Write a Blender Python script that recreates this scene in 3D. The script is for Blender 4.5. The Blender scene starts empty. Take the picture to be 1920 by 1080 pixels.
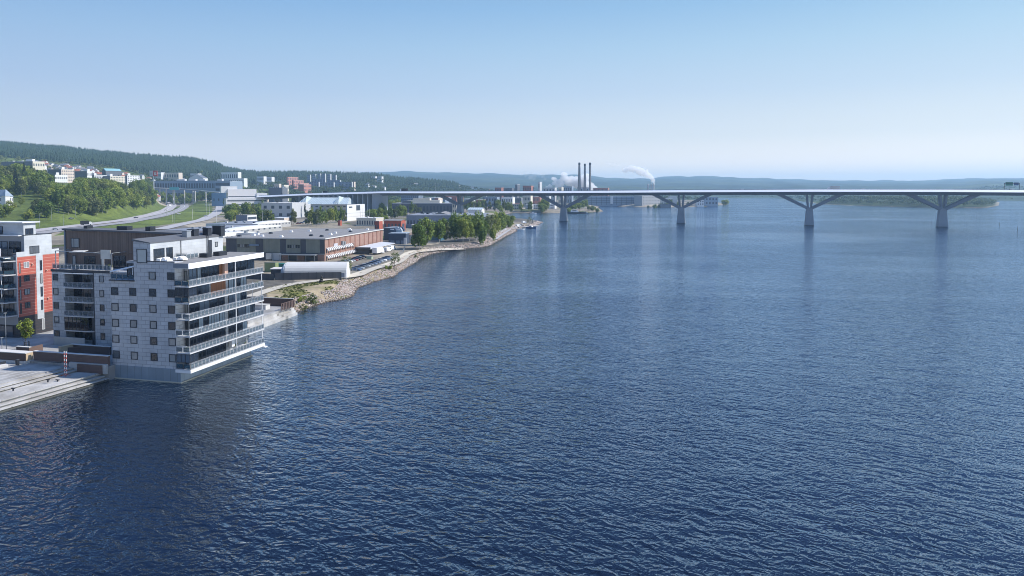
import bpy, math, random
import numpy as np
from mathutils import Vector
R = math.radians
rnd = random.Random(7)
nr = np.random.RandomState(11)
S = bpy.context.scene
COL = S.collection

# ------------------------------------------------------------- camera, sky, sun, exposure
FPX = 1281.0                      # focal length in pixels of a 1920 px wide frame
CH = 34.0                         # camera height above the water
PITCH = R(2.5)
Y0 = 357 + FPX * math.tan(PITCH)  # image row of the optical axis (lens shifted down)
cam = bpy.data.objects.new('camera', bpy.data.cameras.new('camera'))
COL.objects.link(cam)
cam.location = (0, 0, CH)
cam.rotation_euler = (R(90) - PITCH, 0, 0)
cam.data.sensor_width = 36
cam.data.lens = 36 * FPX / 1920
cam.data.shift_y = -(540 - Y0) / 1920
cam.data.clip_start = 1
cam.data.clip_end = 60000
S.camera = cam

SUN_AZ, SUN_EL = R(3.5), R(45)   # azimuth from +X towards +Y
W = bpy.data.worlds.new('World'); S.world = W; W.use_nodes = True
wn = W.node_tree; bg = wn.nodes['Background']
sky = wn.nodes.new('ShaderNodeTexSky'); sky.sky_type = 'NISHITA'
sky.sun_disc = False; sky.sun_elevation = SUN_EL; sky.sun_rotation = R(90) - SUN_AZ
sky.altitude = 0; sky.air_density = 1.0; sky.dust_density = 0.5; sky.ozone_density = 3.0
tcw = wn.nodes.new('ShaderNodeTexCoord'); spw = wn.nodes.new('ShaderNodeSeparateXYZ'); wn.links.new(tcw.outputs['Generated'], spw.inputs[0])
rpw = wn.nodes.new('ShaderNodeValToRGB'); wn.links.new(spw.outputs[2], rpw.inputs[0])
while len(rpw.color_ramp.elements) < 5: rpw.color_ramp.elements.new(.5)
for e, (p_, c_) in zip(rpw.color_ramp.elements, ((0.0,(.56,.45,.385)),(.12,(.71,.575,.515)),(.25,(.245,.33,.38)),(.42,(.15,.19,.28)),(1,(.68,.95,1.25)))):
    e.position = p_; e.color = (*c_, 1)
mxw = wn.nodes.new('ShaderNodeMix'); mxw.data_type = 'RGBA'; mxw.blend_type = 'MULTIPLY'; mxw.inputs['Factor'].default_value = 1
wn.links.new(sky.outputs[0], mxw.inputs['A']); wn.links.new(rpw.outputs[0], mxw.inputs['B'])
def wramp(stops):
    r = wn.nodes.new('ShaderNodeValToRGB'); wn.links.new(spw.outputs[2], r.inputs[0])
    while len(r.color_ramp.elements) < len(stops): r.color_ramp.elements.new(.5)
    for e, (p_, c_) in zip(r.color_ramp.elements, stops): e.position = p_; e.color = (*c_, 1)
    return r.outputs[0]
def vm(op, a_, b_):
    n = wn.nodes.new('ShaderNodeVectorMath'); n.operation = op
    for i_, q_ in enumerate((a_, b_)):
        if isinstance(q_, tuple): n.inputs[i_].default_value = q_
        else: wn.links.new(q_, n.inputs[i_])
    return n.outputs[0]
# low band of the sky: pale summer blue, a little brighter on the sunny side
low = wramp(((0.0,(.98,.915,.835)),(.037,(.98,.915,.835)),(.0755,(.675,.727,.759)),(.137,(.48,.605,.752)),(.20,(.364,.541,.733)),(.254,(.26,.455,.70)),(.5,(.05,.11,.25))))
cx_ = wn.nodes.new('ShaderNodeCombineXYZ')
for i_ in range(3): wn.links.new(spw.outputs[0], cx_.inputs[i_])
side = vm('ADD', vm('MULTIPLY', cx_.outputs[0], (.30,.23,.09)), (1.0,1.0,1.0))
low = vm('MULTIPLY', vm('MULTIPLY', low, side), (3.5,3.5,3.5))
mx2 = wn.nodes.new('ShaderNodeMix'); mx2.data_type = 'RGBA'
wn.links.new(wramp(((0,(1,1,1)),(.27,(1,1,1)),(.48,(0,0,0)))), mx2.inputs['Factor'])
wn.links.new(mxw.outputs['Result'], mx2.inputs['A']); wn.links.new(low, mx2.inputs['B'])
wn.links.new(mx2.outputs['Result'], bg.inputs[0]); bg.inputs[1].default_value = 0.12
sl = bpy.data.lights.new('sun', 'SUN'); sl.energy = 2.4; sl.angle = R(0.5); sl.color = (1, 0.95, 0.88)
so = bpy.data.objects.new('sun', sl); COL.objects.link(so)
sd = Vector((math.cos(SUN_EL) * math.cos(SUN_AZ), math.cos(SUN_EL) * math.sin(SUN_AZ), math.sin(SUN_EL)))
so.rotation_euler = sd.to_track_quat('Z', 'Y').to_euler(); so.location = (300, 100, 400)
S.view_settings.view_transform = 'Standard'; S.view_settings.look = 'None'
S.view_settings.gamma = 1; S.view_settings.exposure = 1.4
S.cycles.use_denoising = True
S.cycles.filter_width = 1.0; S.cycles.sample_clamp_indirect = 4; S.cycles.sample_clamp_direct = 12
S.cycles.max_bounces = 5; S.cycles.diffuse_bounces = 2; S.cycles.glossy_bounces = 3
S.cycles.transparent_max_bounces = 12; S.cycles.transmission_bounces = 3; S.cycles.volume_bounces = 3
S.cycles.use_adaptive_sampling = False

# ------------------------------------------------------------- picking helpers
def fwd(Y, z): return Y * math.cos(PITCH) - (z - CH) * math.sin(PITCH)
def XP(px, Y, z=2.5): return (px - 960) * fwd(Y, z) / FPX
def ZP(py, Y):
    v = (Y0 - py) / FPX
    return CH + Y * (-math.sin(PITCH) + v * math.cos(PITCH)) / (math.cos(PITCH) + v * math.sin(PITCH))
def at(x, y, z=0.0):
    u = (x - 960) / FPX; v = (Y0 - y) / FPX
    dz = -math.sin(PITCH) + v * math.cos(PITCH)
    t = (z - CH) / dz
    return (u * t, (math.cos(PITCH) + v * math.sin(PITCH)) * t)
TH = R(13.5)
BC = at(340, 718)
def l2w(x, y):
    return (BC[0] + x * math.cos(TH) + y * math.sin(TH), BC[1] - x * math.sin(TH) + y * math.cos(TH))

# ------------------------------------------------------------- mesh helper
class MB:
    def __init__(s): s.v = []; s.f = []; s.sm = False
    def add(s, vs, fs):
        o = len(s.v); s.v += [tuple(p) for p in vs]; s.f += [tuple(i + o for i in q) for q in fs]; return s
    def box(s, x0, y0, z0, x1, y1, z1):
        if x0 > x1: x0, x1 = x1, x0
        if y0 > y1: y0, y1 = y1, y0
        if z0 > z1: z0, z1 = z1, z0
        return s.add([(x0,y0,z0),(x1,y0,z0),(x1,y1,z0),(x0,y1,z0),(x0,y0,z1),(x1,y0,z1),(x1,y1,z1),(x0,y1,z1)],
                     [(0,3,2,1),(4,5,6,7),(0,1,5,4),(1,2,6,5),(2,3,7,6),(3,0,4,7)])
    def prism(s, poly, z0, z1):
        n = len(poly)
        a = sum(poly[i][0]*poly[(i+1)%n][1]-poly[(i+1)%n][0]*poly[i][1] for i in range(n))
        if a < 0: poly = poly[::-1]
        t = z1 if callable(z1) else (lambda x, y: z1)
        vs = [(x,y,z0) for x,y in poly] + [(x,y,t(x,y)) for x,y in poly]
        return s.add(vs, [tuple(range(n))[::-1], tuple(range(n,2*n))] + [(i,(i+1)%n,n+(i+1)%n,n+i) for i in range(n)])
    def extr(s, prof, y0, y1, axis='y'):
        # profile in (a,z), extruded along the other horizontal axis
        n = len(prof)
        if axis == 'y': vs = [(a,y0,z) for a,z in prof] + [(a,y1,z) for a,z in prof]
        else: vs = [(y0,a,z) for a,z in prof] + [(y1,a,z) for a,z in prof]
        return s.add(vs, [tuple(range(n)), tuple(range(n,2*n))[::-1]] + [(i,n+i,n+(i+1)%n,(i+1)%n) for i in range(n)])
    def tube(s, a, b, r0, r1=None, n=8):
        r1 = r0 if r1 is None else r1
        a = Vector(a); b = Vector(b); d = (b - a).normalized()
        u = d.orthogonal().normalized(); w = d.cross(u)
        vs = []
        for c, r in ((a, r0), (b, r1)):
            for i in range(n):
                t = 2*math.pi*i/n; vs.append(tuple(c + u*math.cos(t)*r + w*math.sin(t)*r))
        return s.add(vs, [tuple(range(n))[::-1], tuple(range(n,2*n))] + [(i,(i+1)%n,n+(i+1)%n,n+i) for i in range(n)])
    def beam(s, a, b, w, h):
        a = Vector(a); b = Vector(b); d = (b-a).normalized()
        side = Vector((d.y, -d.x, 0))
        side = side.normalized() if side.length > 1e-4 else Vector((1,0,0))
        up = side.cross(d).normalized()
        vs = []
        for c in (a, b):
            for p, q in ((-1,-1),(1,-1),(1,1),(-1,1)): vs.append(tuple(c + side*p*w/2 + up*q*h/2))
        return s.add(vs, [(0,1,2,3),(7,6,5,4),(0,4,5,1),(1,5,6,2),(2,6,7,3),(3,7,4,0)])
    def dome(s, c, rx, ry, rz, n=10, m=5, full=False, jit=0):
        vs = []; a0 = -math.pi/2 if full else 0
        for j in range(m+1):
            e = a0 + (math.pi/2 - a0)*j/m
            for i in range(n):
                t = 2*math.pi*i/n; k = 1 + (rnd.random()-.5)*jit
                vs.append((c[0]+rx*k*math.cos(e)*math.cos(t), c[1]+ry*k*math.cos(e)*math.sin(t), c[2]+rz*k*math.sin(e)))
        fs = [(j*n+i, j*n+(i+1)%n, (j+1)*n+(i+1)%n, (j+1)*n+i) for j in range(m) for i in range(n)]
        fs.append(tuple(range(n))[::-1])
        return s.add(vs, fs)
    def mesh(s, name, m):
        me = bpy.data.meshes.new(name); me.from_pydata(s.v, [], s.f)
        if m is not None: me.materials.append(m)
        if s.sm: me.polygons.foreach_set('use_smooth', [True]*len(me.polygons))
        me.update(); return me
    def build(s, name, m, parent=None, **kw):
        return link(name, s.mesh(name, m), parent, **kw)

def link(name, data, parent=None, loc=None, rz=None, label=None, cat=None, group=None, kind=None):
    o = bpy.data.objects.new(name, data); COL.objects.link(o)
    if parent is not None: o.parent = parent
    if loc is not None: o.location = loc
    if rz is not None: o.rotation_euler = (0, 0, rz)
    if label: o['label'] = label
    if cat: o['category'] = cat
    if group: o['group'] = group
    if kind: o['kind'] = kind
    return o
def thing(name, label, cat, loc=(0,0,0), rz=0, group=None):
    return link(name, None, None, loc, rz, label, cat, group)
def kids(o): return [c for c in bpy.data.objects if c.parent == o]
def tree_of(o):
    return (o, [tree_of(c) for c in kids(o)])
def dup(t, parent=None, **kw):
    o, ch = t
    c = o.copy(); COL.objects.link(c); c.parent = parent
    for k in ch: dup(k, c)
    if 'loc' in kw: c.location = kw['loc']
    if 'rz' in kw: c.rotation_euler = (0, 0, kw['rz'])
    if 'sc' in kw: c.scale = kw['sc']
    for k in ('label', 'group'):
        if k in kw: c[k] = kw[k]
    return c

def npmesh(name, v, f, m, smooth=False):
    """numpy vertices (n,3) and faces (k,3 or 4)"""
    me = bpy.data.meshes.new(name)
    v = np.asarray(v, np.float32); f = np.asarray(f, np.int32)
    k = f.shape[1]
    me.vertices.add(len(v)); me.vertices.foreach_set('co', v.ravel())
    me.loops.add(f.size); me.loops.foreach_set('vertex_index', f.ravel())
    me.polygons.add(len(f)); me.polygons.foreach_set('loop_start', np.arange(0, f.size, k, dtype=np.int32))
    me.polygons.foreach_set('loop_total', np.full(len(f), k, np.int32))
    if smooth: me.polygons.foreach_set('use_smooth', np.ones(len(f), bool))
    me.update(calc_edges=True); me.validate()
    if m is not None: me.materials.append(m)
    return me

# ------------------------------------------------------------- materials
MAT = {}
def nodes_of(name):
    m = bpy.data.materials.new(name); m.use_nodes = True
    return m, m.node_tree.nodes, m.node_tree.links, m.node_tree.nodes['Principled BSDF']
def ramp(N, fac, L, stops):
    r = N.new('ShaderNodeValToRGB')
    while len(r.color_ramp.elements) < len(stops): r.color_ramp.elements.new(0.5)
    for e, (p, c) in zip(r.color_ramp.elements, stops):
        e.position = p; e.color = (*c, 1) if len(c) == 3 else c
    L.new(fac, r.inputs[0]); return r.outputs[0]
def basic(name, col, rough=0.7, metal=0.0, var=0.12, scale=0.6, bump=0.0, rand=0.0, detail=6, spec=0.4):
    """plain surface with procedural mottling; rand varies it from object to object"""
    if name in MAT: return MAT[name]
    m, N, L, b = nodes_of(name)
    tc = N.new('ShaderNodeTexCoord'); no = N.new('ShaderNodeTexNoise')
    no.inputs['Scale'].default_value = scale; no.inputs['Detail'].default_value = detail
    L.new(tc.outputs['Object'], no.inputs['Vector'])
    mx = N.new('ShaderNodeMix'); mx.data_type = 'RGBA'
    L.new(no.outputs[0], mx.inputs['Factor'])
    mx.inputs['A'].default_value = (*[c*(1-var*2) for c in col], 1)
    mx.inputs['B'].default_value = (*[min(1, c*(1+var*2)) for c in col], 1)
    out = mx.outputs['Result']
    if rand:
        oi = N.new('ShaderNodeObjectInfo'); hs = N.new('ShaderNodeHueSaturation')
        mr = N.new('ShaderNodeMapRange'); mr.inputs['To Min'].default_value = 1-rand; mr.inputs['To Max'].default_value = 1+rand
        L.new(oi.outputs['Random'], mr.inputs[0]); L.new(mr.outputs[0], hs.inputs['Value']); L.new(out, hs.inputs['Color'])
        mr2 = N.new('ShaderNodeMapRange'); mr2.inputs['To Min'].default_value = .5+rand*.06; mr2.inputs['To Max'].default_value = .5-rand*.06
        L.new(oi.outputs['Random'], mr2.inputs[0]); L.new(mr2.outputs[0], hs.inputs['Hue'])
        out = hs.outputs[0]
    L.new(out, b.inputs['Base Color'])
    b.inputs['Roughness'].default_value = rough; b.inputs['Metallic'].default_value = metal
    b.inputs['Specular IOR Level'].default_value = spec
    if bump:
        bp = N.new('ShaderNodeBump'); bp.inputs['Strength'].default_value = bump; bp.inputs['Distance'].default_value = 0.05
        L.new(no.outputs[0], bp.inputs['Height']); L.new(bp.outputs[0], b.inputs['Normal'])
    MAT[name] = m; return m
def panels(name, c1, c2, mortar, w, h, ms=0.02, rough=0.6, off=0.5, metal=0.0):
    """cladding panels / bricks / planks in the wall's own plane (x+y across, z up)"""
    if name in MAT: return MAT[name]
    m, N, L, b = nodes_of(name)
    tc = N.new('ShaderNodeTexCoord'); sp = N.new('ShaderNodeSeparateXYZ'); L.new(tc.outputs['Object'], sp.inputs[0])
    ad = N.new('ShaderNodeMath'); ad.operation = 'ADD'; L.new(sp.outputs[0], ad.inputs[0]); L.new(sp.outputs[1], ad.inputs[1])
    cb = N.new('ShaderNodeCombineXYZ'); L.new(ad.outputs[0], cb.inputs[0]); L.new(sp.outputs[2], cb.inputs[1])
    br = N.new('ShaderNodeTexBrick'); L.new(cb.outputs[0], br.inputs['Vector'])
    br.offset = off; br.inputs['Scale'].default_value = 1
    br.inputs['Brick Width'].default_value = w; br.inputs['Row Height'].default_value = h
    br.inputs['Mortar Size'].default_value = ms; br.inputs['Mortar Smooth'].default_value = 0.1
    br.inputs['Color1'].default_value = (*c1,1); br.inputs['Color2'].default_value = (*c2,1); br.inputs['Mortar'].default_value = (*mortar,1)
    no = N.new('ShaderNodeTexNoise'); no.inputs['Scale'].default_value = 0.4; no.inputs['Detail'].default_value = 8
    L.new(tc.outputs['Object'], no.inputs['Vector'])
    mx = N.new('ShaderNodeMix'); mx.data_type = 'RGBA'; mx.blend_type = 'MULTIPLY'; mx.inputs['Factor'].default_value = 1
    L.new(br.outputs[0], mx.inputs['A']); L.new(ramp(N, no.outputs[0], L, [(0.3,(.78,.78,.78)),(0.7,(1,1,1))]), mx.inputs['B'])
    L.new(mx.outputs['Result'], b.inputs['Base Color'])
    b.inputs['Roughness'].default_value = rough; b.inputs['Metallic'].default_value = metal
    MAT[name] = m; return m
def glassy(name, dark, light, thr=0.7, rough=0.06):
    """window glass in front of a dark room; some panes are pale (per object), for blinds and painted-in reflections"""
    if name in MAT: return MAT[name]
    m, N, L, b = nodes_of(name)
    oi = N.new('ShaderNodeObjectInfo')
    L.new(ramp(N, oi.outputs['Random'], L, [(0.0,dark),(thr,tuple(c*2 for c in dark)),(min(thr+.02,.99),light),(1,light)]), b.inputs['Base Color'])
    tc = N.new('ShaderNodeTexCoord'); no = N.new('ShaderNodeTexNoise'); no.inputs['Scale'].default_value = 0.7
    L.new(tc.outputs['Object'], no.inputs['Vector'])
    bp = N.new('ShaderNodeBump'); bp.inputs['Strength'].default_value = 0.15; bp.inputs['Distance'].default_value = 0.05
    L.new(no.outputs[0], bp.inputs['Height']); L.new(bp.outputs[0], b.inputs['Normal'])
    b.inputs['Roughness'].default_value = rough; b.inputs['IOR'].default_value = 1.5
    b.inputs['Specular IOR Level'].default_value = 0.7
    MAT[name] = m; return m
def foliage(name, c, c2, rand=0.25):
    if name in MAT: return MAT[name]
    m, N, L, b = nodes_of(name)
    ge = N.new('ShaderNodeNewGeometry'); oi = N.new('ShaderNodeObjectInfo')
    out = ramp(N, ge.outputs['Random Per Island'], L, [(0.0,tuple(x*.6 for x in c)),(0.55,c),(1,c2)])
    hs = N.new('ShaderNodeHueSaturation')
    mr = N.new('ShaderNodeMapRange'); mr.inputs['To Min'].default_value = 1-rand; mr.inputs['To Max'].default_value = 1+rand
    L.new(oi.outputs['Random'], mr.inputs[0]); L.new(mr.outputs[0], hs.inputs['Value'])
    mr2 = N.new('ShaderNodeMapRange'); mr2.inputs['To Min'].default_value = .515; mr2.inputs['To Max'].default_value = .475
    L.new(oi.outputs['Random'], mr2.inputs[0]); L.new(mr2.outputs[0], hs.inputs['Hue']); L.new(out, hs.inputs['Color'])
    L.new(hs.outputs[0], b.inputs['Base Color']); b.inputs['Roughness'].default_value = 0.6; b.inputs['Specular IOR Level'].default_value = 0.25
    tr = N.new('ShaderNodeBsdfTranslucent'); L.new(hs.outputs[0], tr.inputs[0])
    ms = N.new('ShaderNodeMixShader'); ms.inputs[0].default_value = 0.4
    L.new(b.outputs[0], ms.inputs[1]); L.new(tr.outputs[0], ms.inputs[2]); L.new(ms.outputs[0], N['Material Output'].inputs[0])
    MAT[name] = m; return m
def clear_glass(name, tint=(0.75,0.85,0.9), mixf=0.35):
    if name in MAT: return MAT[name]
    m, N, L, b = nodes_of(name)
    b.inputs['Base Color'].default_value = (*[t*.25 for t in tint],1); b.inputs['Roughness'].default_value = 0.05
    tr = N.new('ShaderNodeBsdfTransparent'); tr.inputs[0].default_value = (*tint,1)
    ms = N.new('ShaderNodeMixShader'); ms.inputs[0].default_value = mixf
    L.new(tr.outputs[0], ms.inputs[1]); L.new(b.outputs[0], ms.inputs[2]); L.new(ms.outputs[0], N['Material Output'].inputs[0])
    MAT[name] = m; return m

M_white = basic('white_paint', (.66,.66,.66), .5, var=.03)
M_offwhite = basic('offwhite_render', (.66,.65,.62), .7, var=.06)
M_conc = basic('concrete', (.36,.36,.35), .8, var=.12, scale=.5, bump=.3)
M_paleconc = basic('pale_concrete', (.52,.51,.49), .8, var=.09, scale=.5, bump=.2)
M_dark = basic('dark_metal', (.035,.04,.05), .45, metal=.3, var=.1)
M_black = basic('black_rubber', (.02,.02,.02), .8, var=.1)
M_grey = basic('grey_metal', (.30,.32,.34), .45, metal=.4, var=.06)
M_roofgrey = basic('roof_felt', (.20,.195,.19), .85, var=.12, scale=.25)
M_roofdark = basic('dark_roof_felt', (.10,.105,.115), .8, var=.12, scale=.25)
M_glass = glassy('window_glass', (.014,.018,.024), (.24,.25,.25), .5)  # pale panes: reflections put into the colour, besides blinds
M_glassD = glassy('dark_window_glass', (.010,.013,.020), (.10,.13,.17), .8)
M_rail = clear_glass('balustrade_glass', (.55,.66,.74), .5)
M_wood = panels('larch_boards', (.34,.13,.04), (.24,.09,.03), (.08,.03,.015), .18, 30, .012)
M_greywood = panels('weathered_boards', (.20,.145,.115), (.12,.085,.07), (.03,.025,.025), .16, 30, .012)
M_bark = basic('bark', (.12,.10,.08), .9, var=.3, scale=3)
M_birchbark = basic('birch_bark', (.45,.44,.41), .9, var=.35, scale=2)
M_brick = panels('red_brick', (.36,.17,.12), (.30,.14,.10), (.32,.27,.24), .5, .15, .012, .85)
M_red = basic('red_paint', (.45,.05,.03), .5, var=.08)
M_asphalt = basic('asphalt', (.17,.17,.175), .9, var=.1, scale=.15)
M_paleasphalt = basic('worn_asphalt', (.34,.33,.33), .9, var=.1, scale=.08)
M_gravel = basic('gravel_path', (.42,.38,.31), .95, var=.1, scale=.5)
M_plank = basic('deck_timber', (.38,.36,.33), .85, var=.15, scale=.8)
M_tyre = M_black
# ------------------------------------------------------------- water outline (picked on the shore, then world metres)
SH = [(549,590),(572,582),(596,573),(620,566),(642,563),(662,557),(668,552),(673,541),(688,535),(700,530),
      (739,520),(757,507),(778,495),(792,484),(810,477),(846,470),(881,466),(907,464),(921,460),(935,451.5),(954,441),
      (968,434.7),(970,430),(982,426),(1000,425),(1017,417),(996,414),(960,413),(944,403),(960,399.5),(991,399.5),(1039,400),
      (1066,399),(1100,399.5),(1134,396.5),(1123,388),(1131,385.5),(1170,387.5),(1212,388.5),(1256,389),(1325,387.5),(1369,384),
      (1345,378),(1300,374),(1355,371),(1440,371),(1461,372.5),(1490,376),(1533,382.5),(1597,385.5),(1702,388.5),(1780,389.5),(1853,390),(1876,385.5),
      (1878,379),(1850,376),(1920,377),(2100,377),(2500,377)]
shore = [at(x, y) for x, y in SH]
water_poly = shore + [(4000, 1000), (4000, -600), (-900, -600), l2w(-65, -500), l2w(-13.9, -1.5), l2w(-13.9, 0), l2w(0, 0), l2w(0, 20.4), l2w(-13.5, 20.8), l2w(-15.2, 48)]
WP = np.array(water_poly)

def inpoly(P, poly):
    x, y = P[:,0], P[:,1]; ins = np.zeros(len(P), bool); n = len(poly); j = n-1
    for i in range(n):
        xi, yi = poly[i]; xj, yj = poly[j]
        if yi != yj:
            c = ((yi > y) != (yj > y)) & (x < (xj-xi)*(y-yi)/(yj-yi)+xi); ins ^= c
        j = i
    return ins
def pdist(P, poly, closed=True):
    best = np.full(len(P), 1e9); n = len(poly)
    for i in range(n if closed else n-1):
        a = np.array(poly[i]); b = np.array(poly[(i+1)%n]); d = b-a; l = max((d**2).sum(), 1e-9)
        t = np.clip(((P-a)@d)/l, 0, 1); q = P-(a+t[:,None]*d); best = np.minimum(best, (q**2).sum(1))
    return np.sqrt(best)

# land relief: columns (image direction) x distance -> height
PROF = [
 (-300, [(470,2.5),(530,6),(600,12),(700,26),(850,52),(1000,62),(1500,92),(2000,150),(2600,206),(3200,190),(5000,120),(9000,190),(13000,60)]),
 (0,   [(470,2.5),(530,5),(600,12),(700,26),(850,50),(1000,60),(1500,90),(2000,148),(2600,204),(3200,190),(5000,120),(9000,190),(13000,60)]),
 (100, [(520,2.5),(570,5),(620,13),(700,24),(850,42),(950,46),(1100,52),(1500,80),(2000,132),(2600,190),(3200,170),(5000,110),(9000,190),(13000,60)]),
 (200, [(600,3),(665,4.5),(720,13),(850,33),(950,38),(1100,42),(1500,70),(2000,118),(2600,168),(3200,150),(5000,100),(9000,190),(13000,60)]),
 (270, [(700,3),(890,5),(960,18),(1060,34),(1200,36),(1500,48),(1900,92),(2600,155),(3200,140),(5000,90),(9000,190),(13000,60)]),
 (300, [(700,3),(1000,5.5),(1060,8),(1200,10),(1470,17),(1560,40),(1700,52),(1900,82),(2600,150),(3200,130),(5000,90),(9000,190),(13000,60)]),
 (350, [(700,3),(1000,5),(1240,7),(1470,16),(1560,37),(1700,46),(1900,76),(2600,148),(3200,120),(5000,90),(9000,190),(13000,60)]),
 (400, [(700,3),(1000,5),(1240,7),(1470,16),(1560,35),(1700,43),(1900,68),(2600,131),(3200,100),(5000,90),(9000,190),(13000,60)]),
 (430, [(700,3),(1240,7),(1480,14),(1570,30),(1900,60),(2600,107),(3200,90),(5000,80),(9000,200),(13000,60)]),
 (470, [(700,3),(1240,6),(1480,14),(1570,26),(1900,50),(2600,95),(3200,80),(5000,80),(9000,220),(13000,60)]),
 (620, [(700,3),(1240,4),(1600,14),(2000,45),(2600,93),(3200,80),(5000,60),(9000,240),(13000,60)]),
 (700, [(700,3),(1240,4),(1600,10),(2000,40),(2600,88),(3200,70),(5000,60),(9000,275),(13000,60)]),
 (760, [(700,3),(1240,4),(1600,8),(2000,32),(2600,72),(3200,50),(5000,60),(9000,280),(13000,60)]),
 (830, [(700,3),(1240,4),(1600,6),(2000,22),(2600,58),(3200,40),(5000,60),(9000,272),(13000,60)]),
 (900, [(700,3),(1240,4),(1600,5),(2000,12),(2600,34),(3200,24),(5000,70),(9000,258),(13000,60)]),
 (960, [(700,3),(1600,5),(2600,12),(3200,20),(5000,70),(9000,242),(13000,60)]),
 (1070, [(700,3),(1600,5),(2600,8),(3200,18),(5000,60),(9000,240),(13000,60)]),
 (1110, [(700,3),(1600,5),(2600,8),(3200,18),(5000,60),(9000,220),(13000,60)]),
 (1150, [(700,3),(1600,5),(2600,8),(3200,18),(5000,60),(9000,192),(13000,60)]),
 (1215, [(700,3),(1600,5),(2600,8),(3200,18),(5000,55),(9000,188),(13000,60)]),
 (1245, [(700,3),(1600,5),(2600,8),(3200,18),(5000,60),(9000,215),(13000,60)]),
 (1330, [(700,3),(1600,5),(2600,6),(3200,14),(5000,60),(9000,217),(13000,60)]),
 (1400, [(700,3),(1600,5),(2600,6),(3200,14),(5000,60),(9000,198),(13000,60)]),
 (1500, [(700,3),(1600,6),(2600,6),(3200,14),(5000,60),(9000,172),(13000,60)]),
 (1600, [(700,3),(1450,6),(1600,10),(1900,6),(3200,14),(5000,60),(9000,160),(13000,60)]),
 (1720, [(700,3),(1380,6),(1550,10),(1900,6),(3200,14),(5000,60),(9000,160),(13000,60)]),
 (1800, [(700,3),(1380,6),(1550,9),(1900,6),(3200,20),(5000,70),(9000,184),(13000,60)]),
 (1860, [(700,3),(1600,6),(1900,6),(2600,14),(3200,40),(5000,90),(9000,190),(13000,60)]),
 (2300, [(700,3),(1600,6),(1900,6),(2600,14),(3200,40),(5000,90),(9000,190),(13000,60)]),
]
DS = np.exp(np.linspace(math.log(60), math.log(13500), 800))
PC = np.arange(-320, 2240.1, 4.0)
tab = np.array([np.interp(DS, [p[0] for p in pr], [p[1] for p in pr]) for _, pr in PROF])
pcx = np.array([c for c, _ in PROF])
def relief_np(X, Y):
    Y = np.maximum(Y, 61.0)
    c = 960 + FPX * X / np.maximum(Y, 1)
    ci = np.clip(np.interp(c, pcx, np.arange(len(pcx))), 0, len(pcx)-1.001)
    i0 = ci.astype(int); fr = ci - i0; fr = fr*fr*(3-2*fr)*.5 + fr*.5
    di = np.clip(np.interp(np.log(Y), np.log(DS), np.arange(len(DS))), 0, len(DS)-1.001)
    j0 = di.astype(int); fj = di-j0
    i1 = np.minimum(i0+1, len(pcx)-1)
    g = lambda i: tab[i, j0]*(1-fj)+tab[i, j0+1]*fj
    h = g(i0)*(1-fr) + g(i1)*fr
    wob = (np.sin(X*.011+Y*.004)+np.sin(X*.005-Y*.009+1.3)+np.sin(X*.023+2.0)*.5)
    return h + wob*np.clip((Y-2200)/800, 0, 1)*np.where(Y > 4500, 5.0, 2.0)
# the highway's bed is levelled into the relief
HW1 = [at(x,y,z)+(z,) for x,y,z in ((-60,449,3),(60,433,3.5),(117,426,4),(173,419.5,4.3),(233,412.5,4.7),(285,402,5),(312,394,5.3),(322,387,5.8),(322,380,7),(312,373.5,10),(298,368,14))]
HW2 = [at(x,y,z)+(z,) for x,y,z in ((-60,455,3),(60,438,3.5),(117,430,4),(173,423.5,4.3),(233,417,4.7),(300,405,5),(333,395.5,5.3),(346,388,5.8),(345,380,7),(334,373.5,10),(318,368,14))]
HY = [p[1] for p in HW1]; HZ = [p[2] for p in HW1]
def road_z(y): return np.interp(y, HY, HZ)
def ground_np(X, Y):
    P = np.stack([X, Y], 1); h = relief_np(X, Y)
    k = (Y > 380) & (Y < 1600) & (X < -250)
    if k.any():
        Pk = P[k]; d1 = np.minimum(pdist(Pk, [p[:2] for p in HW1], False)-10, pdist(Pk, [p[:2] for p in HW2], False)-9)
        f = np.clip(d1/16, 0, 1); h = h.copy(); h[k] = (road_z(Y[k])-.3)*(1-f)+h[k]*f
    near = (np.abs(h) < 1e9)
    d = pdist(P, WP); ins = inpoly(P, WP)
    dist_scale = np.clip(np.hypot(X, Y)/450.0, 1, 6)
    land = np.minimum(h, -0.35 + d*0.42/dist_scale + np.clip(d-12*dist_scale, 0, None))
    sea = np.maximum(-4.0, -0.35 - d*0.25)
    return np.where(ins, sea, land)
_gc = {}
def gz(x, y):
    k = (round(x,1), round(y,1))
    if k not in _gc: _gc[k] = float(ground_np(np.array([float(x)]), np.array([float(y)]))[0])
    return _gc[k]

# --- the ground, one sheet
Xg = (PC[None,:]-960)/FPX*DS[:,None]*1.0; Yg = np.repeat(DS[:,None], len(PC), 1)
X = Xg.ravel(); Y = Yg.ravel()
Z = ground_np(X, Y)
# keep the sheet under the built quay
cT, sT = math.cos(TH), math.sin(TH)
LX = (X-BC[0])*cT-(Y-BC[1])*sT; LY = (X-BC[0])*sT+(Y-BC[1])*cT
quayzone = (LX < -13.8) & (LY < 63) & (LX > -140)
Z = np.where(quayzone, np.minimum(Z, .1), Z)
nrw, nc = len(DS), len(PC)
ii = np.arange(nrw*nc).reshape(nrw, nc)
F4 = np.stack([ii[:-1,:-1], ii[:-1,1:], ii[1:,1:], ii[1:,:-1]], -1).reshape(-1, 4)

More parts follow.
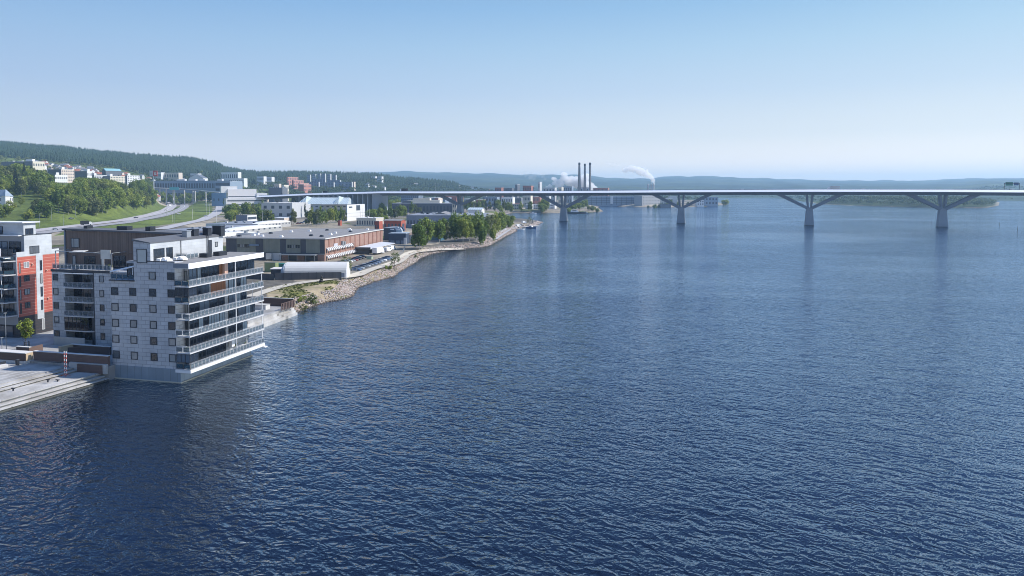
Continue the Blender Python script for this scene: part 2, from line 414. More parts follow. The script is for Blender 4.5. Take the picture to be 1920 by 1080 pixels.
def ipoly(pts, z): return [at(a, b, z) for a, b in pts]
grass_polys = [
  [(XP(p,d),d) for p,d in ((-300,490),(60,530),(110,552),(200,640),(262,720),(320,860),(345,1000),(345,1200),(296,1250),(270,1300),(150,1300),(-300,1300))],
  ipoly([(117,430),(233,417),(300,408),(345,394),(355,387),(365,384),(392,384),(400,390),(398,398),(375,407),(336,414),(280,421),(100,436)], 5),
  [(XP(p,d),d) for p,d in ((480,1300),(700,1500),(900,1650),(960,1900),(960,4000),(-300,4000),(-300,1500),(290,1560))],
]
headland = ipoly([(500,590),(500,548),(560,538),(640,533),(700,512),(740,500),(760,485),(775,474),(800,472),(800,480),(760,515),(680,545),(640,570),(560,592)], 1.5)
PXY = np.stack([X, Y], 1)
col = np.empty((len(X), 3)); col[:] = (.30,.285,.26)               # port: gravel and old asphalt
n1 = np.sin(X*.07+np.sin(Y*.05)*2)+np.sin(Y*.09+X*.03)
m1 = np.sin(X*.031+np.sin(Y*.017+1)*2.3)+np.sin(Y*.027-X*.012+2); m2 = np.sin(X*.055+2+np.sin(Y*.04)*1.6)+np.sin(Y*.048+X*.02)
col[m1 > .7] = (.15,.15,.152); col[(m2 > .9) & (m1 < .9)] = (.10,.13,.05); col[(m2 < -1.2)] = (.36,.34,.31)
g = np.zeros(len(X), bool)
for gp in grass_polys: g |= inpoly(PXY, gp)
g |= (Y > 3000)
col[g] = (.12,.17,.045)
hl = inpoly(PXY, headland)
nn = np.clip(np.sin(X*.35+np.sin(Y*.21)*1.7)*.5+.5+np.sin(Y*.5+X*.1)*.35, 0, 1)[:,None]
col[hl] = (np.array([.19,.21,.08])*nn+np.array([.42,.37,.29])*(1-nn))[hl]
far = Y > 1750; col[far & g] = (.030,.055,.024)
far2 = Y > 3300
pat = np.clip((np.sin(X*.0031+np.sin(Y*.0013)*2.2)+np.sin(Y*.0041+X*.0011))*.5, 0, 1)[:,None]
col[far2] = (np.array([.022,.040,.022])*(1-pat)+np.array([.060,.085,.035])*pat)[far2]
wet = (Z < .25) & (Y < 1500); col[wet] = (.14,.12,.10)
pen = (Y > 1340) & (Y < 2000) & (X > XP(1470,1500)) & (Z > .6); col[pen] = (.045,.075,.03)
fs = (Y > 2000) & (Y < 3300) & (X > 0); col[fs] = (.04,.07,.035)
gm = npmesh('ground', np.stack([X, Y, Z], 1), F4, None, True)
ca = gm.color_attributes.new('cover', 'FLOAT_COLOR', 'POINT')
ca.data.foreach_set('color', np.concatenate([col, np.ones((len(col),1))], 1).astype(np.float32).ravel())
def ground_mat():
    m, N, L, b = nodes_of('ground_cover')
    at_ = N.new('ShaderNodeAttribute'); at_.attribute_name = 'cover'
    tc = N.new('ShaderNodeTexCoord')
    outs = []
    for sc, dt in ((.35, 5), (.03, 6), (.004, 6)):
        no = N.new('ShaderNodeTexNoise'); no.inputs['Scale'].default_value = sc; no.inputs['Detail'].default_value = dt; no.inputs['Roughness'].default_value = .65
        L.new(tc.outputs['Object'], no.inputs['Vector']); outs.append(no.outputs[0])
    cur = at_.outputs[0]
    for o, lo in zip(outs, (.6,.55,.55)):
        mx = N.new('ShaderNodeMix'); mx.data_type = 'RGBA'; mx.blend_type = 'MULTIPLY'; mx.inputs['Factor'].default_value = 1
        L.new(cur, mx.inputs['A']); L.new(ramp(N, o, L, [(.32,(lo,lo,lo)),(.68,(1.25,1.2,1.1))]), mx.inputs['B']); cur = mx.outputs['Result']
    L.new(cur, b.inputs['Base Color']); b.inputs['Roughness'].default_value = .95; b.inputs['Specular IOR Level'].default_value = .15
    return m
gm.materials.append(ground_mat())
link('ground', gm, kind='structure', label='shore, harbour land and wooded hills round the bay')

# --- the water
WPOW = 3.0
WA = (.24, .11, .34, .02)    # wave amplitudes in metres
def water_mat():
    m, N, L, b = nodes_of('bay_water')
    tc = N.new('ShaderNodeTexCoord')
    # wave height as a node group, so that its slope can be taken over a fixed 12 cm whatever the distance
    gt = bpy.data.node_groups.new('wave_height', 'ShaderNodeTree')
    gt.interface.new_socket('Position', in_out='INPUT', socket_type='NodeSocketVector'); gt.interface.new_socket('Height', in_out='OUTPUT', socket_type='NodeSocketFloat')
    GN, GL = gt.nodes, gt.links; gi = GN.new('NodeGroupInput'); go = GN.new('NodeGroupOutput')
    def noise(sx, sy, rot, sc, det, dist=0.0, rough=.5):
        mr = GN.new('ShaderNodeMapping'); mr.inputs['Rotation'].default_value = (0,0,rot); GL.new(gi.outputs[0], mr.inputs[0])
        mp = GN.new('ShaderNodeMapping'); mp.inputs['Scale'].default_value = (sx, sy, 1); GL.new(mr.outputs[0], mp.inputs[0])
        no = GN.new('ShaderNodeTexNoise'); no.noise_dimensions = '2D'; no.inputs['Scale'].default_value = sc; no.inputs['Detail'].default_value = det
        no.inputs['Distortion'].default_value = dist; no.inputs['Roughness'].default_value = rough
        GL.new(mp.outputs[0], no.inputs['Vector']); return no.outputs[0]
    def math_(op, a, bb=0.0, NN=None, LL=None):
        n = (NN or GN).new('ShaderNodeMath'); n.operation = op
        for i, q in enumerate((a, bb)):
            if isinstance(q, (int, float)): n.inputs[i].default_value = q
            else: (LL or GL).new(q, n.inputs[i])
        return n.outputs[0]
    def crest(n):       # sharp tops, rounded troughs
        return math_('SUBTRACT', 1.0, math_('ABSOLUTE', math_('SUBTRACT', math_('MULTIPLY', n, 2.0), 1.0)))
    chop = crest(noise(.60,1,R(27),.55,2,.3,.5)); chop2 = crest(noise(.8,1,R(10),1.15,2,.2,.5))
    swell = noise(.45,1,R(22),.17,2,.3); fine = noise(.7,1,R(35),2.6,2,0)
    h = math_('ADD', math_('MULTIPLY', chop, WA[0]), math_('MULTIPLY', chop2, WA[1]))
    h = math_('ADD', h, math_('MULTIPLY', swell, WA[2])); h = math_('ADD', h, math_('MULTIPLY', fine, WA[3]))
    GL.new(h, go.inputs[0])
    DL = .12
    def H(dx, dy):
        v = N.new('ShaderNodeVectorMath'); v.operation = 'ADD'; L.new(tc.outputs['Object'], v.inputs[0]); v.inputs[1].default_value = (dx, dy, 0)
        g_ = N.new('ShaderNodeGroup'); g_.node_tree = gt; L.new(v.outputs[0], g_.inputs[0]); return g_.outputs[0]
    h0, hx, hy = H(0,0), H(DL,0), H(0,DL)
    def wn_(sx, sy, rot, sc, det, stops):
        mr = N.new('ShaderNodeMapping'); mr.inputs['Rotation'].default_value = (0,0,rot); mr.inputs['Scale'].default_value = (sx,sy,1); L.new(tc.outputs['Object'], mr.inputs[0])
        no = N.new('ShaderNodeTexNoise'); no.inputs['Scale'].default_value = sc; no.inputs['Detail'].default_value = det; no.inputs['Distortion'].default_value = 1.2; L.new(mr.outputs[0], no.inputs['Vector'])
        return ramp(N, no.outputs[0], L, stops)
    wind = wn_(.5,1,R(12),.011,5,[(.33,(.55,.55,.55)),(.5,(.95,.95,.95)),(.7,(1.25,1.25,1.25))])
    def slope(q):
        s_ = math_('MULTIPLY', math_('SUBTRACT', h0, q, N, L), 1.0/DL, N, L); return math_('MULTIPLY', s_, wind, N, L)
    cb = N.new('ShaderNodeCombineXYZ'); L.new(slope(hx), cb.inputs[0]); L.new(slope(hy), cb.inputs[1]); cb.inputs[2].default_value = 1
    nv_ = N.new('ShaderNodeVectorMath'); nv_.operation = 'NORMALIZE'; L.new(cb.outputs[0], nv_.inputs[0]); L.new(nv_.outputs[0], b.inputs['Normal'])
    b.inputs['Base Color'].default_value = (.003,.005,.010,1)
    b.inputs['Roughness'].default_value = .6; b.inputs['Specular IOR Level'].default_value = 0
    gl = N.new('ShaderNodeBsdfAnisotropic'); gl.inputs['Roughness'].default_value = .05; gl.inputs['Color'].default_value = (.74,.86,1.0,1); L.new(nv_.outputs[0], gl.inputs['Normal'])
    lw = N.new('ShaderNodeLayerWeight'); lw.inputs['Blend'].default_value = .5; L.new(nv_.outputs[0], lw.inputs['Normal'])
    fr = math_('ADD', math_('MULTIPLY', math_('POWER', lw.outputs['Facing'], WPOW, N, L), .98, N, L), .02, N, L)
    mx = N.new('ShaderNodeMixShader'); L.new(fr, mx.inputs[0]); L.new(b.outputs[0], mx.inputs[1]); L.new(gl.outputs[0], mx.inputs[2])
    L.new(mx.outputs[0], N['Material Output'].inputs[0])
    return m
MB().add([(-13000,-500,0),(13000,-500,0),(13000,13400,0),(-13000,13400,0)], [(0,1,2,3)]).build(
    'water', water_mat(), kind='structure', label='dark blue rippled water of the bay')

# --- haze
hm = bpy.data.materials.new('haze_air'); hm.use_nodes = True
hn = hm.node_tree; hn.nodes.remove(hn.nodes['Principled BSDF'])
pv = hn.nodes.new('ShaderNodeVolumePrincipled'); pv.inputs['Color'].default_value = (.50,.76,1.0,1); pv.inputs['Density'].default_value = 1.05e-4
pv.inputs['Anisotropy'].default_value = 0.2
hn.links.new(pv.outputs[0], hn.nodes['Material Output'].inputs['Volume'])
MB().box(-14000,-700,-6,14000,14000,345).build('haze', hm, kind='stuff', label='thin blue summer haze over the bay')
# ================================================================= foliage and trees
F_mid = foliage('spring_leaves', (.165,.235,.040), (.30,.365,.070))
F_yel = foliage('yellow_green_leaves', (.18,.23,.04), (.28,.32,.06), .15)
F_dark = foliage('spruce_needles', (.022,.045,.022), (.045,.075,.030), .2)
F_olive = foliage('dull_leaves', (.12,.155,.05), (.20,.23,.08), .2)
F_far = foliage('far_canopy', (.07,.11,.04), (.14,.18,.065), .2)
def leaf_arr(n, rad, cen, size, clumps=14, seed=0, surf=.72, cone=False):
    q = np.random.RandomState(seed+5)
    rad = np.array(rad); cen = np.array(cen)
    cd = q.normal(size=(clumps,3)); cd /= np.linalg.norm(cd, axis=1)[:,None]
    if cone:
        hh = q.uniform(0, 1, clumps); cc = np.stack([cd[:,0]*(1-hh)*.8, cd[:,1]*(1-hh)*.8, hh*2-1], 1)
    else:
        cc = cd*(q.uniform(.25,.80,clumps)**.6)[:,None]
    cs = q.uniform(.25,.48,clumps)
    k = q.randint(0, clumps, n)
    d = q.normal(size=(n,3)); d /= np.linalg.norm(d, axis=1)[:,None]
    r = np.where(q.rand(n) < surf, q.uniform(.75,1.08,n), q.uniform(.1,.8,n))
    sc = cs[k]*( (1-hh[k]*.75) if cone else 1)
    p = (cc[k] + d*(sc*r)[:,None])
    p = p*rad + cen
    nrm = d + q.normal(size=(n,3))*.45; nrm[:,2] += .25; nrm /= np.linalg.norm(nrm, axis=1)[:,None]
    u = np.cross(nrm, q.normal(size=(n,3))); u /= np.linalg.norm(u, axis=1)[:,None]; v = np.cross(nrm, u)
    s = (size*q.uniform(.6,1.35,n))[:,None]
    V = np.stack([p-u*s*.5, p+v*s*.42, p+u*s*.55, p-v*s*.38], 1).reshape(-1,3)
    return V, np.arange(n*4).reshape(n,4)
def leaf_mesh(name, n, rad, cen, size, m, parent, clumps=6, seed=None, **kw):
    V, F = leaf_arr(n, rad, cen, size, clumps, rnd.randint(0,9999) if seed is None else seed, **kw)
    return link(name, npmesh(name, V, F, m), parent)
def trunk_mb(h, r, limbs, spread, seed, z0=-.3):
    q = random.Random(seed); b = MB()
    p = Vector((0,0,z0)); segs = 5
    pts = [p]
    for i in range(segs):
        p = p + Vector((q.uniform(-.05,.05)*h*.3, q.uniform(-.05,.05)*h*.3, (h-z0)/segs)); pts.append(p)
    for i in range(segs): b.tube(pts[i], pts[i+1], r*(1-.8*i/segs), r*(1-.8*(i+1)/segs), 7)
    for j in range(limbs):
        i = q.randint(1, segs-1); s = pts[i]+(pts[i+1]-pts[i])*q.random(); a = q.uniform(0, 6.28)
        e = s + Vector((math.cos(a)*spread*q.uniform(.5,.9), math.sin(a)*spread*q.uniform(.5,.9), h*q.uniform(.12,.25)))
        b.tube(s, e, r*.38, r*.1, 5)
    return b
# kinds: name, crown radii, crown centre height, trunk height, leaves, size, clumps, leaf material, cone
KINDS = {
 'birch':   [((3.2,3.2,5.8),7.0,10.5,2400,.75,22,F_mid,False), ((3.7,3.5,6.2),7.3,11,2800,.78,26,F_mid,False), ((2.8,2.9,5.4),6.4,9.5,2000,.7,18,F_olive,False)],
 'broad':   [((5.0,4.8,5.2),6.2,9,2600,.85,26,F_mid,False), ((5.8,5.4,5.4),6.6,9.5,3000,.88,30,F_mid,False), ((4.6,4.8,5.4),6.2,9,2400,.82,22,F_olive,False)],
 'conifer': [((2.4,2.4,7.0),8.2,14,1500,.6,34,F_dark,True), ((2.9,2.9,8.0),9.2,16,1700,.65,38,F_dark,True)],
 'poplar':  [((1.5,1.5,7.2),8.4,14,1200,.5,20,F_dark,False)],
 'bush':    [((1.5,1.5,1.3),1.2,1.6,450,.3,9,F_mid,False), ((1.9,1.6,1.2),1.1,1.6,500,.3,10,F_olive,False)],
 'yellow':  [((3.6,3.4,4.2),6.0,8.5,1500,.55,16,F_yel,False)],
 'young':   [((1.8,1.8,2.2),4.0,5.5,420,.32,9,F_olive,False)],
}
PROTO = {}
def tree(kind, x, y, label, group=None, s=1.0, name=None, var=None, z=None, cat='tree'):
    v = rnd.randrange(len(KINDS[kind])) if var is None else var
    key = (kind, v)
    if key not in PROTO:
        rad, cz, th_, n, sz, cl, m, cone = KINDS[kind][v]
        V, F = leaf_arr(n, rad, (0,0,cz), sz, cl, hash_(kind)+v, cone=cone)
        cm = npmesh('crown', V, F, m)
        tm = trunk_mb(th_*.86, .16 if kind != 'bush' else .05, 9, max(rad[0]*.8,.4), v+3).mesh('trunk', M_birchbark if kind == 'birch' else M_bark)
        PROTO[key] = (cm, tm)
    cm, tm = PROTO[key]
    nm = name or {'birch':'birch_tree','broad':'broadleaf_tree','conifer':'spruce_tree','poplar':'poplar_tree','bush':'shrub','yellow':'yellow_green_tree','young':'young_tree'}[kind]
    zz = gz(x, y) if z is None else z
    t = thing(nm, label, cat, (x, y, zz-.05), rnd.uniform(0, 6.28), group)
    t.scale = (s*rnd.uniform(.9,1.1), s*rnd.uniform(.9,1.1), s)
    link('crown', cm, t); link('trunk', tm, t)
    return t
def hash_(s): return sum(ord(c)*(i+3) for i, c in enumerate(s))

# woods that read as one mass
def wood(name, label, pts, hts, m, conif=True, n_leaf=34, size=1.5):
    """pts (n,3) tree feet; one object"""
    Vs = []; Fs = []; off = 0; q = np.random.RandomState(3)
    n = len(pts); P = np.asarray(pts)
    if conif:
        # each spruce: three ragged seven-sided tiers
        k = 7
        for tier, (zb, zt, rr) in enumerate(((.10,.55,.20),(.36,.78,.15),(.6,1.0,.10))):
            ang = np.arange(k)*2*math.pi/k
            R_ = (rr*hts[:,None])*q.uniform(.65,1.25,(n,k)); zz = P[:,2][:,None]+hts[:,None]*(zb+q.uniform(-.05,.05,(n,k)))
            ring = np.stack([P[:,0][:,None]+R_*np.cos(ang), P[:,1][:,None]+R_*np.sin(ang), zz], -1)
            tip = np.stack([P[:,0]+q.uniform(-.2,.2,n), P[:,1], P[:,2]+hts*zt], -1)[:,None,:]
            V = np.concatenate([ring, tip], 1).reshape(-1,3)
            base = (np.arange(n)*(k+1))[:,None]
            F = np.stack([base+np.arange(k), base+(np.arange(k)+1)%k, np.broadcast_to(base+k,(n,k))], -1).reshape(-1,3)+off
            Vs.append(V); Fs.append(F); off += len(V)
        return link(name, npmesh(name, np.concatenate(Vs), np.concatenate(Fs), m), kind='stuff', label=label)
    V0, F0 = leaf_arr(n_leaf, (1,1,1), (0,0,0), size/ (hts.mean()*.35), 5, 9)
    V0 = V0.reshape(-1,3)
    allV = np.empty((n, len(V0), 3)); rot = q.uniform(0, 6.28, n)
    c, s = np.cos(rot)[:,None], np.sin(rot)[:,None]
    rr = (hts*q.uniform(.30,.42,n))[:,None]; rz = (hts*.48)[:,None]
    allV[:,:,0] = P[:,0][:,None]+(V0[:,0]*c-V0[:,1]*s)*rr
    allV[:,:,1] = P[:,1][:,None]+(V0[:,0]*s+V0[:,1]*c)*rr
    allV[:,:,2] = P[:,2][:,None]+hts[:,None]*.55+V0[:,2]*rz
    F = (F0[None]+(np.arange(n)*len(V0))[:,None,None]).reshape(-1,4)
    return link(name, npmesh(name, allV.reshape(-1,3), F, m), kind='stuff', label=label)
def scatter(n, px0, px1, d0, d1, seed, keep=None):
    q = np.random.RandomState(seed)
    d = q.uniform(d0, d1, n); px = q.uniform(px0, px1, n)
    X = (px-960)*d/FPX; Y = d
    Z = ground_np(X, Y)
    k = Z > .8
    if keep is not None: k &= keep(px, d)
    return np.stack([X, Y, Z], 1)[k], px[k], d[k]
# ================================================================= grey apartment house on the water
M_cladA = panels('grey_stone_cladding', (.49,.50,.51), (.43,.44,.455), (.22,.23,.245), 1.6, .72, .035, .55)
M_cladW = panels('pale_cladding', (.50,.52,.53), (.46,.48,.50), (.38,.40,.42), 1.6, .6, .015, .6)
M_plinth = panels('patinated_plinth_panels', (.22,.27,.31), (.19,.235,.27), (.10,.12,.14), 1.5, 6, .03, .5)
M_frame = basic('window_frame_dark', (.03,.035,.045), .5, var=.08)
M_slab = basic('white_slab_edge', (.50,.50,.50), .6, var=.08)
M_soffit = M_slab
def window_y(parent, x0, x1, z0, z1, y, fr=.12, mull=(), depth=.10, name='window', fm=None, gmat=None):
    """window in a wall facing -y"""
    b = MB(); fm = fm or M_frame; gmat = gmat or M_glass
    yo = y - depth
    b.box(x0, yo, z0, x0+fr, y+.03, z1); b.box(x1-fr, yo, z0, x1, y+.03, z1)
    b.box(x0+fr, yo, z0, x1-fr, y+.03, z0+fr); b.box(x0+fr, yo, z1-fr, x1-fr, y+.03, z1)
    for mxp in mull:
        xm = x0+(x1-x0)*mxp; b.box(xm-.04, yo+.01, z0+fr, xm+.04, y+.02, z1-fr)
    w = b.build(name, fm, parent)
    MB().box(x0+fr, y-.045, z0+fr, x1-fr, y+.02, z1-fr).build('pane', gmat, w)
    return w
def window_x(parent, y0, y1, z0, z1, x, fr=.10, mull=(), depth=.08, name='window', fm=None, gmat=None):
    """window in a wall facing +x"""
    b = MB(); fm = fm or M_frame; gmat = gmat or M_glass
    xo = x + depth
    b.box(x-.03, y0, z0, xo, y0+fr, z1); b.box(x-.03, y1-fr, z0, xo, y1, z1)
    b.box(x-.03, y0+fr, z0, xo, y1-fr, z0+fr); b.box(x-.03, y0+fr, z1-fr, xo, y1-fr, z1)
    for mp in mull:
        ym = y0+(y1-y0)*mp; b.box(x-.02, ym-.035, z0+fr, xo-.01, ym+.035, z1-fr)
    w = b.build(name, fm, parent)
    MB().box(x-.02, y0+fr, z0+fr, x+.04, y1-fr, z1-fr).build('pane', gmat, w)
    return w
def railing(parent, pts, z, h=1.15, step=1.05, m=None, gm_=None, name='railing', infill=True):
    """posts, rails and framed glass along a polyline"""
    m = m or basic('pale_grey_rail', (.36,.38,.41), .45, metal=.2, var=.05); b = MB(); g = MB()
    for (ax, ay), (bx, by) in zip(pts[:-1], pts[1:]):
        L_ = math.hypot(bx-ax, by-ay); n = max(1, round(L_/step)); ux, uy = (bx-ax)/L_, (by-ay)/L_
        for i in range(n+1):
            x, y = ax+(bx-ax)*i/n, ay+(by-ay)*i/n
            b.box(x-.018, y-.018, z, x+.018, y+.018, z+h)
        b.beam((ax,ay,z+h),(bx,by,z+h), .05, .045); b.beam((ax,ay,z+.12),(bx,by,z+.12), .035, .035)
        if infill:
            for i in range(n):
                a0 = L_*i/n+.10; a1 = L_*(i+1)/n-.10
                p = [(ax+ux*a0, ay+uy*a0), (ax+ux*a1, ay+uy*a1)]
                for q in (p[0], p[1]): b.box(q[0]-.012, q[1]-.012, z+.15, q[0]+.012, q[1]+.012, z+h-.12)
                b.beam((*p[0], z+h-.14), (*p[1], z+h-.14), .03, .04)
                g.beam((*p[0], z+h/2), (*p[1], z+h/2), .016, h-.38)
    r = b.build(name, m, parent)
    if infill: g.build('glass', gm_ or M_rail, r)
    return r

A = thing('apartment_building', 'grey stone clad apartment block with glass balconies standing in the water at the quay corner', 'apartment building', (*BC, 0), -TH)
FZ = [2.5, 5.45, 8.4, 11.35, 14.25, 17.2]     # balcony floors
ROOF = 20.25
w = MB()
# main body with the terrace notch cut out of its top left
w.box(-14.45, 0, 2.4, -9.4, 12.15, 17.85); w.box(-14.45, 3.8, 17.85, -9.4, 12.15, 20.9)
w.box(-9.4, 0, 2.4, -5.9, 20, 24.75); w.box(-5.9, 0, 2.4, -.9, 2.25, 21.35)
w.box(-5.9, 2.25, 2.4, -.02, 19.3, 20.3)
w.build('wall', M_cladA, A)
MB().box(-15.8, -.12, -3.5, .0, 20.4, 2.4).build('plinth', M_plinth, A)
MB().box(-15.85, -.3, -.4, .28, 20.6, .16).build('plinth_ledge', basic('beige_ledge', (.50,.44,.33), .8), A)
# flat roof over the water side
r = MB(); r.prism([(-.9,-.28),(2.15,-.28),(2.15,22.05),(-5.9,22.05),(-5.9,2.3),(-.9,2.3)], 21.1, 21.2); rf = r.build('roof', M_roofgrey, A)
MB().box(2.14, -.29, 20.28, 2.22, 22.1, 21.24).build('fascia', basic('white_fascia', (.85,.85,.85), .5, var=.02), A)
MB().box(-.88, -.33, 20.45, 2.14, -.24, 21.24).build('fascia', basic('shaded_fascia', (.17,.19,.22), .5), A)  # front fascia coloured dark to stand for its shade
MB().prism([(-.88,-.24),(2.12,-.24),(2.12,22.0),(-.1,22.0),(-.1,2.3),(-.88,2.3)], 20.3, 20.5).build('soffit', M_slab, A)
# tall roof storey
t = MB(); t.box(-5.9, .001, 21.36, -5.84, 19.98, 24.7); t.build('pale_wall', M_cladW, A)
MB().add([(-9.55,-.1,25.35),(-5.75,-.1,24.75),(-5.75,20.1,24.95),(-9.55,20.1,25.5),(-9.55,-.1,25.0),(-5.75,-.1,24.6),(-5.75,20.1,24.6),(-9.55,20.1,24.9)],
         [(0,1,2,3),(7,6,5,4),(0,4,5,1),(1,5,6,2),(2,6,7,3),(3,7,4,0)]).build('roof', M_roofdark, A)
MB().box(-5.86, 7.6, 21.3, -5.76, 7.75, 24.6).build('wall_joint', M_frame, A)
MB().tube((-5.7,14.9,21.2),(-5.7,14.9,25.4),.06).build('downpipe', M_frame, A); MB().tube((-5.7,15.3,21.2),(-5.7,15.3,25.4),.06).build('downpipe', M_frame, A)
MB().add([(-9.3,-.02,24.75),(-5.95,-.02,24.75),(-5.95,-.02,24.76),(-9.3,-.02,25.2),(-9.3,.1,24.75),(-5.95,.1,24.75),(-5.95,.1,24.76),(-9.3,.1,25.2)],[(0,1,2,3),(7,6,5,4),(0,4,5,1),(1,5,6,2),(2,6,7,3),(3,7,4,0)]).build('wall', M_cladA, A)
window_y(A, -8.65, -6.55, 21.1, 23.6, 0, .12, gmat=basic('drawn_blind', (.42,.44,.42), .3, var=.05))
window_x(A, .75, 3.4, 21.45, 23.55, -5.84, .1, (.33,.66)); window_x(A, 3.9, 5.5, 21.45, 23.55, -5.84, .1, (.5,))
d = MB().box(-5.85,15.6,21.3,-5.77,16.5,24.1).build('door', M_frame, A); MB().box(-5.77,16.3,22.4,-5.72,16.4,22.5).build('handle', M_grey, d)
window_x(A, 17.5, 18.3, 22.6, 23.6, -5.84, .1)
# roof fittings
for x, y, sx, sy, h, mm in ((-7.6,10.2,1.1,1.2,1.0,M_grey),(-8.3,12.6,1.5,1.4,1.1,M_dark),(-7.2,15.6,1.2,1.2,1.2,M_dark),(-8.2,17.0,1.0,1.0,1.1,M_grey),(-7.4,18.8,2.0,1.3,1.5,M_dark)):
    MB().box(x,y,24.7,x+sx,y+sy,24.7+h+.5).box(x-.1,y-.1,25.2+h,x+sx+.1,y+sy+.1,25.3+h).build('roof_vent', mm, A)
for x, y, sx, sy in ((-3.7,10.0,1.6,1.5),(-3.2,13.4,1.2,2.6)):
    MB().box(x,y,21.15,x+sx,y+sy,22.0).box(x+sx,y+.1,21.2,x+sx+.1,y+sy-.1,21.9).build('skylight', M_dark, A)
railing(A, [(-5.7,6.2),(-3.4,6.2),(-3.4,9.3)], 21.2, 1.1); MB().box(-9.4,-.02,21.35,-.9,.14,21.5).build('coping', M_dark, A)
# windows of the stone front
for i, (x0, x1) in enumerate(((-14.3,-12.85),(-10.4,-9.0),(-6.2,-4.82),(-2.38,-.93))):
    for k in range(6):
        if k == 5 and i < 2: continue
        z = 3.63 + 2.885*k + (.15 if k == 5 else 0)
        window_y(A, x0, x1, z, z+1.38, 0)
# terrace in the notch
MB().box(-14.6,-.25,17.75,-9.3,.0,17.95).build('coping', M_frame, A)
railing(A, [(-14.4,.05),(-9.5,.05)], 17.95, 1.15, 1.3, M_frame, clear_glass('dark_balustrade_glass', (.25,.45,.6), .5))
window_y(A, -14.3, -9.6, 17.95, 20.5, 3.75, .12, (.2,.4,.6,.8), gmat=M_glassD)
for xx in (-14.3,-9.7): MB().beam((xx,.0,18.9),(xx,.0,20.1),.08,.08).build('awning_post', M_white, A)
MB().add([(-14.5,-.1,19.35),(-9.4,-.1,20.45),(-9.4,.25,20.6),(-14.5,.25,19.5),(-14.5,-.1,19.2),(-9.4,-.1,20.3),(-9.4,.25,20.4),(-14.5,.25,19.3)],[(0,1,2,3),(7,6,5,4),(0,4,5,1),(1,5,6,2),(2,6,7,3),(3,7,4,0)]).build('awning', M_white, A)
# balconies
LEN = 22.0
pal = basic('salmon_pillar', (.55,.36,.28), .6)
for k, z in enumerate(FZ):
    s = MB(); s.prism([(-.95,-.25),(2.14,-.25),(2.14,LEN),(-.05,LEN),(-.05,2.3),(-.95,2.3)], z-.19, z).build('balcony_slab', M_slab, A)
    if k == 0: MB().prism([(-.95,-.28),(2.2,-.28),(2.2,LEN+.05),(.02,LEN+.05)], z-.62, z-.192).build('balcony_slab', M_white, A)
    enc = k in (0, 4)
    dg = enc or k == 5
    railing(A, [(-.85,-.18),(2.08,-.18)], z, 1.12, 1.4, M_frame if dg else M_white, MAT['dark_balustrade_glass'] if dg else M_rail)
    railing(A, [(2.08,-.18),(2.08,LEN-.1)], z, 1.12, 1.0)
    zt = (FZ[k+1]-.27) if k < 5 else 20.29
    if enc:     # glazed-in corner
        window_y(A, -.85, 1.85, z+1.15, zt, .1, .05, (.33,.66), gmat=M_glassD)
        window_x(A, .1, 2.2, z+1.15, zt, 1.8, .05, (.5,), gmat=M_glassD)
    window_y(A, -.7, -.1, z+.3, z+2.4, 2.22, .08)
    # glazed wall behind the balcony
    segs = {0:[(2.4,4.4,'g'),(4.4,6.6,'g'),(6.6,8.8,'g'),(8.8,12.4,'g')],
            1:[(2.4,4.0,'g'),(4.0,6.0,'g'),(6.0,8.4,'g'),(8.4,12.3,'g'),(13.3,15.4,'g'),(15.4,17.6,'g'),(17.6,19.2,'l')],
            2:[(2.4,4.6,'g'),(4.7,6.0,'l'),(6.0,7.4,'g'),(7.5,9.0,'l'),(9.0,10.6,'l'),(10.6,12.2,'l'),(13.3,16.2,'g'),(16.3,18.8,'g'),(18.8,20.4,'l'),(20.4,21.9,'g')],
            3:[(2.4,5.0,'g'),(5.0,7.8,'g'),(7.8,12.2,'g'),(13.4,16.0,'g'),(16.0,17.2,'l'),(17.2,19.1,'g')],
            4:[(2.4,3.6,'g'),(3.6,5.6,'g'),(5.6,7.8,'g'),(8.3,12.6,'w'),(13.5,15.0,'l'),(15.0,15.9,'l'),(15.9,17.2,'g'),(17.2,19.2,'l')],
            5:[(2.4,4.4,'g'),(4.6,5.6,'l'),(5.7,7.6,'g'),(7.6,10.6,'g'),(10.7,11.7,'w'),(11.8,12.8,'p'),(12.9,15.2,'g'),(15.2,17.4,'g'),(17.4,19.7,'g'),(19.7,21.9,'g')]}[k]
    for y0, y1, tp in segs:
        if tp == 'w': MB().box(-.03, y0, z, .06, y1, zt).build('timber_panel', M_wood, A)
        elif tp == 'p': MB().box(-.03, y0, z, .5, y1, zt).build('pillar', pal, A)
        else: window_x(A, y0, y1, z+.05, zt, .02, .07, (.5,), gmat=M_glassD if tp == 'g' else basic('curtained_glass', (.26,.32,.37), .25, var=.1))
    if k in (0,1,3,4): MB().box(-.5,19.3,z,-.1,19.5,zt).build('wall', M_cladA, A)
for y in (12.95,): MB().tube((2.0,y,2.5),(2.0,y,20.3),.09).build('downpipe', M_white, A)
for k in (0,1,2,3,4): MB().tube((1.9,21.6,FZ[k]),(1.9,21.6,FZ[k+1]-.26),.09).build('column', M_white, A)
MB().tube((1.0,17.6,2.5),(1.0,17.6,5.2),.09).build('column', M_white, A)
MB().box(.2,13.0,3.5,.9,13.9,5.15).build('pillar', M_white, A)
MB().box(1.9,21.4,1.6,2.6,22.3,1.8).build('bracket', M_white, A)

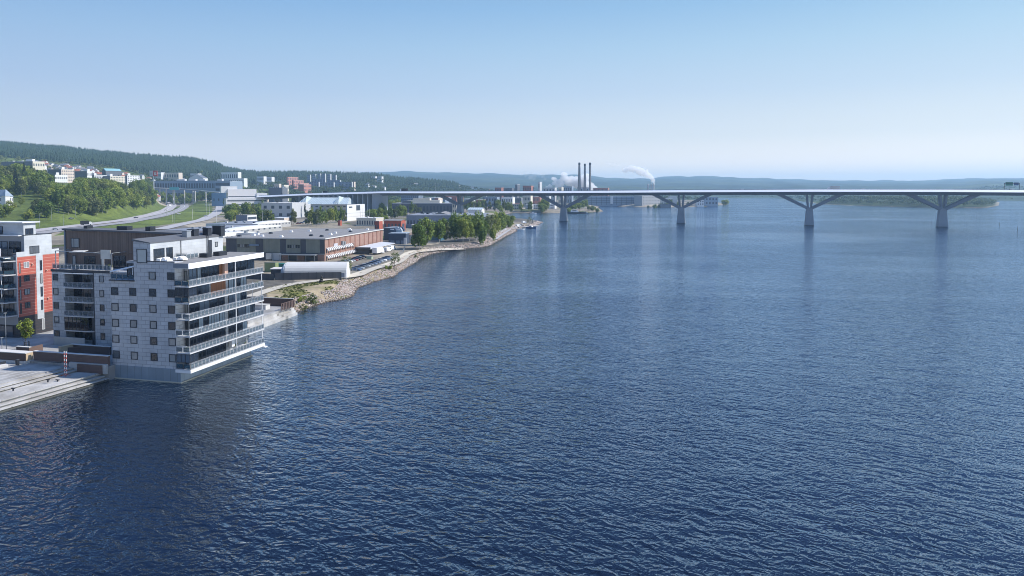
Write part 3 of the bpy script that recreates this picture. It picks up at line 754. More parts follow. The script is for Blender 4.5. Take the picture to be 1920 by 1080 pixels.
# rear left wing
w = MB(); w.box(-40.8,12.2,0,-37.6,21,17.3); w.box(-30.4,12.2,0,-14.5,21,17.3); w.box(-37.6,14.4,0,-30.4,21,17.3)
w.box(-40.6,12.25,17.3,-14.5,21,17.7).build('wing_wall', M_cladA, A)
MB().box(-40.95,12.1,17.25,-25.7,12.3,17.75).build('coping', M_frame, A)
MB().box(-31.0,12.1,2.5,-30.3,12.35,17.3).build('wall_strip', M_frame, A)
for k in range(5):
    z = 3.66+2.935*k
    window_y(A, -40.48, -39.2, z, z+1.35, 12.2, .11)
    window_y(A, -28.95, -27.9, z-.02, z+1.33, 12.2, .10)
for k, z in enumerate((5.3,8.3,11.2,14.15)):
    MB().prism([(-37.6,11.7),(-31.6,11.7),(-30.4,12.1),(-30.4,14.4),(-37.6,14.4)], z-.2, z).build('balcony_slab', M_slab, A)
    if k: railing(A, [(-37.5,11.75),(-31.6,11.75),(-30.45,12.1)], z, 1.1, 1.2)
    window_y(A, -37.5, -30.5, z+.1, z+2.7 if k < 3 else 17.1, 14.38, .1, (.17,.33,.5,.67,.83), gmat=M_glassD)
window_y(A, -37.45, -31.5, 5.35, 8.05, 11.85, .06, (.17,.33,.5,.67,.83), gmat=M_glassD)
window_y(A, -37.4, -31.2, 2.9, 5.0, 14.3, .1, (.2,.4,.6,.8), gmat=M_glassD)
MB().prism([(-37.6,11.6),(-31.6,11.6),(-30.4,12.1),(-37.6,14.4)], 16.95, 17.1).build('canopy', M_white, A)
MB().box(-38.6,10.2,2.3,-31.0,10.4,4.2).build('screen_wall', M_conc, A)
# timber roof storey of the wing
w = MB(); w.box(-41.4,16.5,17.6,-9.4,20.9,20.85); w.box(-41.5,16.3,20.9,-9.4,21,25.4); w.build('timber_wall', M_greywood, A)
MB().add([(-41.9,15.9,25.95),(-9.4,15.9,25.35),(-9.4,21.2,25.35),(-41.9,21.2,25.95),(-41.9,15.9,25.6),(-9.4,15.9,25.0),(-9.4,21.2,25.0),(-41.9,21.2,25.6)],[(0,1,2,3),(7,6,5,4),(0,4,5,1),(1,5,6,2),(2,6,7,3),(3,7,4,0)]).build('roof', M_roofdark, A)
MB().box(-41.6,16.1,17.6,-41.3,16.5,25.6).build('corner_board', basic('blue_grey_trim', (.14,.17,.21), .5), A)
window_y(A, -39.95, -37.85, 21.9, 23.9, 16.3, .1, (.35,)); window_y(A, -40.0, -39.0, 18.2, 20.2, 16.5, .1)
window_y(A, -36.9, -34.1, 17.8, 20.15, 16.5, .1, (.5,), gmat=M_glassD); window_y(A, -29.5, -26.5, 17.8, 20.4, 16.5, .1, (.5,), gmat=M_glassD)
for x, sx in ((-37.9,.9),(-29.5,2.6),(-22.4,1.2)): MB().box(x,17.5,25.5,x+sx,19,26.5).build('roof_vent', M_dark, A)
railing(A, [(-40.7,12.35),(-26.2,12.35)], 17.75, 1.15, 1.0)
pg = MB(); pg.tube((-40.1,12.6,17.8),(-40.1,12.6,21.5),.1); pg.beam((-40.1,12.6,21.5),(-40.1,16.4,21.5),.12,.12); pg.beam((-40.1,12.6,21.5),(-26.0,12.6,21.2),.12,.14)
for x in (-36,-31,-26.2): pg.beam((x,12.6,21.3),(x,16.4,21.3),.1,.1)
pg.tube((-26.2,12.6,17.8),(-26.2,12.6,21.3),.07); pg.build('pergola', M_grey, A)
MB().add([(-36.5,12.4,21.35),(-32.9,12.4,21.5),(-32.9,13.6,21.7),(-36.5,13.6,21.55),(-36.5,12.4,21.25),(-32.9,12.4,21.4),(-32.9,13.6,21.6),(-36.5,13.6,21.45)],[(0,1,2,3),(7,6,5,4),(0,4,5,1),(1,5,6,2),(2,6,7,3),(3,7,4,0)]).build('awning', M_paleconc, A)
MB().box(-28.8,12.5,20.1,-26.4,12.56,21.95).box(-28.6,12.5,18.2,-28.0,12.56,20.1).build('fabric_screen', basic('cream_canvas', (.60,.57,.50), .8), A)

# things standing on its balconies and terraces
def on_a(x, y): return l2w(x, y)
def planter(x, y, z, lab, s=1.0, g='planters on the balconies and terraces'):
    t = thing('planter', lab, 'planter', (*on_a(x,y), z), -TH, g)
    MB().box(-.35*s,-.25*s,0,.35*s,.25*s,.45*s).build('pot', M_conc, t)
    leaf_mesh('shrub_leaves', 60, (.45*s,.4*s,.45*s), (0,0,.75*s), .16, F_mid, t)
def chair(x, y, z, lab, rz=0.0):
    t = thing('balcony_chair', lab, 'chair', (*on_a(x,y), z), -TH+rz, 'white chairs on the balconies')
    MB().box(-.26,-.26,.38,.26,.26,.44).build('seat', M_white, t)
    MB().box(-.26,.2,.44,.26,.26,.92).build('backrest', M_white, t)
    for sx in (-1,1):
        for sy in (-1,1): MB().tube((sx*.22,sy*.22,0),(sx*.22,sy*.22,.38),.025,n=6).build('leg', M_grey, t)
def table(x, y, z, lab, w_=1.0):
    t = thing('balcony_table', lab, 'table', (*on_a(x,y), z), -TH, 'tables on the balconies')
    MB().box(-w_/2,-.4,.70,w_/2,.4,.75).build('tabletop', M_white, t)
    for sx in (-1,1):
        for sy in (-1,1): MB().tube((sx*(w_/2-.08),sy*.32,0),(sx*(w_/2-.08),sy*.32,.7),.03,n=6).build('leg', M_grey, t)
def covered(x, y, z, sx, sy, h, lab):
    t = thing('covered_furniture', lab, 'covered furniture', (*on_a(x,y), z), -TH, 'white draped furniture on the roof terrace')
    b = MB()
    for (ax, ay, bx, by, k) in ((-1,-1,-.2,.9,.75),(-.15,-.8,.5,1,1.0),(.55,-1,1,.7,.6)): b.add([(ax*sx,ay*sy,0),(bx*sx,ay*sy,0),(bx*sx,by*sy,0),(ax*sx,by*sy,0),(ax*sx+.12,ay*sy+.12,h*k),(bx*sx-.12,ay*sy+.1,h*k*.85),(bx*sx-.1,by*sy-.12,h*k),(ax*sx+.1,by*sy-.1,h*k*1.1)],[(4,5,6,7),(0,1,5,4),(1,2,6,5),(2,3,7,6),(3,0,4,7)])
    b.build('cover', basic('white_canvas', (.72,.72,.70), .8), t)
# ================================================================= quay, steps and promenade
def lp(pts): return [l2w(x, y) for x, y in pts]
EX, EY = (.102, .995)      # direction of the quay edge in the house's frame
def qe(off, y): return (-13.72 + (y+0.0)*EX/EY - off, y)
def struct(name, b, m, label=None): return b.build(name, m, kind='structure', label=label)
M_step = panels('granite_quay', (.56,.55,.53), (.50,.49,.47), (.36,.35,.34), 2.4, 5, .02, .8)
M_floor = panels('promenade_paving', (.50,.49,.47), (.45,.44,.42), (.36,.35,.33), 1.2, 1.2, .02, .85)
def floor_mat(name, c1, c2, mo, w, h, rot=0.0):
    m, N, L, b = nodes_of(name)
    tc = N.new('ShaderNodeTexCoord'); mp = N.new('ShaderNodeMapping'); mp.inputs['Rotation'].default_value = (0,0,rot); L.new(tc.outputs['Object'], mp.inputs[0])
    br = N.new('ShaderNodeTexBrick'); L.new(mp.outputs[0], br.inputs['Vector']); br.inputs['Scale'].default_value = 1
    br.inputs['Brick Width'].default_value = w; br.inputs['Row Height'].default_value = h; br.inputs['Mortar Size'].default_value = .02
    br.inputs['Color1'].default_value = (*c1,1); br.inputs['Color2'].default_value = (*c2,1); br.inputs['Mortar'].default_value = (*mo,1)
    no = N.new('ShaderNodeTexNoise'); no.inputs['Scale'].default_value = .25; no.inputs['Detail'].default_value = 9; L.new(tc.outputs['Object'], no.inputs['Vector'])
    mx = N.new('ShaderNodeMix'); mx.data_type = 'RGBA'; mx.blend_type = 'MULTIPLY'; mx.inputs['Factor'].default_value = 1
    L.new(br.outputs[0], mx.inputs['A']); L.new(ramp(N, no.outputs[0], L, [(.35,(.68,.66,.63)),(.65,(1.05,1.05,1.05))]), mx.inputs['B'])
    L.new(mx.outputs['Result'], b.inputs['Base Color']); b.inputs['Roughness'].default_value = .85
    return m
M_pave = floor_mat('promenade_slabs', (.35,.345,.335), (.29,.285,.275), (.17,.165,.16), 4.0, .9, TH+R(96))
M_treads = floor_mat('pale_granite_treads', (.43,.42,.40), (.38,.37,.355), (.22,.215,.20), 2.2, .55, TH+R(84))
YN = -60
b = MB()
lev = [(0.0,.32),(.75,.72),(1.6,1.18),(6.3,1.5),(7.3,1.8),(8.2,2.1)]
for i, (o, z) in enumerate(lev[:-1]):
    b.prism(lp([qe(o, YN), qe(o, -1.6), qe(lev[i+1][0], -1.6), qe(lev[i+1][0], YN)]), -3.5, z)
struct('quay_steps', b, M_conc, 'pale stone steps down to the water')
b = MB()
for i, (o, z) in enumerate(lev[:-1]):
    b.prism(lp([qe(o-.28, YN), qe(o-.28, -1.7), qe(lev[i+1][0]-.02, -1.7), qe(lev[i+1][0]-.02, YN)]), z+.01, z+.15)
struct('step_treads', b, M_treads, 'overhanging pale treads of the quay steps')
b = MB(); b.prism(lp([qe(-.33, YN), qe(-.33, -1.75), qe(.2, -1.75), qe(.2, YN)]), -1, .2); struct('waterline_stone', b, basic('wet_stone', (.07,.07,.06), .5))
b = MB()
for o_ in (9.5, 11.2, 12.9, 14.6): b.prism(lp([qe(o_, YN), qe(o_, -5.5), qe(o_+.25, -5.5), qe(o_+.25, YN)]), 2.1, 2.125)
struct('paving_bands', b, M_conc)
b = MB(); b.prism(lp([qe(8.2, YN), qe(8.2, -1.6), (-120, -1.6), (-120, YN)]), -3.5, 2.1); struct('promenade', b, M_pave)
b = MB(); b.prism(lp([(-31.4,-1.6),(-13.8,-1.6),(-13.8,12.3),(-14.3,20.9),(-15.4,48),(-17.06,64.2),(-120,64.2),(-120,-1.6)]), -3.5, 2.5); struct('upper_promenade', b, M_pave)
M_brown = panels('brown_timber_wall', (.13,.085,.07), (.11,.07,.06), (.06,.04,.035), 6.0, .22, .012, .8)
M_tan = basic('tan_crates_sunlit_ends', (.46,.36,.24), .8, var=.08)  # crate tan; on the brown wall ends it stands for sunlight
def lwall(name, label, boxes, cap=None, cat='wall', m=None, group=None):
    t = thing(name, label, cat, (*BC, 0), -TH, group)
    w = MB()
    for q in boxes: w.box(*q)
    w.build('wall', m or M_brown, t)
    if cap:
        c = MB()
        for q in cap: c.box(*q)
        c.build('coping', M_paleconc, t)
    return t
lwall('timber_clad_wall', 'long brown board clad parapet wall joining the grey apartment block', [(-30.4,-1.6,2.7,-13.9,-1.1,4.3)], [(-30.45,-1.65,4.3,-13.88,-1.05,4.4)])
lwall('retaining_wall', 'low pale blue concrete retaining wall under the long brown parapet', [(-22.0,-2.0,1.2,-13.9,-1.62,2.9)], m=M_conc)
lwall('timber_clad_wall', 'low dark brown wall panel beside the steps at the foot of the apartment block', [(-19.9,-2.35,1.2,-14.7,-2.02,2.75)])
t = lwall('timber_clad_planter_wall', 'brown board clad planter with end coloured pale as sunlit at the left picture edge', [(-60,-2.4,2.6,-31.3,-.9,4.0)], [(-60.1,-2.5,4.0,-31.2,-.8,4.12),(-60.1,-2.5,2.1,-31.2,-.8,2.6)])
MB().box(-31.28,-2.35,2.62,-31.2,-.95,3.98).build('sunlit_end', M_tan, t)  # brown planter's end face, sunlight put into its colour
lwall('timber_clad_wall', 'short reddish brown wall stub behind the planter by the bicycles', [(-38.2,1.7,2.5,-35.1,2.1,4.0),(-35.4,2.1,2.5,-35.1,4.6,4.0)], [(-38.25,1.65,4.0,-35.05,2.15,4.12)], m=basic('red_brown_boards', (.13,.085,.07), .8))
t = lwall('ramp_wall', 'dark angled ramp wall with a board end coloured as sunlit on the promenade', [(-29.6,5.7,2.5,-20.5,6.0,4.0)], [(-29.7,5.6,4.0,-20.4,6.1,4.12)])
w2 = MB(); w2.prism([(-30.0,4.0),(-29.5,4.3),(-24.0,7.9),(-24.4,8.2)], 2.5, 3.7).build('wall', M_brown, t)
w3 = MB(); w3.prism([(-30.3,3.6),(-29.4,3.4),(-28.9,5.6),(-29.6,5.9)], 2.5, 4.1).build('sunlit_end', M_tan, t)  # ramp wall end, lit look painted in with the tan
# bench strip and lawn at the picture edge
t = thing('long_bench', 'long pale stone bench with dark backrest beside the lawn at the left edge', 'bench', (*BC,0), -TH)
sb = MB(); sb.prism([(-33.4,-4.4),(-32.6,-4.7),(-36.5,-14),(-37.3,-13.7)], 2.1, 2.55).build('seat', M_paleconc, t)
MB().prism([(-33.6,-4.35),(-33.42,-4.42),(-37.3,-13.7),(-37.5,-13.6)], 2.55, 3.0).build('backrest', M_dark, t)
t = thing('litter_bin', 'dark litter bin at the end of the stone bench', 'litter bin', (*l2w(-32.0,-3.4), 2.1), -TH)
MB().tube((0,0,0),(0,0,1.0),.3,.33,12).build('body', M_dark, t); MB().tube((0,0,1.0),(0,0,1.08),.36,.3,12).build('lid', M_frame, t)
MB().prism(lp([(-34.4,-4.6),(-37.9,-13.8),(-60,-13),(-60,-5)]), 2.1, 2.16).build('lawn', basic('lawn_grass', (.07,.12,.03), .95, var=.2, scale=1.5), kind='structure')
# striped lifesaving ladder tower
t = thing('striped_ladder', 'red and white striped ladder standing on the quay steps', 'ladder', (*l2w(-19.35,-5.2), 1.5), -TH)
b = MB(); rb = MB(); rg = MB()
for i in range(12):
    z0 = i*.36
    for sx in (-.22,.22): (b if i % 2 else rb).tube((sx,0,z0),(sx,0,z0+.36),.06,n=6)
    rg.tube((-.22,0,z0+.18),(.22,0,z0+.18),.03,n=6)
b.build('rail', M_white, t); rb.build('rail', M_red, t); rg.build('rungs', M_white, t)
fb = MB()
for a in range(4): fb.tube((0,0,.15),(math.cos(a*1.57+.6)*.8,math.sin(a*1.57+.6)*.6,-.02),.04,n=5)
fb.build('foot', M_red, t)
# low dark mooring blocks on the steps
for i, (x, y, lab) in enumerate(((-17.9,-8.2,'dark mooring bollard on the steps nearest the striped ladder'),(-18.6,-9.4,'dark mooring bollard second from the striped ladder'),(-19.6,-14.8,'dark mooring bollard midway along the stone steps'),(-20.4,-18.2,'dark mooring bollard at the left picture edge'))):
    t = thing('bollard', lab, 'bollard', (*l2w(x,y), 1.18 if i < 1 else 1.5), -TH, 'bollards on the quay steps')
    MB().tube((0,0,0),(0,0,.4),.13,.10,10).build('post', M_dark, t); MB().box(-.35,-.1,.36,.35,.1,.5).build('crossbar', M_dark, t)
# bicycles and street things behind the planter
def bicycle(x, y, z, lab, rz=0.0):
    t = thing('bicycle', lab, 'bicycle', (*l2w(x,y), z), -TH+rz, 'bicycles behind the planter wall')
    for sx in (-.52,.52):
        w = MB()
        for i in range(14):
            a, b2 = 2*math.pi*i/14, 2*math.pi*(i+1)/14
            w.tube((sx+.33*math.cos(a),0,.34+.33*math.sin(a)),(sx+.33*math.cos(b2),0,.34+.33*math.sin(b2)),.02,n=5)
        w.build('wheel', M_black, t)
    f = MB(); f.tube((-.52,0,.34),(-.1,0,.34),.02); f.tube((-.1,0,.34),(-.2,0,.85),.02); f.tube((-.2,0,.8),(.38,0,.85),.02); f.tube((-.1,0,.34),(.4,0,.78),.02); f.tube((.38,0,.9),(.52,0,.34),.02); f.build('frame', M_grey, t)
    MB().box(-.32,-.06,.88,-.08,.06,.94).build('saddle', M_black, t); MB().tube((.38,-.25,.98),(.38,.25,.98),.02).build('handlebar', M_dark, t)
for i, (x, y) in enumerate(((-38.9,1.2),(-38.2,.9),(-37.4,1.3),(-36.6,1.0))): bicycle(x, y, 2.5, 'bicycle parked with others behind the timber planter wall', .4*i)
def lamp_post(x, y, z, lab, h=5.0, g='promenade lamp posts', rz=0):
    t = thing('street_lamp', lab, 'street lamp', (x, y, z), rz, g)
    MB().tube((0,0,0),(0,0,h),.07,.05).build('pole', M_grey, t)
    MB().box(-.12,-.25,h-.02,.12,.25,h+.1).build('lamp_head', M_grey, t)
for (x, y, h, lab) in ((-42.6,3.4,7.5,'thin lamp post behind the planter at the left picture edge'),(-41.0,1.2,3.2,'short lamp post among the bicycles behind the planter')):
    lamp_post(*l2w(x,y), 2.5, lab, h, rz=-TH)
# quay tree with stakes
def big_tree():
    x, y = l2w(-39.0, 4.6)
    t = thing('young_linden_tree', 'young green tree with tree guard in front of the red building', 'tree', (x, y, 2.5), 0)
    leaf_mesh('crown', 1600, (1.55,1.5,2.2), (0,0,4.6), .30, F_mid, t, clumps=18, seed=4)
    trunk_mb(5.2, .09, 8, 1.1, 4, 0).build('trunk', M_bark, t)
    g = MB()
    for a in range(4): g.tube((math.cos(a*1.57)*.55,math.sin(a*1.57)*.55,0),(math.cos(a*1.57)*.5,math.sin(a*1.57)*.5,1.9),.05,n=6)
    for zz in (.7,1.7):
        for a in range(4): g.beam((math.cos(a*1.57)*.55,math.sin(a*1.57)*.55,zz),(math.cos(a*1.57+1.57)*.55,math.sin(a*1.57+1.57)*.55,zz),.04,.06)
    g.build('tree_guard', M_dark, t)
big_tree()
# far end of the quay behind the house
t = lwall('dock_wall', 'dark brown parapet wall round the timber dock behind the apartment block', [(-40,62.6,2.5,-15.9,62.9,4.6),(-26.5,50.0,2.5,-26.2,62.6,4.2)], [(-40,62.55,4.6,-15.85,62.95,4.72)])
b = MB()
for i in range(9): b.box(-15.75+.02*i, 56.4+i*.72, 2.5, -15.6+.02*i, 56.8+i*.72, 4.3)
b.beam((-15.6,56.2,4.3),(-15.8,62.6,4.3),.1,.1); t = thing('dock_railing', 'dark slatted railing at the outer corner of the timber dock', 'railing', (*BC,0), -TH); b.build('slats', M_brown, t)
t = thing('box_seat', 'pale box seat standing on the timber dock', 'bench', (*l2w(-22.5,57.5), 2.5), -TH); MB().box(-2.2,-1,0,2.2,1,1.2).build('base', M_paleconc, t); MB().box(-2.3,-1.1,1.2,2.3,1.1,1.3).build('seat', M_plank, t)
b = MB()
for o, z in ((.5,1.9),(1.0,1.3),(1.5,.7)): b.prism(lp([(-15.35+.0,40),(-17.06+.0,64.1),(-17.06+o,64.1),(-15.35+o,40)]), -3, z)
struct('dock_steps', b, M_treads)
for (x, y, h, lab) in ((-15.9,44.5,9.0,'tall thin lamp post on the edge of the timber dock'),(-20.0,36,9.0,'lamp post on the quay hidden partly by the glass balconies')):
    lamp_post(*l2w(x,y), 2.5, lab, h, rz=-TH)

# ================================================================= red apartment building
M_redclad = panels('red_cladding', (.44,.105,.07), (.40,.095,.065), (.62,.32,.25), 40, .68, .035, .55)
M_blackclad = panels('black_cladding', (.035,.035,.04), (.03,.03,.035), (.08,.05,.05), 40, .68, .03, .6)
M_palecl = panels('pale_grey_cladding', (.50,.53,.55), (.46,.49,.51), (.38,.40,.42), 2.2, .7, .012, .6)
Rb = thing('apartment_building', 'red clad apartment building with pale grey top storeys and balconies at the left picture edge', 'apartment building', (*BC,0), -TH)
XR = -51.6
w = MB(); w.box(-75,13.8,2.0,XR-.06,24,20.3); w.box(-75,15.6,20.3,XR-.02,22.2,24.2); w.build('wall', basic('grey_render', (.27,.28,.30), .7, var=.05), Rb)
r = MB(); r.box(XR-.06,13.8,6.9,XR+.0,18.25,19.8); r.box(XR-.06,19.9,6.9,XR+.0,24,19.8); r.build('red_cladding', M_redclad, Rb)
r = MB(); r.box(XR-.06,13.8,2.2,XR+.0,24,6.9); r.box(-75,13.74,2.2,XR+.0,13.8,5.2); r.build('black_base', M_blackclad, Rb)
r = MB(); r.box(XR-.05,18.25,5.7,XR+.05,19.9,19.8); r.box(XR-.05,13.75,19.8,XR+.05,24.05,20.85); r.box(XR-.05,15.6,20.85,XR+.05,22.25,24.35); r.box(XR-.05,13.72,6.9,XR+.04,13.86,19.8); r.build('pale_cladding', M_palecl, Rb)
r = MB(); r.box(-75,15.6,24.35,XR-.3,18.4,27.0); r.box(-57.5,15.55,24.35,XR+.03,18.42,26.95); r.build('penthouse', M_palecl, Rb)
MB().box(-76,14.9,27.0,XR+.55,19.1,27.2).build('roof', M_white, Rb); MB().box(-75,15.6,24.2,XR-.1,22.2,24.4).build('roof', M_roofdark, Rb); MB().box(-75,13.9,20.3,XR-.1,24,20.5).build('roof', M_roofdark, Rb)
MB().box(XR-.1,15.55,24.3,XR+.1,22.3,24.42).build('coping', M_dark, Rb)
window_x(Rb, 15.96, 17.8, 24.5, 25.8, XR+.05, .08, (.5,), gmat=M_glassD); window_x(Rb, 16.8, 19.1, 20.25, 21.9, XR+.05, .1, (.35,.55))
for k in range(4):
    z = 17.3-2.92*k
    window_x(Rb, 15.35, 16.62, z, z+1.3, XR, .08, (.5,), fm=M_white if k == 0 else None)
    window_x(Rb, 14.25, 14.6, z-1.0, z+1.3, XR, .05)
    window_x(Rb, 19.15, 19.65, z-.9, z+1.3, XR+.05 if z > 5.7 else XR, .05)
window_x(Rb, 19.3, 19.95, 3.2, 5.6, XR, .06, fm=M_white); window_x(Rb, 16.1, 17.1, 3.7, 5.9, XR, .07, gmat=basic('pale_pane', (.35,.40,.38), .2))
for y, z in ((17.3,18.0),(20.7,16.3),(20.9,10.0)): MB().tube((XR,y,z),(XR+.35,y,z-.1),.16,.14,10).build('wall_vent', pal, Rb)
for k in range(5):
    z = 5.0+2.92*k if k < 5 else 19.8
    MB().prism([(-75,11.6),(-52.6,11.6),(-51.7,13.7),(-75,13.7)], z+2.4-.2, z+2.4).build('balcony_slab', M_slab, Rb)
    railing(Rb, [(-72,11.65),(-52.7,11.65),(-51.95,13.6)], z+2.4, 1.05, 1.6, M_frame, MAT['dark_balustrade_glass'])
    for j in range(5): window_y(Rb, -56.4-4.2*j, -52.6-4.2*j, z+(2.5 if k < 4 else 2.5), z+4.8, 13.78, .09, (.33,.66), gmat=M_glassD)
    for xx in (-53.4,-58.2,-63): MB().tube((xx,11.75,z+2.4),(xx,11.75,z+5.1),.07,n=6).build('column', M_white, Rb)
for j in range(4): window_y(Rb, -57.4-5*j, -53.0-5*j, 2.6, 5.0, 13.74, .09, (.5,), gmat=M_glassD)
for j in range(5): window_y(Rb, -55.6-3.6*j, -52.4-3.6*j, 20.6, 23.0, 15.6, .09, (.5,), gmat=M_glassD); window_y(Rb, -60.2-3.2*j, -57.1-3.2*j, 24.6, 26.2, 15.5, .08, (.5,), gmat=M_glassD)
railing(Rb, [(-72,14.0),(-52.0,14.0)], 20.5, 1.05, 1.6, M_frame, MAT['dark_balustrade_glass']); railing(Rb, [(-72,15.0),(-57.6,15.0)], 24.4, 1.05, 1.6, M_frame, MAT['dark_balustrade_glass'])
MB().box(-75,14.7,24.2,-52.0,15.55,24.4).build('balcony_slab', M_white, Rb)
MB().box(-75,11.7,19.6,-52.2,13.75,19.8).build('canopy', M_white, Rb)
# ================================================================= generic buildings
def facade_windows(parent, L, z0, z1, side, rows, cols, wv=.6, hv=.5, m=None, fac='y', off=0.0, strip=False):
    """grid of windows on the front (y=0, x from -L to 0) or right side (x=0, y from 0 to L)"""
    m = m or M_glass
    for r_ in range(rows):
        h = (z1-z0)/rows; a = z0+h*r_+h*(1-hv)/2; b = a+h*hv
        if strip:
            q = MB()
            if fac == 'y': q.box(-L*.97,-.06,a,-L*.03,.04,b)
            else: q.box(-.04,L*.03,a,.06,L*.97,b)
            q.build('window_band', m, parent); continue
        for c in range(cols):
            w = L/cols; s = w*c+w*(1-wv)/2; e = s+w*wv
            q = MB()
            if fac == 'y': q.box(-e,-.06,a,-s,.04,b)
            else: q.box(-.04,s,a,.06,e,b)
            q.build('window', m, parent)
def solve_sides(pxl, pxc, pxr, d, th):
    cx = XP(pxc, d); ct, st = math.cos(th), math.sin(th)
    kl = (pxl-960)/FPX; kr = (pxr-960)/FPX
    Lx = (cx - kl*d)/(ct + kl*st) if True else 0
    Ly = (kr*d - cx)/(st - kr*ct)
    return cx, max(Lx, 1.0), max(Ly, 1.0)
def bld(name, label, pxl, pxc, pxr, d, py_top, z0=None, th=13.5, m=None, mr=None, rows=0, fc=0, sc=0, roof='flat', rh=2.0, deep=None, ms=None,
        cat='building', group=None, strip=False, wv=.5, hv=.5, zt=None, gl=None, over=.4, base=3.0, wz=0.0):
    th = R(th); cx, Lx, Ly = solve_sides(pxl, pxc, pxr, d, th)
    if deep: Ly = deep
    g = gz(cx, d) if z0 is None else z0
    top = (ZP(py_top, d) if zt is None else zt) - g
    t = thing(name, label, cat, (cx, d, g), -th, group)
    m = m or M_offwhite; mr = mr or M_roofgrey
    top = max(top, 2.5)
    MB().box(-Lx,0,-base,0,Ly,top).build('wall', m, t)
    if ms: MB().box(0.0,0.02,-base,.05,Ly-.02,top-.02).build('side_wall', ms, t)
    if roof == 'flat':
        MB().box(-Lx-.05*over,-.1*over,top,.08*over,Ly+.1,top+.35).build('roof', mr, t)
        if Lx > 16 and d < 1300:
            q_ = random.Random(int(pxl*7+d))
            for _ in range(min(6, int(Lx/9))):
                vx, vy, vs, vh = -q_.uniform(.08,.9)*Lx, q_.uniform(.2,.75)*Ly, q_.uniform(.8,2.4), q_.uniform(.7,1.8)
                MB().box(vx-vs,vy,top+.34,vx,vy+vs*.8,top+.35+vh).box(vx-vs-.1,vy-.1,top+.35+vh,vx+.1,vy+vs*.8+.1,top+.45+vh).build('roof_vent', q_.choice([M_grey, M_dark, M_paleconc]), t)
    elif roof == 'gable_x':   # ridge along the front
        o = over; MB().extr([(-o,top-.05),(Ly/2,top+rh),(Ly+o,top-.05),(Ly+o,top+.15),(Ly/2,top+rh+.25),(-o,top+.15)], -Lx-o, o, 'x').build('roof', mr, t)
        MB().add([(-.01,0,top),(-.01,Ly,top),(-.01,Ly/2,top+rh),(-Lx+.01,0,top),(-Lx+.01,Ly,top),(-Lx+.01,Ly/2,top+rh)],[(0,1,2),(5,4,3)]).build('gable', ms or m, t)
    elif roof == 'gable_y':
        o = over; MB().extr([(-Lx-o,top-.05),(-Lx/2,top+rh),(o,top-.05),(o,top+.15),(-Lx/2,top+rh+.25),(-Lx-o,top+.15)], -o, Ly+o).build('roof', mr, t)
        MB().add([(0,.01,top),(-Lx,.01,top),(-Lx/2,.01,top+rh),(0,Ly-.01,top),(-Lx,Ly-.01,top),(-Lx/2,Ly-.01,top+rh)],[(0,2,1),(3,4,5)]).build('gable', m, t)
    elif roof == 'hip':
        o = over; vs = [(-Lx-o,-o,top),(o,-o,top),(o,Ly+o,top),(-Lx-o,Ly+o,top)]
        k = min(Lx, Ly)/2
        if Lx > Ly: rr = [(-Lx+k,Ly/2,top+rh),(-k,Ly/2,top+rh)]; fs = [(0,1,5,4),(1,2,5),(2,3,4,5),(3,0,4),(3,2,1,0)]
        else: rr = [(-Lx/2,k,top+rh),(-Lx/2,Ly-k,top+rh)]; fs = [(0,1,4),(1,2,5,4),(2,3,5),(3,0,4,5),(3,2,1,0)]
        MB().add(vs+rr, fs).build('roof', mr, t)
    elif roof == 'barrel':    # arched roof, axis along the front
        n = 10; pr = [(Ly*(1-math.cos(math.pi*i/n))/2, top+rh*math.sin(math.pi*i/n)) for i in range(n+1)]
        MB().extr(pr, -Lx, .05, 'x').build('roof', mr, t)
    if rows:
        if fc: facade_windows(t, Lx, wz, top-.3, 0, rows, fc, wv, hv, gl, 'y', strip=strip)
        if sc: facade_windows(t, Ly, wz, top-.3, 0, rows, sc, wv, hv, gl, 'x', strip=strip)
    return t, Lx, Ly, top

# ================================================================= brick warehouse
WTH = R(9); wx, wy = at(609.4, 491.6, 2.5)
Wh = thing('warehouse', 'long flat roofed warehouse with red brick side and dark front panels by the shore', 'warehouse', (wx, wy, 2.5), -WTH)
M_wdark = panels('charcoal_sheet', (.075,.08,.095), (.065,.07,.085), (.05,.05,.06), .4, 30, .03, .6)
M_wolive = panels('olive_sheet', (.23,.235,.19), (.20,.21,.17), (.15,.155,.13), .5, 30, .03, .6)
M_brickw = panels('warehouse_brick', (.33,.18,.135), (.28,.155,.12), (.33,.26,.22), .6, .2, .02, .85)
LW, DW, HW = 47.0, 74.0, 10.2
MB().box(-LW,0.05,-.5,-.05,DW,HW-.2).build('wall', M_wdark, Wh)
MB().box(-.06,0,-.5,.0,DW,HW-.1).build('brick_wall', M_brickw, Wh)
MB().box(-LW-.4,-.3,HW-.2,.35,DW+.3,HW+.25).build('roof', M_roofgrey, Wh)
MB().box(.35,-.32,HW-.15,.45,DW+.3,HW+.3).box(-LW-.4,-.42,HW-.15,.35,-.3,HW+.2).build('fascia', M_paleconc, Wh)
for x0, x1 in ((-46.6,-43.4),(-40.4,-32.3),(-28.0,-20.4),(-17.6,-9.8),(-7.3,-.4)):
    pass
for x0, x1 in ((-39.6,-30.3),(-26.8,-18.6),(-15.9,-9.0),(-6.6,-.0)):
    MB().box(x0-2.2,-.04,3.9,x1-2.4,.06,HW-.25).build('olive_panel', M_wolive, Wh)
for x0, x1, n in ((-41.5,-35.5,5),(-17.6,-11.6,6)):
    for i in range(n):
        s = (x1-x0)/n
        window_y(Wh, x0+s*i+.1, x0+s*(i+1)-.1, 6.0, 7.5, -.04, .08)
MB().box(-35.4,-.5,6.8,-31.0,-.05,7.5).build('sign_board', basic('blue_grey_sign', (.16,.22,.30), .5), Wh)
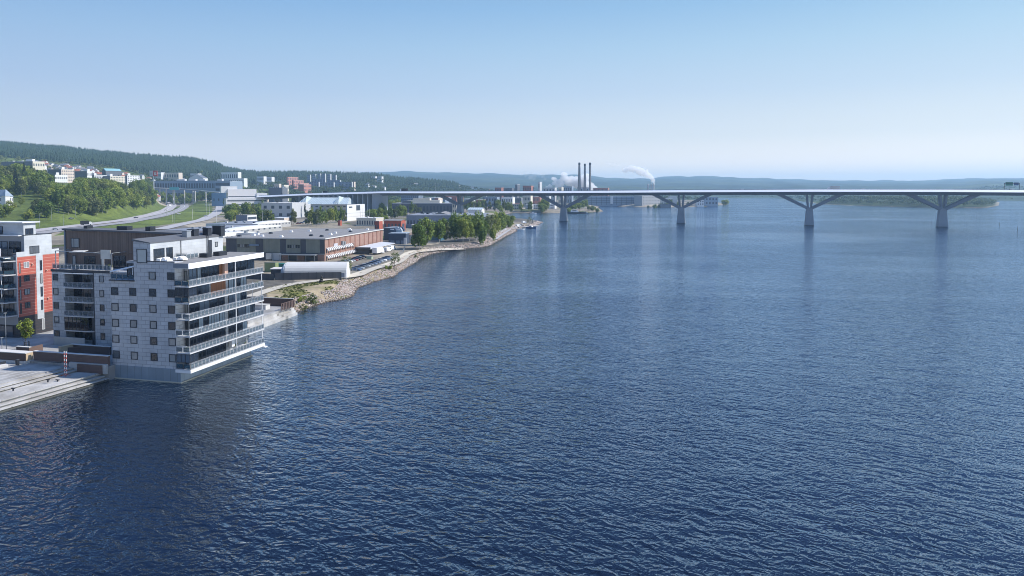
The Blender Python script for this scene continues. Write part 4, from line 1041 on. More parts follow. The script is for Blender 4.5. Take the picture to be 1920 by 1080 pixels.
MB().box(-20,-3.2,3.1,-3.2,-.05,3.5).box(-2.9,-.4,3.4,-.2,-.05,3.7).build('canopy', M_grey, Wh)
MB().box(-27,-.6,-.3,-20.3,-.05,3.7).build('loading_bay', M_paleconc, Wh)
MB().box(-20,-.5,-.3,-17,-.05,3.0).box(-13,-.45,-.3,-9.5,-.05,3.0).box(-3.2,-.4,-.3,-.05,-.05,3.3).build('loading_bay', M_brickw, Wh)
for i in range(5): MB().tube((-19.8+4.1*i,-3.0,-.2),(-19.8+4.1*i,-3.0,3.1),.1).build('post', M_grey, Wh)
for i in range(12): MB().box(.0,3.9+i*6.05,2.6,.16,5.0+i*6.05,HW-.2).build('pilaster', basic('dark_brick', (.24,.12,.09), .9), Wh)
def awn_row(y0, y1, n, z0):
    for i in range(n):
        y = y0+(y1-y0)*i/n; wd = (y1-y0)/n*.46
        window_x(Wh, y, y+wd, z0-.3, z0+1.5, .02, .06)
        pr = [(0.0, z0+1.9)]+[(1.25*math.sin(a), z0+.55+1.3*math.cos(a)) for a in (0.3,.7,1.1,1.5)]+[(1.1,z0+.45),(0.0,z0+1.6)]
        MB().extr(pr, y, y+wd).build('awning', M_white, Wh)
awn_row(1.2, 30.5, 15, 4.3); awn_row(1.2, 35, 17, .9)
MB().box(.1,9.2,5.6,.2,13.3,7.4).build('sign_board', basic('faded_sign', (.50,.50,.54), .6), Wh)
lt = MB()
for j in range(3): lt.box(.2,9.7,6.0+j*.45,.22,12.8-.6*j,6.12+j*.45)
lt.build('sign_lettering', basic('sign_letters', (.28,.28,.34), .6), Wh)
MB().box(.1,17.5,5.8,.9,19.2,8.0).box(.1,20.2,6.2,.8,21.5,7.6).build('roof_vent', M_grey, Wh)
MB().box(0,31.2,3.6,.12,32.3,6.0).build('door', M_frame, Wh)
for i, (x, y) in enumerate(((-44,6),(-41,13),(-43,20),(-40,27),(-36,40),(-30,48),(-24,56),(-34,8),(-23,5),(-13,14),(-8,24),(-10,34),(-7,46),(-12,58),(-5,64),(-6,10),(-16,66))):
    z = HW+.25
    MB().add([(x-.8,y-.8,z),(x+.8,y-.8,z),(x+.8,y+.8,z),(x-.8,y+.8,z),(x-.5,y-.6,z+.8),(x+.6,y-.5,z+.8),(x+.6,y+.5,z+.8),(x-.5,y+.6,z+.8)],[(4,5,6,7),(0,1,5,4),(1,2,6,5),(2,3,7,6),(3,0,4,7)]).build('roof_vent', M_white if i % 3 else M_dark, Wh)

# canopy store beside it
def wl(x, y): return (wx+x*math.cos(WTH)+y*math.sin(WTH), wy-x*math.sin(WTH)+y*math.cos(WTH))
Cn = thing('open_shed', 'open sided storage shed with pale sloping roof against the brick wall', 'shed', (*wl(1.6,33), 2.5), -WTH)
MB().box(0,0,0,6.2,.2,3.0).box(0,0,0,.2,34,3.0).build('wall', M_wdark, Cn)
MB().add([(-.6,-.8,3.9),(7.2,-.8,3.3),(7.2,36,3.3),(-.6,36,3.9),(-.6,-.8,3.6),(7.2,-.8,3.0),(7.2,36,3.0),(-.6,36,3.6)],[(0,1,2,3),(7,6,5,4),(0,4,5,1),(1,5,6,2),(2,6,7,3),(3,7,4,0)]).build('roof', basic('pale_sheet_roof', (.48,.50,.53), .5, var=.06), Cn)
MB().box(-.6,-.9,3.1,7.2,-.8,4.0).build('fascia', M_wdark, Cn)
for i in range(8): MB().tube((6.9,.2+5*i,0),(6.9,.2+5*i,3.1),.12).build('post', M_dark, Cn)

# white arched hall and its yard
tx, ty = at(648, 524, 2.5)
T = thing('arched_hall', 'low white arched storage hall behind a dark fence on the headland', 'storage hall', (tx, ty+1, 2.5), R(4.5))
n = 12; prf = [(0,0)]+[(4.2-4.2*math.cos(math.pi*i/n), 2.2+3.6*math.sin(math.pi*i/n)) for i in range(n+1)]+[(8.4,0)]
TL = 23.5
bb = MB(); bb.extr([(a, z) for a, z in prf[1:-1]], -TL+2, 0.0, 'x')
# rounded far-left end
for k in range(5):
    f = math.cos((k+1)/5*math.pi/2)
    bb.extr([(4.2+(a-4.2)*f, 2.2+(z-2.2)*max(f,.02)) for a, z in prf[1:-1]], -TL+2-.5*(k+1), -TL+2-.5*k+.02, 'x')
bb.build('roof', basic('white_pvc_roof', (.52,.51,.48), .55, var=.04, scale=.4), T)
MB().box(-TL,0,-.3,-.1,8.4,2.15).build('wall', basic('blue_grey_wall', (.17,.20,.25), .6), T)
MB().extr([(a, z-.02) for a, z in prf], -.02, .08, 'x').build('gable', M_white, T)
MB().box(-.6,-.15,0,-.2,-.02,2.2).build('downpipe', M_white, T)
def world_wall(name, label, p, q, z0, h, th_, m, cat='fence', panels_=True, group=None, posts=0):
    L_ = math.hypot(q[0]-p[0], q[1]-p[1]); a = math.atan2(q[1]-p[1], q[0]-p[0])
    t = thing(name, label, cat, (*p, z0), a, group)
    MB().box(0,-th_/2,-.5,L_,th_/2,h).build('panel', m, t)
    if posts:
        for i in range(posts+1): MB().box(L_*i/posts-.06,-th_/2-.06,-.5,L_*i/posts+.06,th_/2+.04,h+.08).build('post', M_dark, t)
    return t
M_fence = panels('charcoal_fence', (.095,.095,.10), (.085,.085,.09), (.05,.05,.055), .35, 20, .03, .7)
world_wall('board_fence', 'dark charcoal board fence in front of the white arched hall', at(516,528,2.5), at(640,526,2.5), 2.5, 3.0, .12, M_fence, posts=8)
world_wall('board_fence', 'short charcoal board fence left of the arched hall beside the promenade', at(462,525,2.5), at(514,528,2.5), 2.5, 2.6, .12, M_fence, posts=4)
t = thing('site_cabin', 'small pale blue cabin with a dark window behind the charcoal fence', 'cabin', (*at(547,523,2.5), 2.5), R(4)); MB().box(0,0,0,3.0,2.4,3.9).build('wall', basic('pale_blue_sheet', (.42,.52,.58), .5), t); MB().box(1.5,-.05,2.5,2.2,.02,3.3).build('window', M_glassD, t); MB().box(-.1,-.1,3.9,3.1,2.5,4.05).build('roof', M_white, t)
t = thing('flat_roof_store', 'low pale roofed store left of the arched hall', 'shed', (*at(508,521,2.5), 2.5), R(4)); MB().box(0,0,0,9.5,5,3.0).build('wall', M_fence, t); MB().box(-.3,-.3,3.0,9.8,5.3,3.3).build('roof', basic('pinkish_roof', (.55,.50,.47), .8), t)
t = thing('site_container', 'olive green container beside the apartment block', 'container', (*at(496,512,2.5), 2.5), R(-10)); MB().box(0,0,0,4.5,2.4,4.0).build('body', basic('olive_green_paint', (.20,.25,.12), .6), t); MB().box(-.05,-.05,4.0,4.55,2.45,4.12).build('roof', M_wolive, t)
t = thing('skip_container', 'dark green skip container under the warehouse canopy', 'container', (*at(519,507,2.5), 2.5), R(-9)); MB().box(0,0,.3,5,2.4,2.7).build('body', basic('dark_green_paint', (.03,.16,.12), .5), t); MB().box(.1,-.06,.3,.3,0,2.7).box(2.4,-.06,.3,2.6,0,2.7).box(4.7,-.06,.3,4.9,0,2.7).build('rib', basic('dark_green_paint', (.03,.16,.12), .5), t)
t = thing('seal_sculpture', 'dark upright sea lion like sculpture on the grass by the path', 'sculpture', (*at(601,533,2.4), 2.3), 0)
sc = MB()
pts = [(-.1,0,0,.75),(.1,.05,.8,.7),(.3,0,1.6,.55),(.45,0,2.3,.38),(.35,0,2.8,.30),(.1,0,3.0,.14)]
for (a, b2) in zip(pts[:-1], pts[1:]): sc.tube(a[:3], b2[:3], a[3], b2[3], 10)
sc.dome((-1.5,0,-.1), 1.3,.8,.75, 12, 5); sc.dome((-2.5,0,-.1), .8,.6,.35, 10, 4); sc.sm = True
sc.build('body', basic('dark_bronze', (.035,.033,.03), .5, metal=.4), t)

# ================================================================= roads and paths: sheets draped over the ground
def ribbon(name, pts, w, m, lift=.12, z=None, label=None, step=6.0, zf=None):
    """strip w metres wide through world points, following the ground"""
    P = []
    for (a, b) in zip(pts[:-1], pts[1:]):
        n = max(1, int(math.hypot(b[0]-a[0], b[1]-a[1])/step))
        for i in range(n): P.append((a[0]+(b[0]-a[0])*i/n, a[1]+(b[1]-a[1])*i/n))
    P.append(pts[-1])
    for _ in range(3): P = [P[0]]+[((P[i-1][0]+2*P[i][0]+P[i+1][0])/4, (P[i-1][1]+2*P[i][1]+P[i+1][1])/4) for i in range(1,len(P)-1)]+[P[-1]]
    V = []; 
    for i, p in enumerate(P):
        a = P[max(i-1,0)]; b = P[min(i+1,len(P)-1)]; d = Vector((b[0]-a[0], b[1]-a[1])).normalized(); nx, ny = -d.y, d.x
        zc = float(zf(p[1])) if zf is not None else (gz(*p) if z is None else z)
        for k in (-.5, 0, .5):
            x, y = p[0]+nx*w*k, p[1]+ny*w*k
            V.append((x, y, (zc if zf is not None else max(gz(x,y), zc) if z is None else z)+lift))
    F = []
    for i in range(len(P)-1):
        for k in range(2): a = i*3+k; F.append((a, a+1, a+4, a+3))
    o = MB(); o.add(V, F); return o.build(name, m, kind='structure', label=label)
path = [at(x,y,2.5) for x,y in ((470,560),(520,542),(560,532),(640,527),(660,520),(700,507),(730,497),(750,489),(762,478),(775,472),(800,467),(830,462.5),(870,459))]
ribbon('gravel_path', path, 4.0, M_gravel, .22, label='pale gravel path along the shore')
path2 = [at(x,y,2.5) for x,y in ((925,445),(940,436),(955,428),(965,424))]
ribbon('shore_road', path2, 5.0, M_paleasphalt, .2)
# highway: two carriageways and the slip road
hw1 = [p[:2] for p in HW1]
_old = [at(x,y,z) for x,y,z in ((-60,449,3),(60,433,3.5),(117,426,4),(173,419.5,4.3),(233,412.5,4.7),(285,402,5),(312,394,5.3),(322,387,5.8),(322,380,7),(312,373.5,10),(298,368,14))]
hw2 = [p[:2] for p in HW2]
_old = [at(x,y,z) for x,y,z in ((-60,455,3),(60,438,3.5),(117,430,4),(173,423.5,4.3),(233,417,4.7),(300,405,5),(333,395.5,5.3),(346,388,5.8),(345,380,7),(334,373.5,10),(318,368,14))]
ribbon('highway', hw1, 16, basic('pale_highway_asphalt', (.36,.335,.33), .9, var=.06, scale=.05), .1, zf=road_z)
ribbon('highway', hw2, 14, basic('grey_highway_asphalt', (.26,.25,.25), .9, var=.07, scale=.05), .05, zf=road_z)
def edge_line(pts, off, name='lane_marking'):
    P = []
    for i, p in enumerate(pts):
        a = pts[max(i-1,0)]; b = pts[min(i+1,len(pts)-1)]; d = Vector((b[0]-a[0], b[1]-a[1])).normalized(); P.append((p[0]-d.y*off, p[1]+d.x*off))
    return P
ribbon('lane_marking', edge_line(hw1, 0), .4, M_white, .16, zf=road_z); ribbon('lane_marking', edge_line(hw2, 0), .4, M_white, .11, zf=road_z)
slip = [at(x,y,z) for x,y,z in ((300,428,4),(345,418,4),(380,410,4.5),(402,401,5),(412,393,5.5),(412,386,6),(425,381,6.5),(440,378,6.5),(470,377,6.5))]
ribbon('slip_road', slip, 12, M_paleasphalt, .42)
cross = [at(x,y,z) for x,y,z in ((340,374.5,9),(370,376,8),(400,377.5,7),(440,380,6.5),(480,384,5))]
ribbon('slip_road', cross, 8, M_paleasphalt, .5)
yard = MB(); yard.add([(*at(x,y,2.75),2.75) for x,y in ((650,519),(700,504),(730,494),(757,478),(760,463),(727,461),(700,463),(672,478),(640,492),(628,497),(645,508))], [tuple(range(11))[::-1]])
yard.build('parking_yard', basic('yard_paving', (.42,.39,.36), .9, var=.08, scale=.2), kind='structure')

# ================================================================= vehicles
def loft(b, prof, w, taper=.86, zsh=None):
    """car body: side profile (x,z) lofted across the width, upper points narrower"""
    zs = [p[1] for p in prof]; zm = zsh or (min(zs)+max(zs))/2; zx = max(zs)
    vs = []
    for sgn in (-1, 1):
        for x, z in prof:
            k = 1 if z <= zm else 1-(1-taper)*(z-zm)/(zx-zm)
            vs.append((x, sgn*w/2*k, z))
    n = len(prof)
    b.add(vs, [tuple(range(n)), tuple(range(n,2*n))[::-1]] + [(i,n+i,n+(i+1)%n,(i+1)%n) for i in range(n)])
    return b
CARM = [basic('car_white', (.75,.75,.75), .25, var=.01), basic('car_black', (.02,.02,.025), .2, var=.02), basic('car_silver', (.42,.45,.48), .3, metal=.5, var=.01),
        basic('car_blue', (.05,.12,.25), .25, var=.01), basic('car_maroon', (.22,.03,.03), .25, var=.01), basic('car_grey', (.16,.17,.19), .25, metal=.3, var=.01)]
CNAME = ['white','black','silver','blue','dark red','grey']
M_lampw = basic('headlight_glass', (.7,.7,.68), .1, var=.01); M_lampr = basic('tail_light', (.4,.02,.02), .2, var=.01)
_cm = {}
def car_meshes(kind, ci):
    k = (kind, ci)
    if k in _cm: return _cm[k]
    if kind == 'car':
        bd = loft(MB(), [(-2.15,.35),(-2.2,.75),(-2.05,.98),(-1.0,1.02),(.95,1.0),(2.0,.85),(2.2,.6),(2.15,.32),(1.75,.3),(-1.75,.3)], 1.78, .95).mesh('body', CARM[ci])
        gh = loft(MB(), [(-1.85,.98),(-1.35,1.42),(.15,1.46),(1.05,.99)], 1.62, .82, .98).mesh('windows', M_glassD)
        rf_ = MB().box(-1.3,-.66,1.44,.12,.66,1.50).mesh('roof', CARM[ci]); wx_ = (-1.35,1.35); ln = 2.2; hl = .68
    elif kind == 'van':
        bd = loft(MB(), [(-2.6,.4),(-2.6,2.3),(-2.5,2.45),(1.2,2.45),(1.9,1.35),(2.6,1.15),(2.7,.6),(2.6,.4)], 1.95, .93).mesh('body', CARM[ci])
        gh = MB().box(.4,-.97,1.35,1.3,.97,1.95).add([(1.36,-.8,2.25),(1.36,.8,2.25),(1.9,.84,1.45),(1.9,-.84,1.45)],[(0,1,2,3)]).mesh('windows', M_glassD)
        rf_ = None; wx_ = (-1.7,1.75); ln = 2.65; hl = .8
    else:  # truck
        bd = MB().box(-4.4,-1.2,1.0,2.0,1.2,3.6).mesh('cargo_box', CARM[ci])
        gh = loft(MB(), [(2.15,.5),(2.15,2.7),(3.4,2.75),(3.95,1.7),(4.1,.5)], 2.2, .93).mesh('cab', CARM[0])
        rf_ = MB().box(-4.3,-.9,.55,4.0,.9,.98).mesh('chassis', M_dark); wx_ = (-3.2,-2.2,2.9); ln = 4.1; hl = .8
    wh = []
    for x in wx_:
        for s in (-1,1):
            r_ = .33 if kind == 'car' else .42; yy = (.78 if kind == 'car' else .9)*s
            wh.append(MB().tube((x,yy,r_),(x,yy+.2*s,r_),r_,r_,12).mesh('wheel', M_tyre))
    li = [MB().box(ln-.12,s*.62-.16,hl-.08,ln+.02,s*.62+.16,hl+.08).mesh('headlight', M_lampw) for s in (-1,1)]
    ri = [MB().box(-(ln-.02 if kind!='truck' else 4.35)-.04,s*.7-.12,.8,-(ln-.12 if kind!='truck' else 4.4),s*.7+.12,1.0).mesh('tail_light', M_lampr) for s in (-1,1)] if kind != 'truck' else []
    _cm[k] = (bd, gh, rf_, wh, li, ri); return _cm[k]
def vehicle(kind, ci, x, y, z, rz, label, group=None, s=1.0, cat=None):
    nm = {'car':'car','van':'van','truck':'truck'}[kind]
    t = thing(nm, label, cat or nm, (x, y, z), rz, group); t.scale = (s, s, s)
    bd, gh, rf_, wh, li, ri = car_meshes(kind, ci)
    o = link({'truck':'cargo_box'}.get(kind,'body'), bd, t); link('cab' if kind == 'truck' else 'windows', gh, t)
    if rf_: link('chassis' if kind == 'truck' else 'roof', rf_, t)
    for w in wh: link('wheel', w, t)
    for w in li: link('headlight', w, t)
    for w in ri: link('tail_light', w, t)
    return t
# two rows beside the warehouse
row1 = [(632,497,1),(639,495.5,1),(646,494,1),(652,492.5,0),(657,491,2),(662,489.6,4),(668,488,1),(674,486,1),(680,484,1)]
for i, (px, py, c) in enumerate(row1):
    vehicle('car', c, *at(px,py,2.8), 2.78, R(-12), f'{CNAME[c]} car, number {i+1} from the left in the row below the white awnings', 'cars parked below the warehouse awnings')
row2 = [(667,508,3),(673,505.5,2),(679,503,1),(685,501,2),(691,499,5),(698,497,3),(704,494.5,3),(710,492.5,2),(716,490,0),(722,488,3),(728,486,2)]
for i, (px, py, c) in enumerate(row2):
    vehicle('car', c, *at(px,py,2.8), 2.78, R(-15), f'{CNAME[c]} car, number {i+1} from the left in the row nearest the shore path', 'cars parked along the yard fence')
vehicle('truck', 0, *at(710,477,2.8), 2.78, R(75), 'white box truck beside the storage shed')
vehicle('van', 0, *at(727,472,2.8), 2.78, R(70), 'white van just behind the box truck'); vehicle('van', 0, *at(735,469,2.8), 2.78, R(70), 'white van furthest from the box truck')
vehicle('truck', 2, *at(507,489,2.5), 2.6, R(100), 'pale box truck at the loading bay left of the warehouse canopy')
t = thing('rubbish_container', 'pale green rubbish container by the parked cars', 'container', (*at(687,487,2.8), 2.78), R(-9)); MB().box(0,0,0,2.4,1.8,1.5).build('body', basic('pale_green_paint', (.35,.42,.30), .6), t); MB().box(-.1,-.1,1.5,2.5,1.9,1.65).build('lid', M_grey, t)
# yard mesh fence
def mesh_fence(name, label, pts, z, h=2.0, group=None):
    t = thing(name, label, 'fence', (*pts[0], z)); x0, y0 = pts[0]
    b = MB(); g = MB()
    for (a, c) in zip(pts[:-1], pts[1:]):
        L_ = math.hypot(c[0]-a[0], c[1]-a[1]); n = max(1, int(L_/2.6))
        for i in range(n+1):
            x, y = a[0]+(c[0]-a[0])*i/n-x0, a[1]+(c[1]-a[1])*i/n-y0; b.tube((x,y,0),(x,y,h),.05,n=5)
        for k in range(6): g.beam((a[0]-x0,a[1]-y0,.15+k*(h-.2)/5),(c[0]-x0,c[1]-y0,.15+k*(h-.2)/5),.03,.035)
    b.build('post', M_grey, t); g.build('wire', M_grey, t)
mesh_fence('wire_fence', 'grey wire fence between the parked cars and the shore path', [at(x,y,2.7) for x,y in ((654,515),(675,510),(700,502),(727,492),(745,484),(756,476),(760,465))], 2.7)
# lamp posts by the highway
hl_ = [(74,424,5),(97,420,5),(119,421,5),(142,416,5),(175,410,5.5),(197,407,6),(226,403,6),(237,402,6),(267,395,7),(289,388,8),(296,382,10),(312,406,4.5),(361,397,5),(327,415,4.5)]
for i, (px, py, z) in enumerate(hl_):
    x, y = at(px, py, z); g = gz(x, y); t = thing('street_lamp', 'tall thin street lamp standing beside the highway bend', 'street lamp', (x,y,g), 0, 'street lamps along the highway')
    MB().tube((0,0,0),(0,0,11),.13,.08,6).tube((0,0,11),(1.6,-.6,11.5),.06,.05,6).build('pole', M_grey, t); MB().box(1.4,-.8,11.4,2.2,-.4,11.6).build('lamp_head', M_white, t)
# highway traffic
for px, py, z, k, c, rz, lab in ((25,430,3.6,'van',0,28,'white van driving on the highway above the red building roof'),(104,429,4.6,'car',2,28,'silver car furthest left on the open highway stretch'),(134,417.5,5,'car',5,28,'grey car on the near highway left of the dark truck'),
      (162,420.5,5,'truck',1,28,'dark truck driving on the near end of the highway'),(255,408.5,5.3,'car',1,25,'black car alone in the middle of the highway bend'),(311,394.5,5.8,'car',0,20,'white car nearest on the far highway bend'),
      (319,386,6.3,'van',0,60,'white van on the far highway bend'),(309,377,9,'car',5,90,'small grey car high on the highway bend'),(330,391,6,'car',1,30,'dark car on the right lane of the highway bend'),(340,382.5,7,'car',1,60,'dark car highest on the right carriageway'),
      (335,401,5.5,'car',0,30,'white car on the carriageway beside the grass'),(386,404,5.2,'car',2,30,'silver car on the slip road right of the grass')):
    x, y = at(px, py, z); vehicle(k, c, x, y, gz(x,y)+.55, R(rz), lab, 'vehicles on the highway')
# ================================================================= the long bridge
M_steel = basic('bridge_steel_blue', (.15,.18,.23), .55, var=.06, scale=.1)
M_bridgew = basic('bridge_pale_edge', (.64,.66,.69), .45, var=.03, scale=.1)
M_pier = basic('bridge_pier_concrete', (.24,.27,.31), .75, var=.12, scale=.12, bump=.2)
PR = [at(1766,425.5), at(1517,422.6), at(1277,418.4), at(1057,414.6)]
dx, dy = PR[3][0]-PR[2][0], PR[3][1]-PR[2][1]
pier_pts = [(PR[0][0]+118, PR[0][1]-22)] + PR + [(PR[3][0]+dx, PR[3][1]+dy*1.03)]
axis = [(PR[0][0]+360, PR[0][1]-50)] + pier_pts + [(XP(727,858),858),(XP(660,890),890),(XP(590,925),925),(XP(500,965),965),(XP(440,990),990)]
def top_z(x, y):
    px = 960+FPX*x/y
    return float(np.interp(px, [440,500,600,727,860,1057,1277,1517,1766,1920,2400], [ZP(368,990),ZP(366.5,965),ZP(362,921),ZP(358.6,858),ZP(358.6,805),ZP(357.9,PR[3][1]),ZP(356.2,PR[2][1]),ZP(355,PR[1][1]),ZP(355.2,PR[0][1]),ZP(356,600),ZP(357,570)]))
AX = []
for a, b in zip(axis[:-1], axis[1:]):
    for i in range(10): AX.append((a[0]+(b[0]-a[0])*i/10, a[1]+(b[1]-a[1])*i/10))
AX.append(axis[-1])
for _ in range(6): AX = [AX[0]]+[((AX[i-1][0]+2*AX[i][0]+AX[i+1][0])/4,(AX[i-1][1]+2*AX[i][1]+AX[i+1][1])/4) for i in range(1,len(AX)-1)]+[AX[-1]]
Bt = thing('road_bridge', 'long pale steel road bridge crossing the bay on forked piers', 'bridge')
def sweep(prof, name, m, closed=True):
    V = []; n = len(prof)
    for i, p in enumerate(AX):
        a = AX[max(i-1,0)]; b = AX[min(i+1,len(AX)-1)]; d = Vector((b[0]-a[0],b[1]-a[1])).normalized(); z = top_z(*p)
        # AX runs right to left, so +s is towards the far side
        for s, dz in prof: V.append((p[0]+d.y*s, p[1]-d.x*s, z+dz))
    F = []
    for i in range(len(AX)-1):
        for k in range(n if closed else n-1):
            a = i*n+k; b = i*n+(k+1)%n; F.append((a, a+n, b+n, b))
    mb = MB(); mb.add(V, F)
    if closed: mb.f += [tuple(range(n)), tuple(range((len(AX)-1)*n, len(AX)*n))[::-1]]
    return mb.build(name, m, Bt)
W2 = 10.5
sweep([(-5.2,-5.3),(5.2,-5.3),(W2-.6,-2.0),(-W2+.6,-2.0)], 'box_girder', M_steel)
sweep([(-W2+.4,-1.99),(W2-.4,-1.99),(W2-.2,-1.2),(-W2+.2,-1.2)], 'deck', M_asphalt)
for sgn in (-1, 1):
    sweep([(sgn*(W2+3.4),-2.3),(sgn*(W2-.15),-.05),(sgn*(W2-.35),-.05),(sgn*(W2-.35),-1.9),(sgn*(W2-.6),-2.45),(sgn*(W2+3.3),-2.45)][::sgn], 'edge_fascia', M_bridgew)
    sweep([(sgn*(W2-.2),-.04),(sgn*(W2-.1),-.04),(sgn*(W2-.1),.22),(sgn*(W2-.2),.22)][::-sgn], 'handrail', M_steel)
def on_axis(px):
    best = min(AX, key=lambda p: abs(960+FPX*p[0]/p[1]-px)); i = AX.index(best)
    a = AX[max(i-1,0)]; b = AX[min(i+1,len(AX)-1)]
    # interpolate
    for a_, b_ in zip(AX[:-1], AX[1:]):
        pa, pb = 960+FPX*a_[0]/a_[1], 960+FPX*b_[0]/b_[1]
        if min(pa,pb) <= px <= max(pa,pb):
            f = (px-pa)/(pb-pa+1e-9); return (a_[0]+(b_[0]-a_[0])*f, a_[1]+(b_[1]-a_[1])*f), math.atan2(b_[1]-a_[1], b_[0]-a_[0])
    return best, math.atan2(b[1]-a[1], b[0]-a[0])
for i, (x, y) in enumerate(pier_pts):
    px = 960+FPX*x/y; (ax_, ay_), ang = on_axis(min(px, 2200)); z = top_z(x, y)
    ca_, sa_ = math.cos(ang), math.sin(ang)
    def tp(u, v, zz): return (x+u*ca_-v*sa_, y+u*sa_+v*ca_, zz)
    zj = z-17.6 if i < 5 else z-15.2
    b = MB(); zb = -3.5 if i < 5 else 1.0
    def ring(hu, hv, zz): return [tp(-hu,-hv,zz),tp(hu,-hv,zz),tp(hu,hv,zz),tp(-hu,hv,zz)]
    rs = [ring(4.1,3.2,zb), ring(4.05,3.2,0.6), ring(2.8,2.6,zj)]
    for r0, r1 in zip(rs[:-1], rs[1:]): b.add(r0+r1, [(0,1,5,4),(1,2,6,5),(2,3,7,6),(3,0,4,7)])
    b.add(rs[-1], [(0,1,2,3)]); pr_ = b.build('pier', M_pier, Bt)
    MB().add(ring(4.25,3.35,-1)+ring(4.25,3.35,.5), [(0,1,5,4),(1,2,6,5),(2,3,7,6),(3,0,4,7),(4,5,6,7)]).build('pier_foot', basic('wet_concrete', (.10,.11,.12), .6), pr_)
    for s in (-1, 1):
        c = MB()
        for v in (-2.2, 2.2):
            hi = [tp(s*24,v,z-5.9), tp(s*33,v*1.2,z-5.0)]
            vs = [tp(s*1.0,v-1.1,zj-1.0), tp(s*1.0,v+1.1,zj-1.0), tp(s*3.4,v+1.1,zj-.6), tp(s*3.4,v-1.1,zj-.6)]
            A0 = [tp(s*.8,v-.8,zj+.3),tp(s*.8,v+.8,zj+.3),tp(s*2.9,v+.9,zj-1.6),tp(s*2.9,v-.9,zj-1.6)]
            A1 = [tp(s*23.5,v-.8,z-5.2),tp(s*23.5,v+.8,z-5.2),tp(s*30.5,v+.8,z-5.2),tp(s*30.5,v-.8,z-5.2)]
            c.add(A0+A1, [(0,1,2,3),(7,6,5,4),(0,4,5,1),(1,5,6,2),(2,6,7,3),(3,7,4,0)])
        c.build('strut', M_steel, Bt)
        c = MB(); q0 = [tp(s*1.3-.75,-2.2,zj-.5),tp(s*1.3+.75,-2.2,zj-.5),tp(s*1.3+.75,2.2,zj-.5),tp(s*1.3-.75,2.2,zj-.5)]
        q1 = [tp(s*2.6-.9,-2.6,z-5.2),tp(s*2.6+.9,-2.6,z-5.2),tp(s*2.6+.9,2.6,z-5.2),tp(s*2.6-.9,2.6,z-5.2)]
        c.add(q0+q1, [(0,3,2,1),(4,5,6,7),(0,1,5,4),(1,2,6,5),(2,3,7,6),(3,0,4,7)]).build('column', M_steel, Bt)
# abutment: a long row of blade walls ending in a rounded face
M_abut = basic('abutment_blue_grey', (.33,.37,.42), .7, var=.08, scale=.1)
for i in range(17):
    px = 716-i*9.2; (x, y), ang = on_axis(px); z = top_z(x, y)-2.4
    b = MB(); b.box(-.9,-8.2,-.5,.9,8.2,z-2); o = b.build('blade_wall', M_abut, Bt); o.location = (x, y, 2); o.rotation_euler = (0,0,ang)
(x, y), ang = on_axis(727-14); z = top_z(x, y)-2.3
b = MB(); b.tube((0,0,-.5),(0,0,z-2),9.5,9.5,24); o = b.build('rounded_end', M_abut, Bt); o.location = (x, y, 2)
(x, y), ang = on_axis(650); b = MB(); (x2, y2), _ = on_axis(720); L_ = math.hypot(x2-x, y2-y)
b.box(-2*L_+22,2.5,-.5,L_,7.5,top_z(x,y)-4.6); o = b.build('back_wall', basic('abutment_dark', (.07,.085,.11), .8), Bt); o.location = (x, y, 2); o.rotation_euler = (0,0,ang+math.pi)
for px in (480,520,560):
    (x, y), ang = on_axis(px); b = MB(); b.box(-.8,-5,-.5,.8,5,top_z(x,y)-4.5); o = b.build('blade_wall', M_abut, Bt); o.location = (x, y, 2); o.rotation_euler = (0,0,ang)
# traffic on the bridge
for px, k, c, lab, sc in ((1556,'truck',2,'pale long truck crossing the bridge over the second pier from the right',1.25),(755,'truck',1,'dark tall truck on the bridge near its left end',1.3),(767,'car',0,'white car right behind the dark truck on the bridge',1.0),
      (608,'truck',1,'dark lorry on the bridge approach at the far left',1.1),(1385,'van',0,'white van on the middle of the bridge left of the pale truck',.8),(1588,'car',0,'white car just right of the pale truck on the bridge',1.1),(1611,'van',0,'white van third in line right of the pale truck',.8),(1643,'car',0,'white car midway between the two right piers on the bridge',1.1),(1732,'car',2,'silver car on the bridge left of the rightmost pier',1.1),(1888,'van',0,'white van under the road sign gantry on the bridge',.85),(1427,'car',4,'dark red car alone near the bridge crest',1.0)):
    (x, y), ang = on_axis(px); vehicle(k, c, x+math.sin(ang)*4, y-math.cos(ang)*-4, top_z(x,y)-1.15, ang, lab, 'traffic on the bridge', s=sc)
# sign gantry
(x, y), ang = on_axis(1896); zt = top_z(x, y)
G = thing('sign_gantry', 'road sign gantry with blue and green boards on the right end of the bridge', 'sign gantry', (x, y, zt-1.2), ang+math.pi/2+R(-90)+R(18))
b = MB(); b.box(-7.8,-.15,0,-7.5,.15,7.2).box(7.5,-.15,0,7.8,.15,7.2).box(-7.8,-.2,7.0,7.8,.2,7.4); b.build('frame', M_dark, G)
MB().box(-7.2,-.35,5.2,-2.4,-.2,7.9).build('sign_board', basic('sign_blue', (.02,.07,.20), .4), G); MB().box(-1.2,-.35,5.0,6.2,-.2,8.2).build('sign_board', basic('sign_green', (.02,.16,.12), .4), G)
b = MB()
for z0 in (5.6,6.6): b.box(-.4,-.38,z0,2.4,-.352,z0+.25).box(3.2,-.38,z0+.1,5.4,-.352,z0+.4)
b.build('sign_lettering', M_white, G)
for i, (px, h_) in enumerate(((642,12),(688,13),(815,11),(820,10))):
    (x, y), ang = on_axis(px); t = thing('street_lamp', 'thin lamp mast standing on the left part of the bridge', 'street lamp', (x,y+9,top_z(x,y)-1.2), 0, 'lamp masts on the bridge')
    MB().tube((0,0,0),(0,0,h_),.14,.09,6).build('pole', M_grey, t); MB().box(-.8,-.3,h_-.1,.8,.3,h_+.25).build('lamp_head', M_white, t)
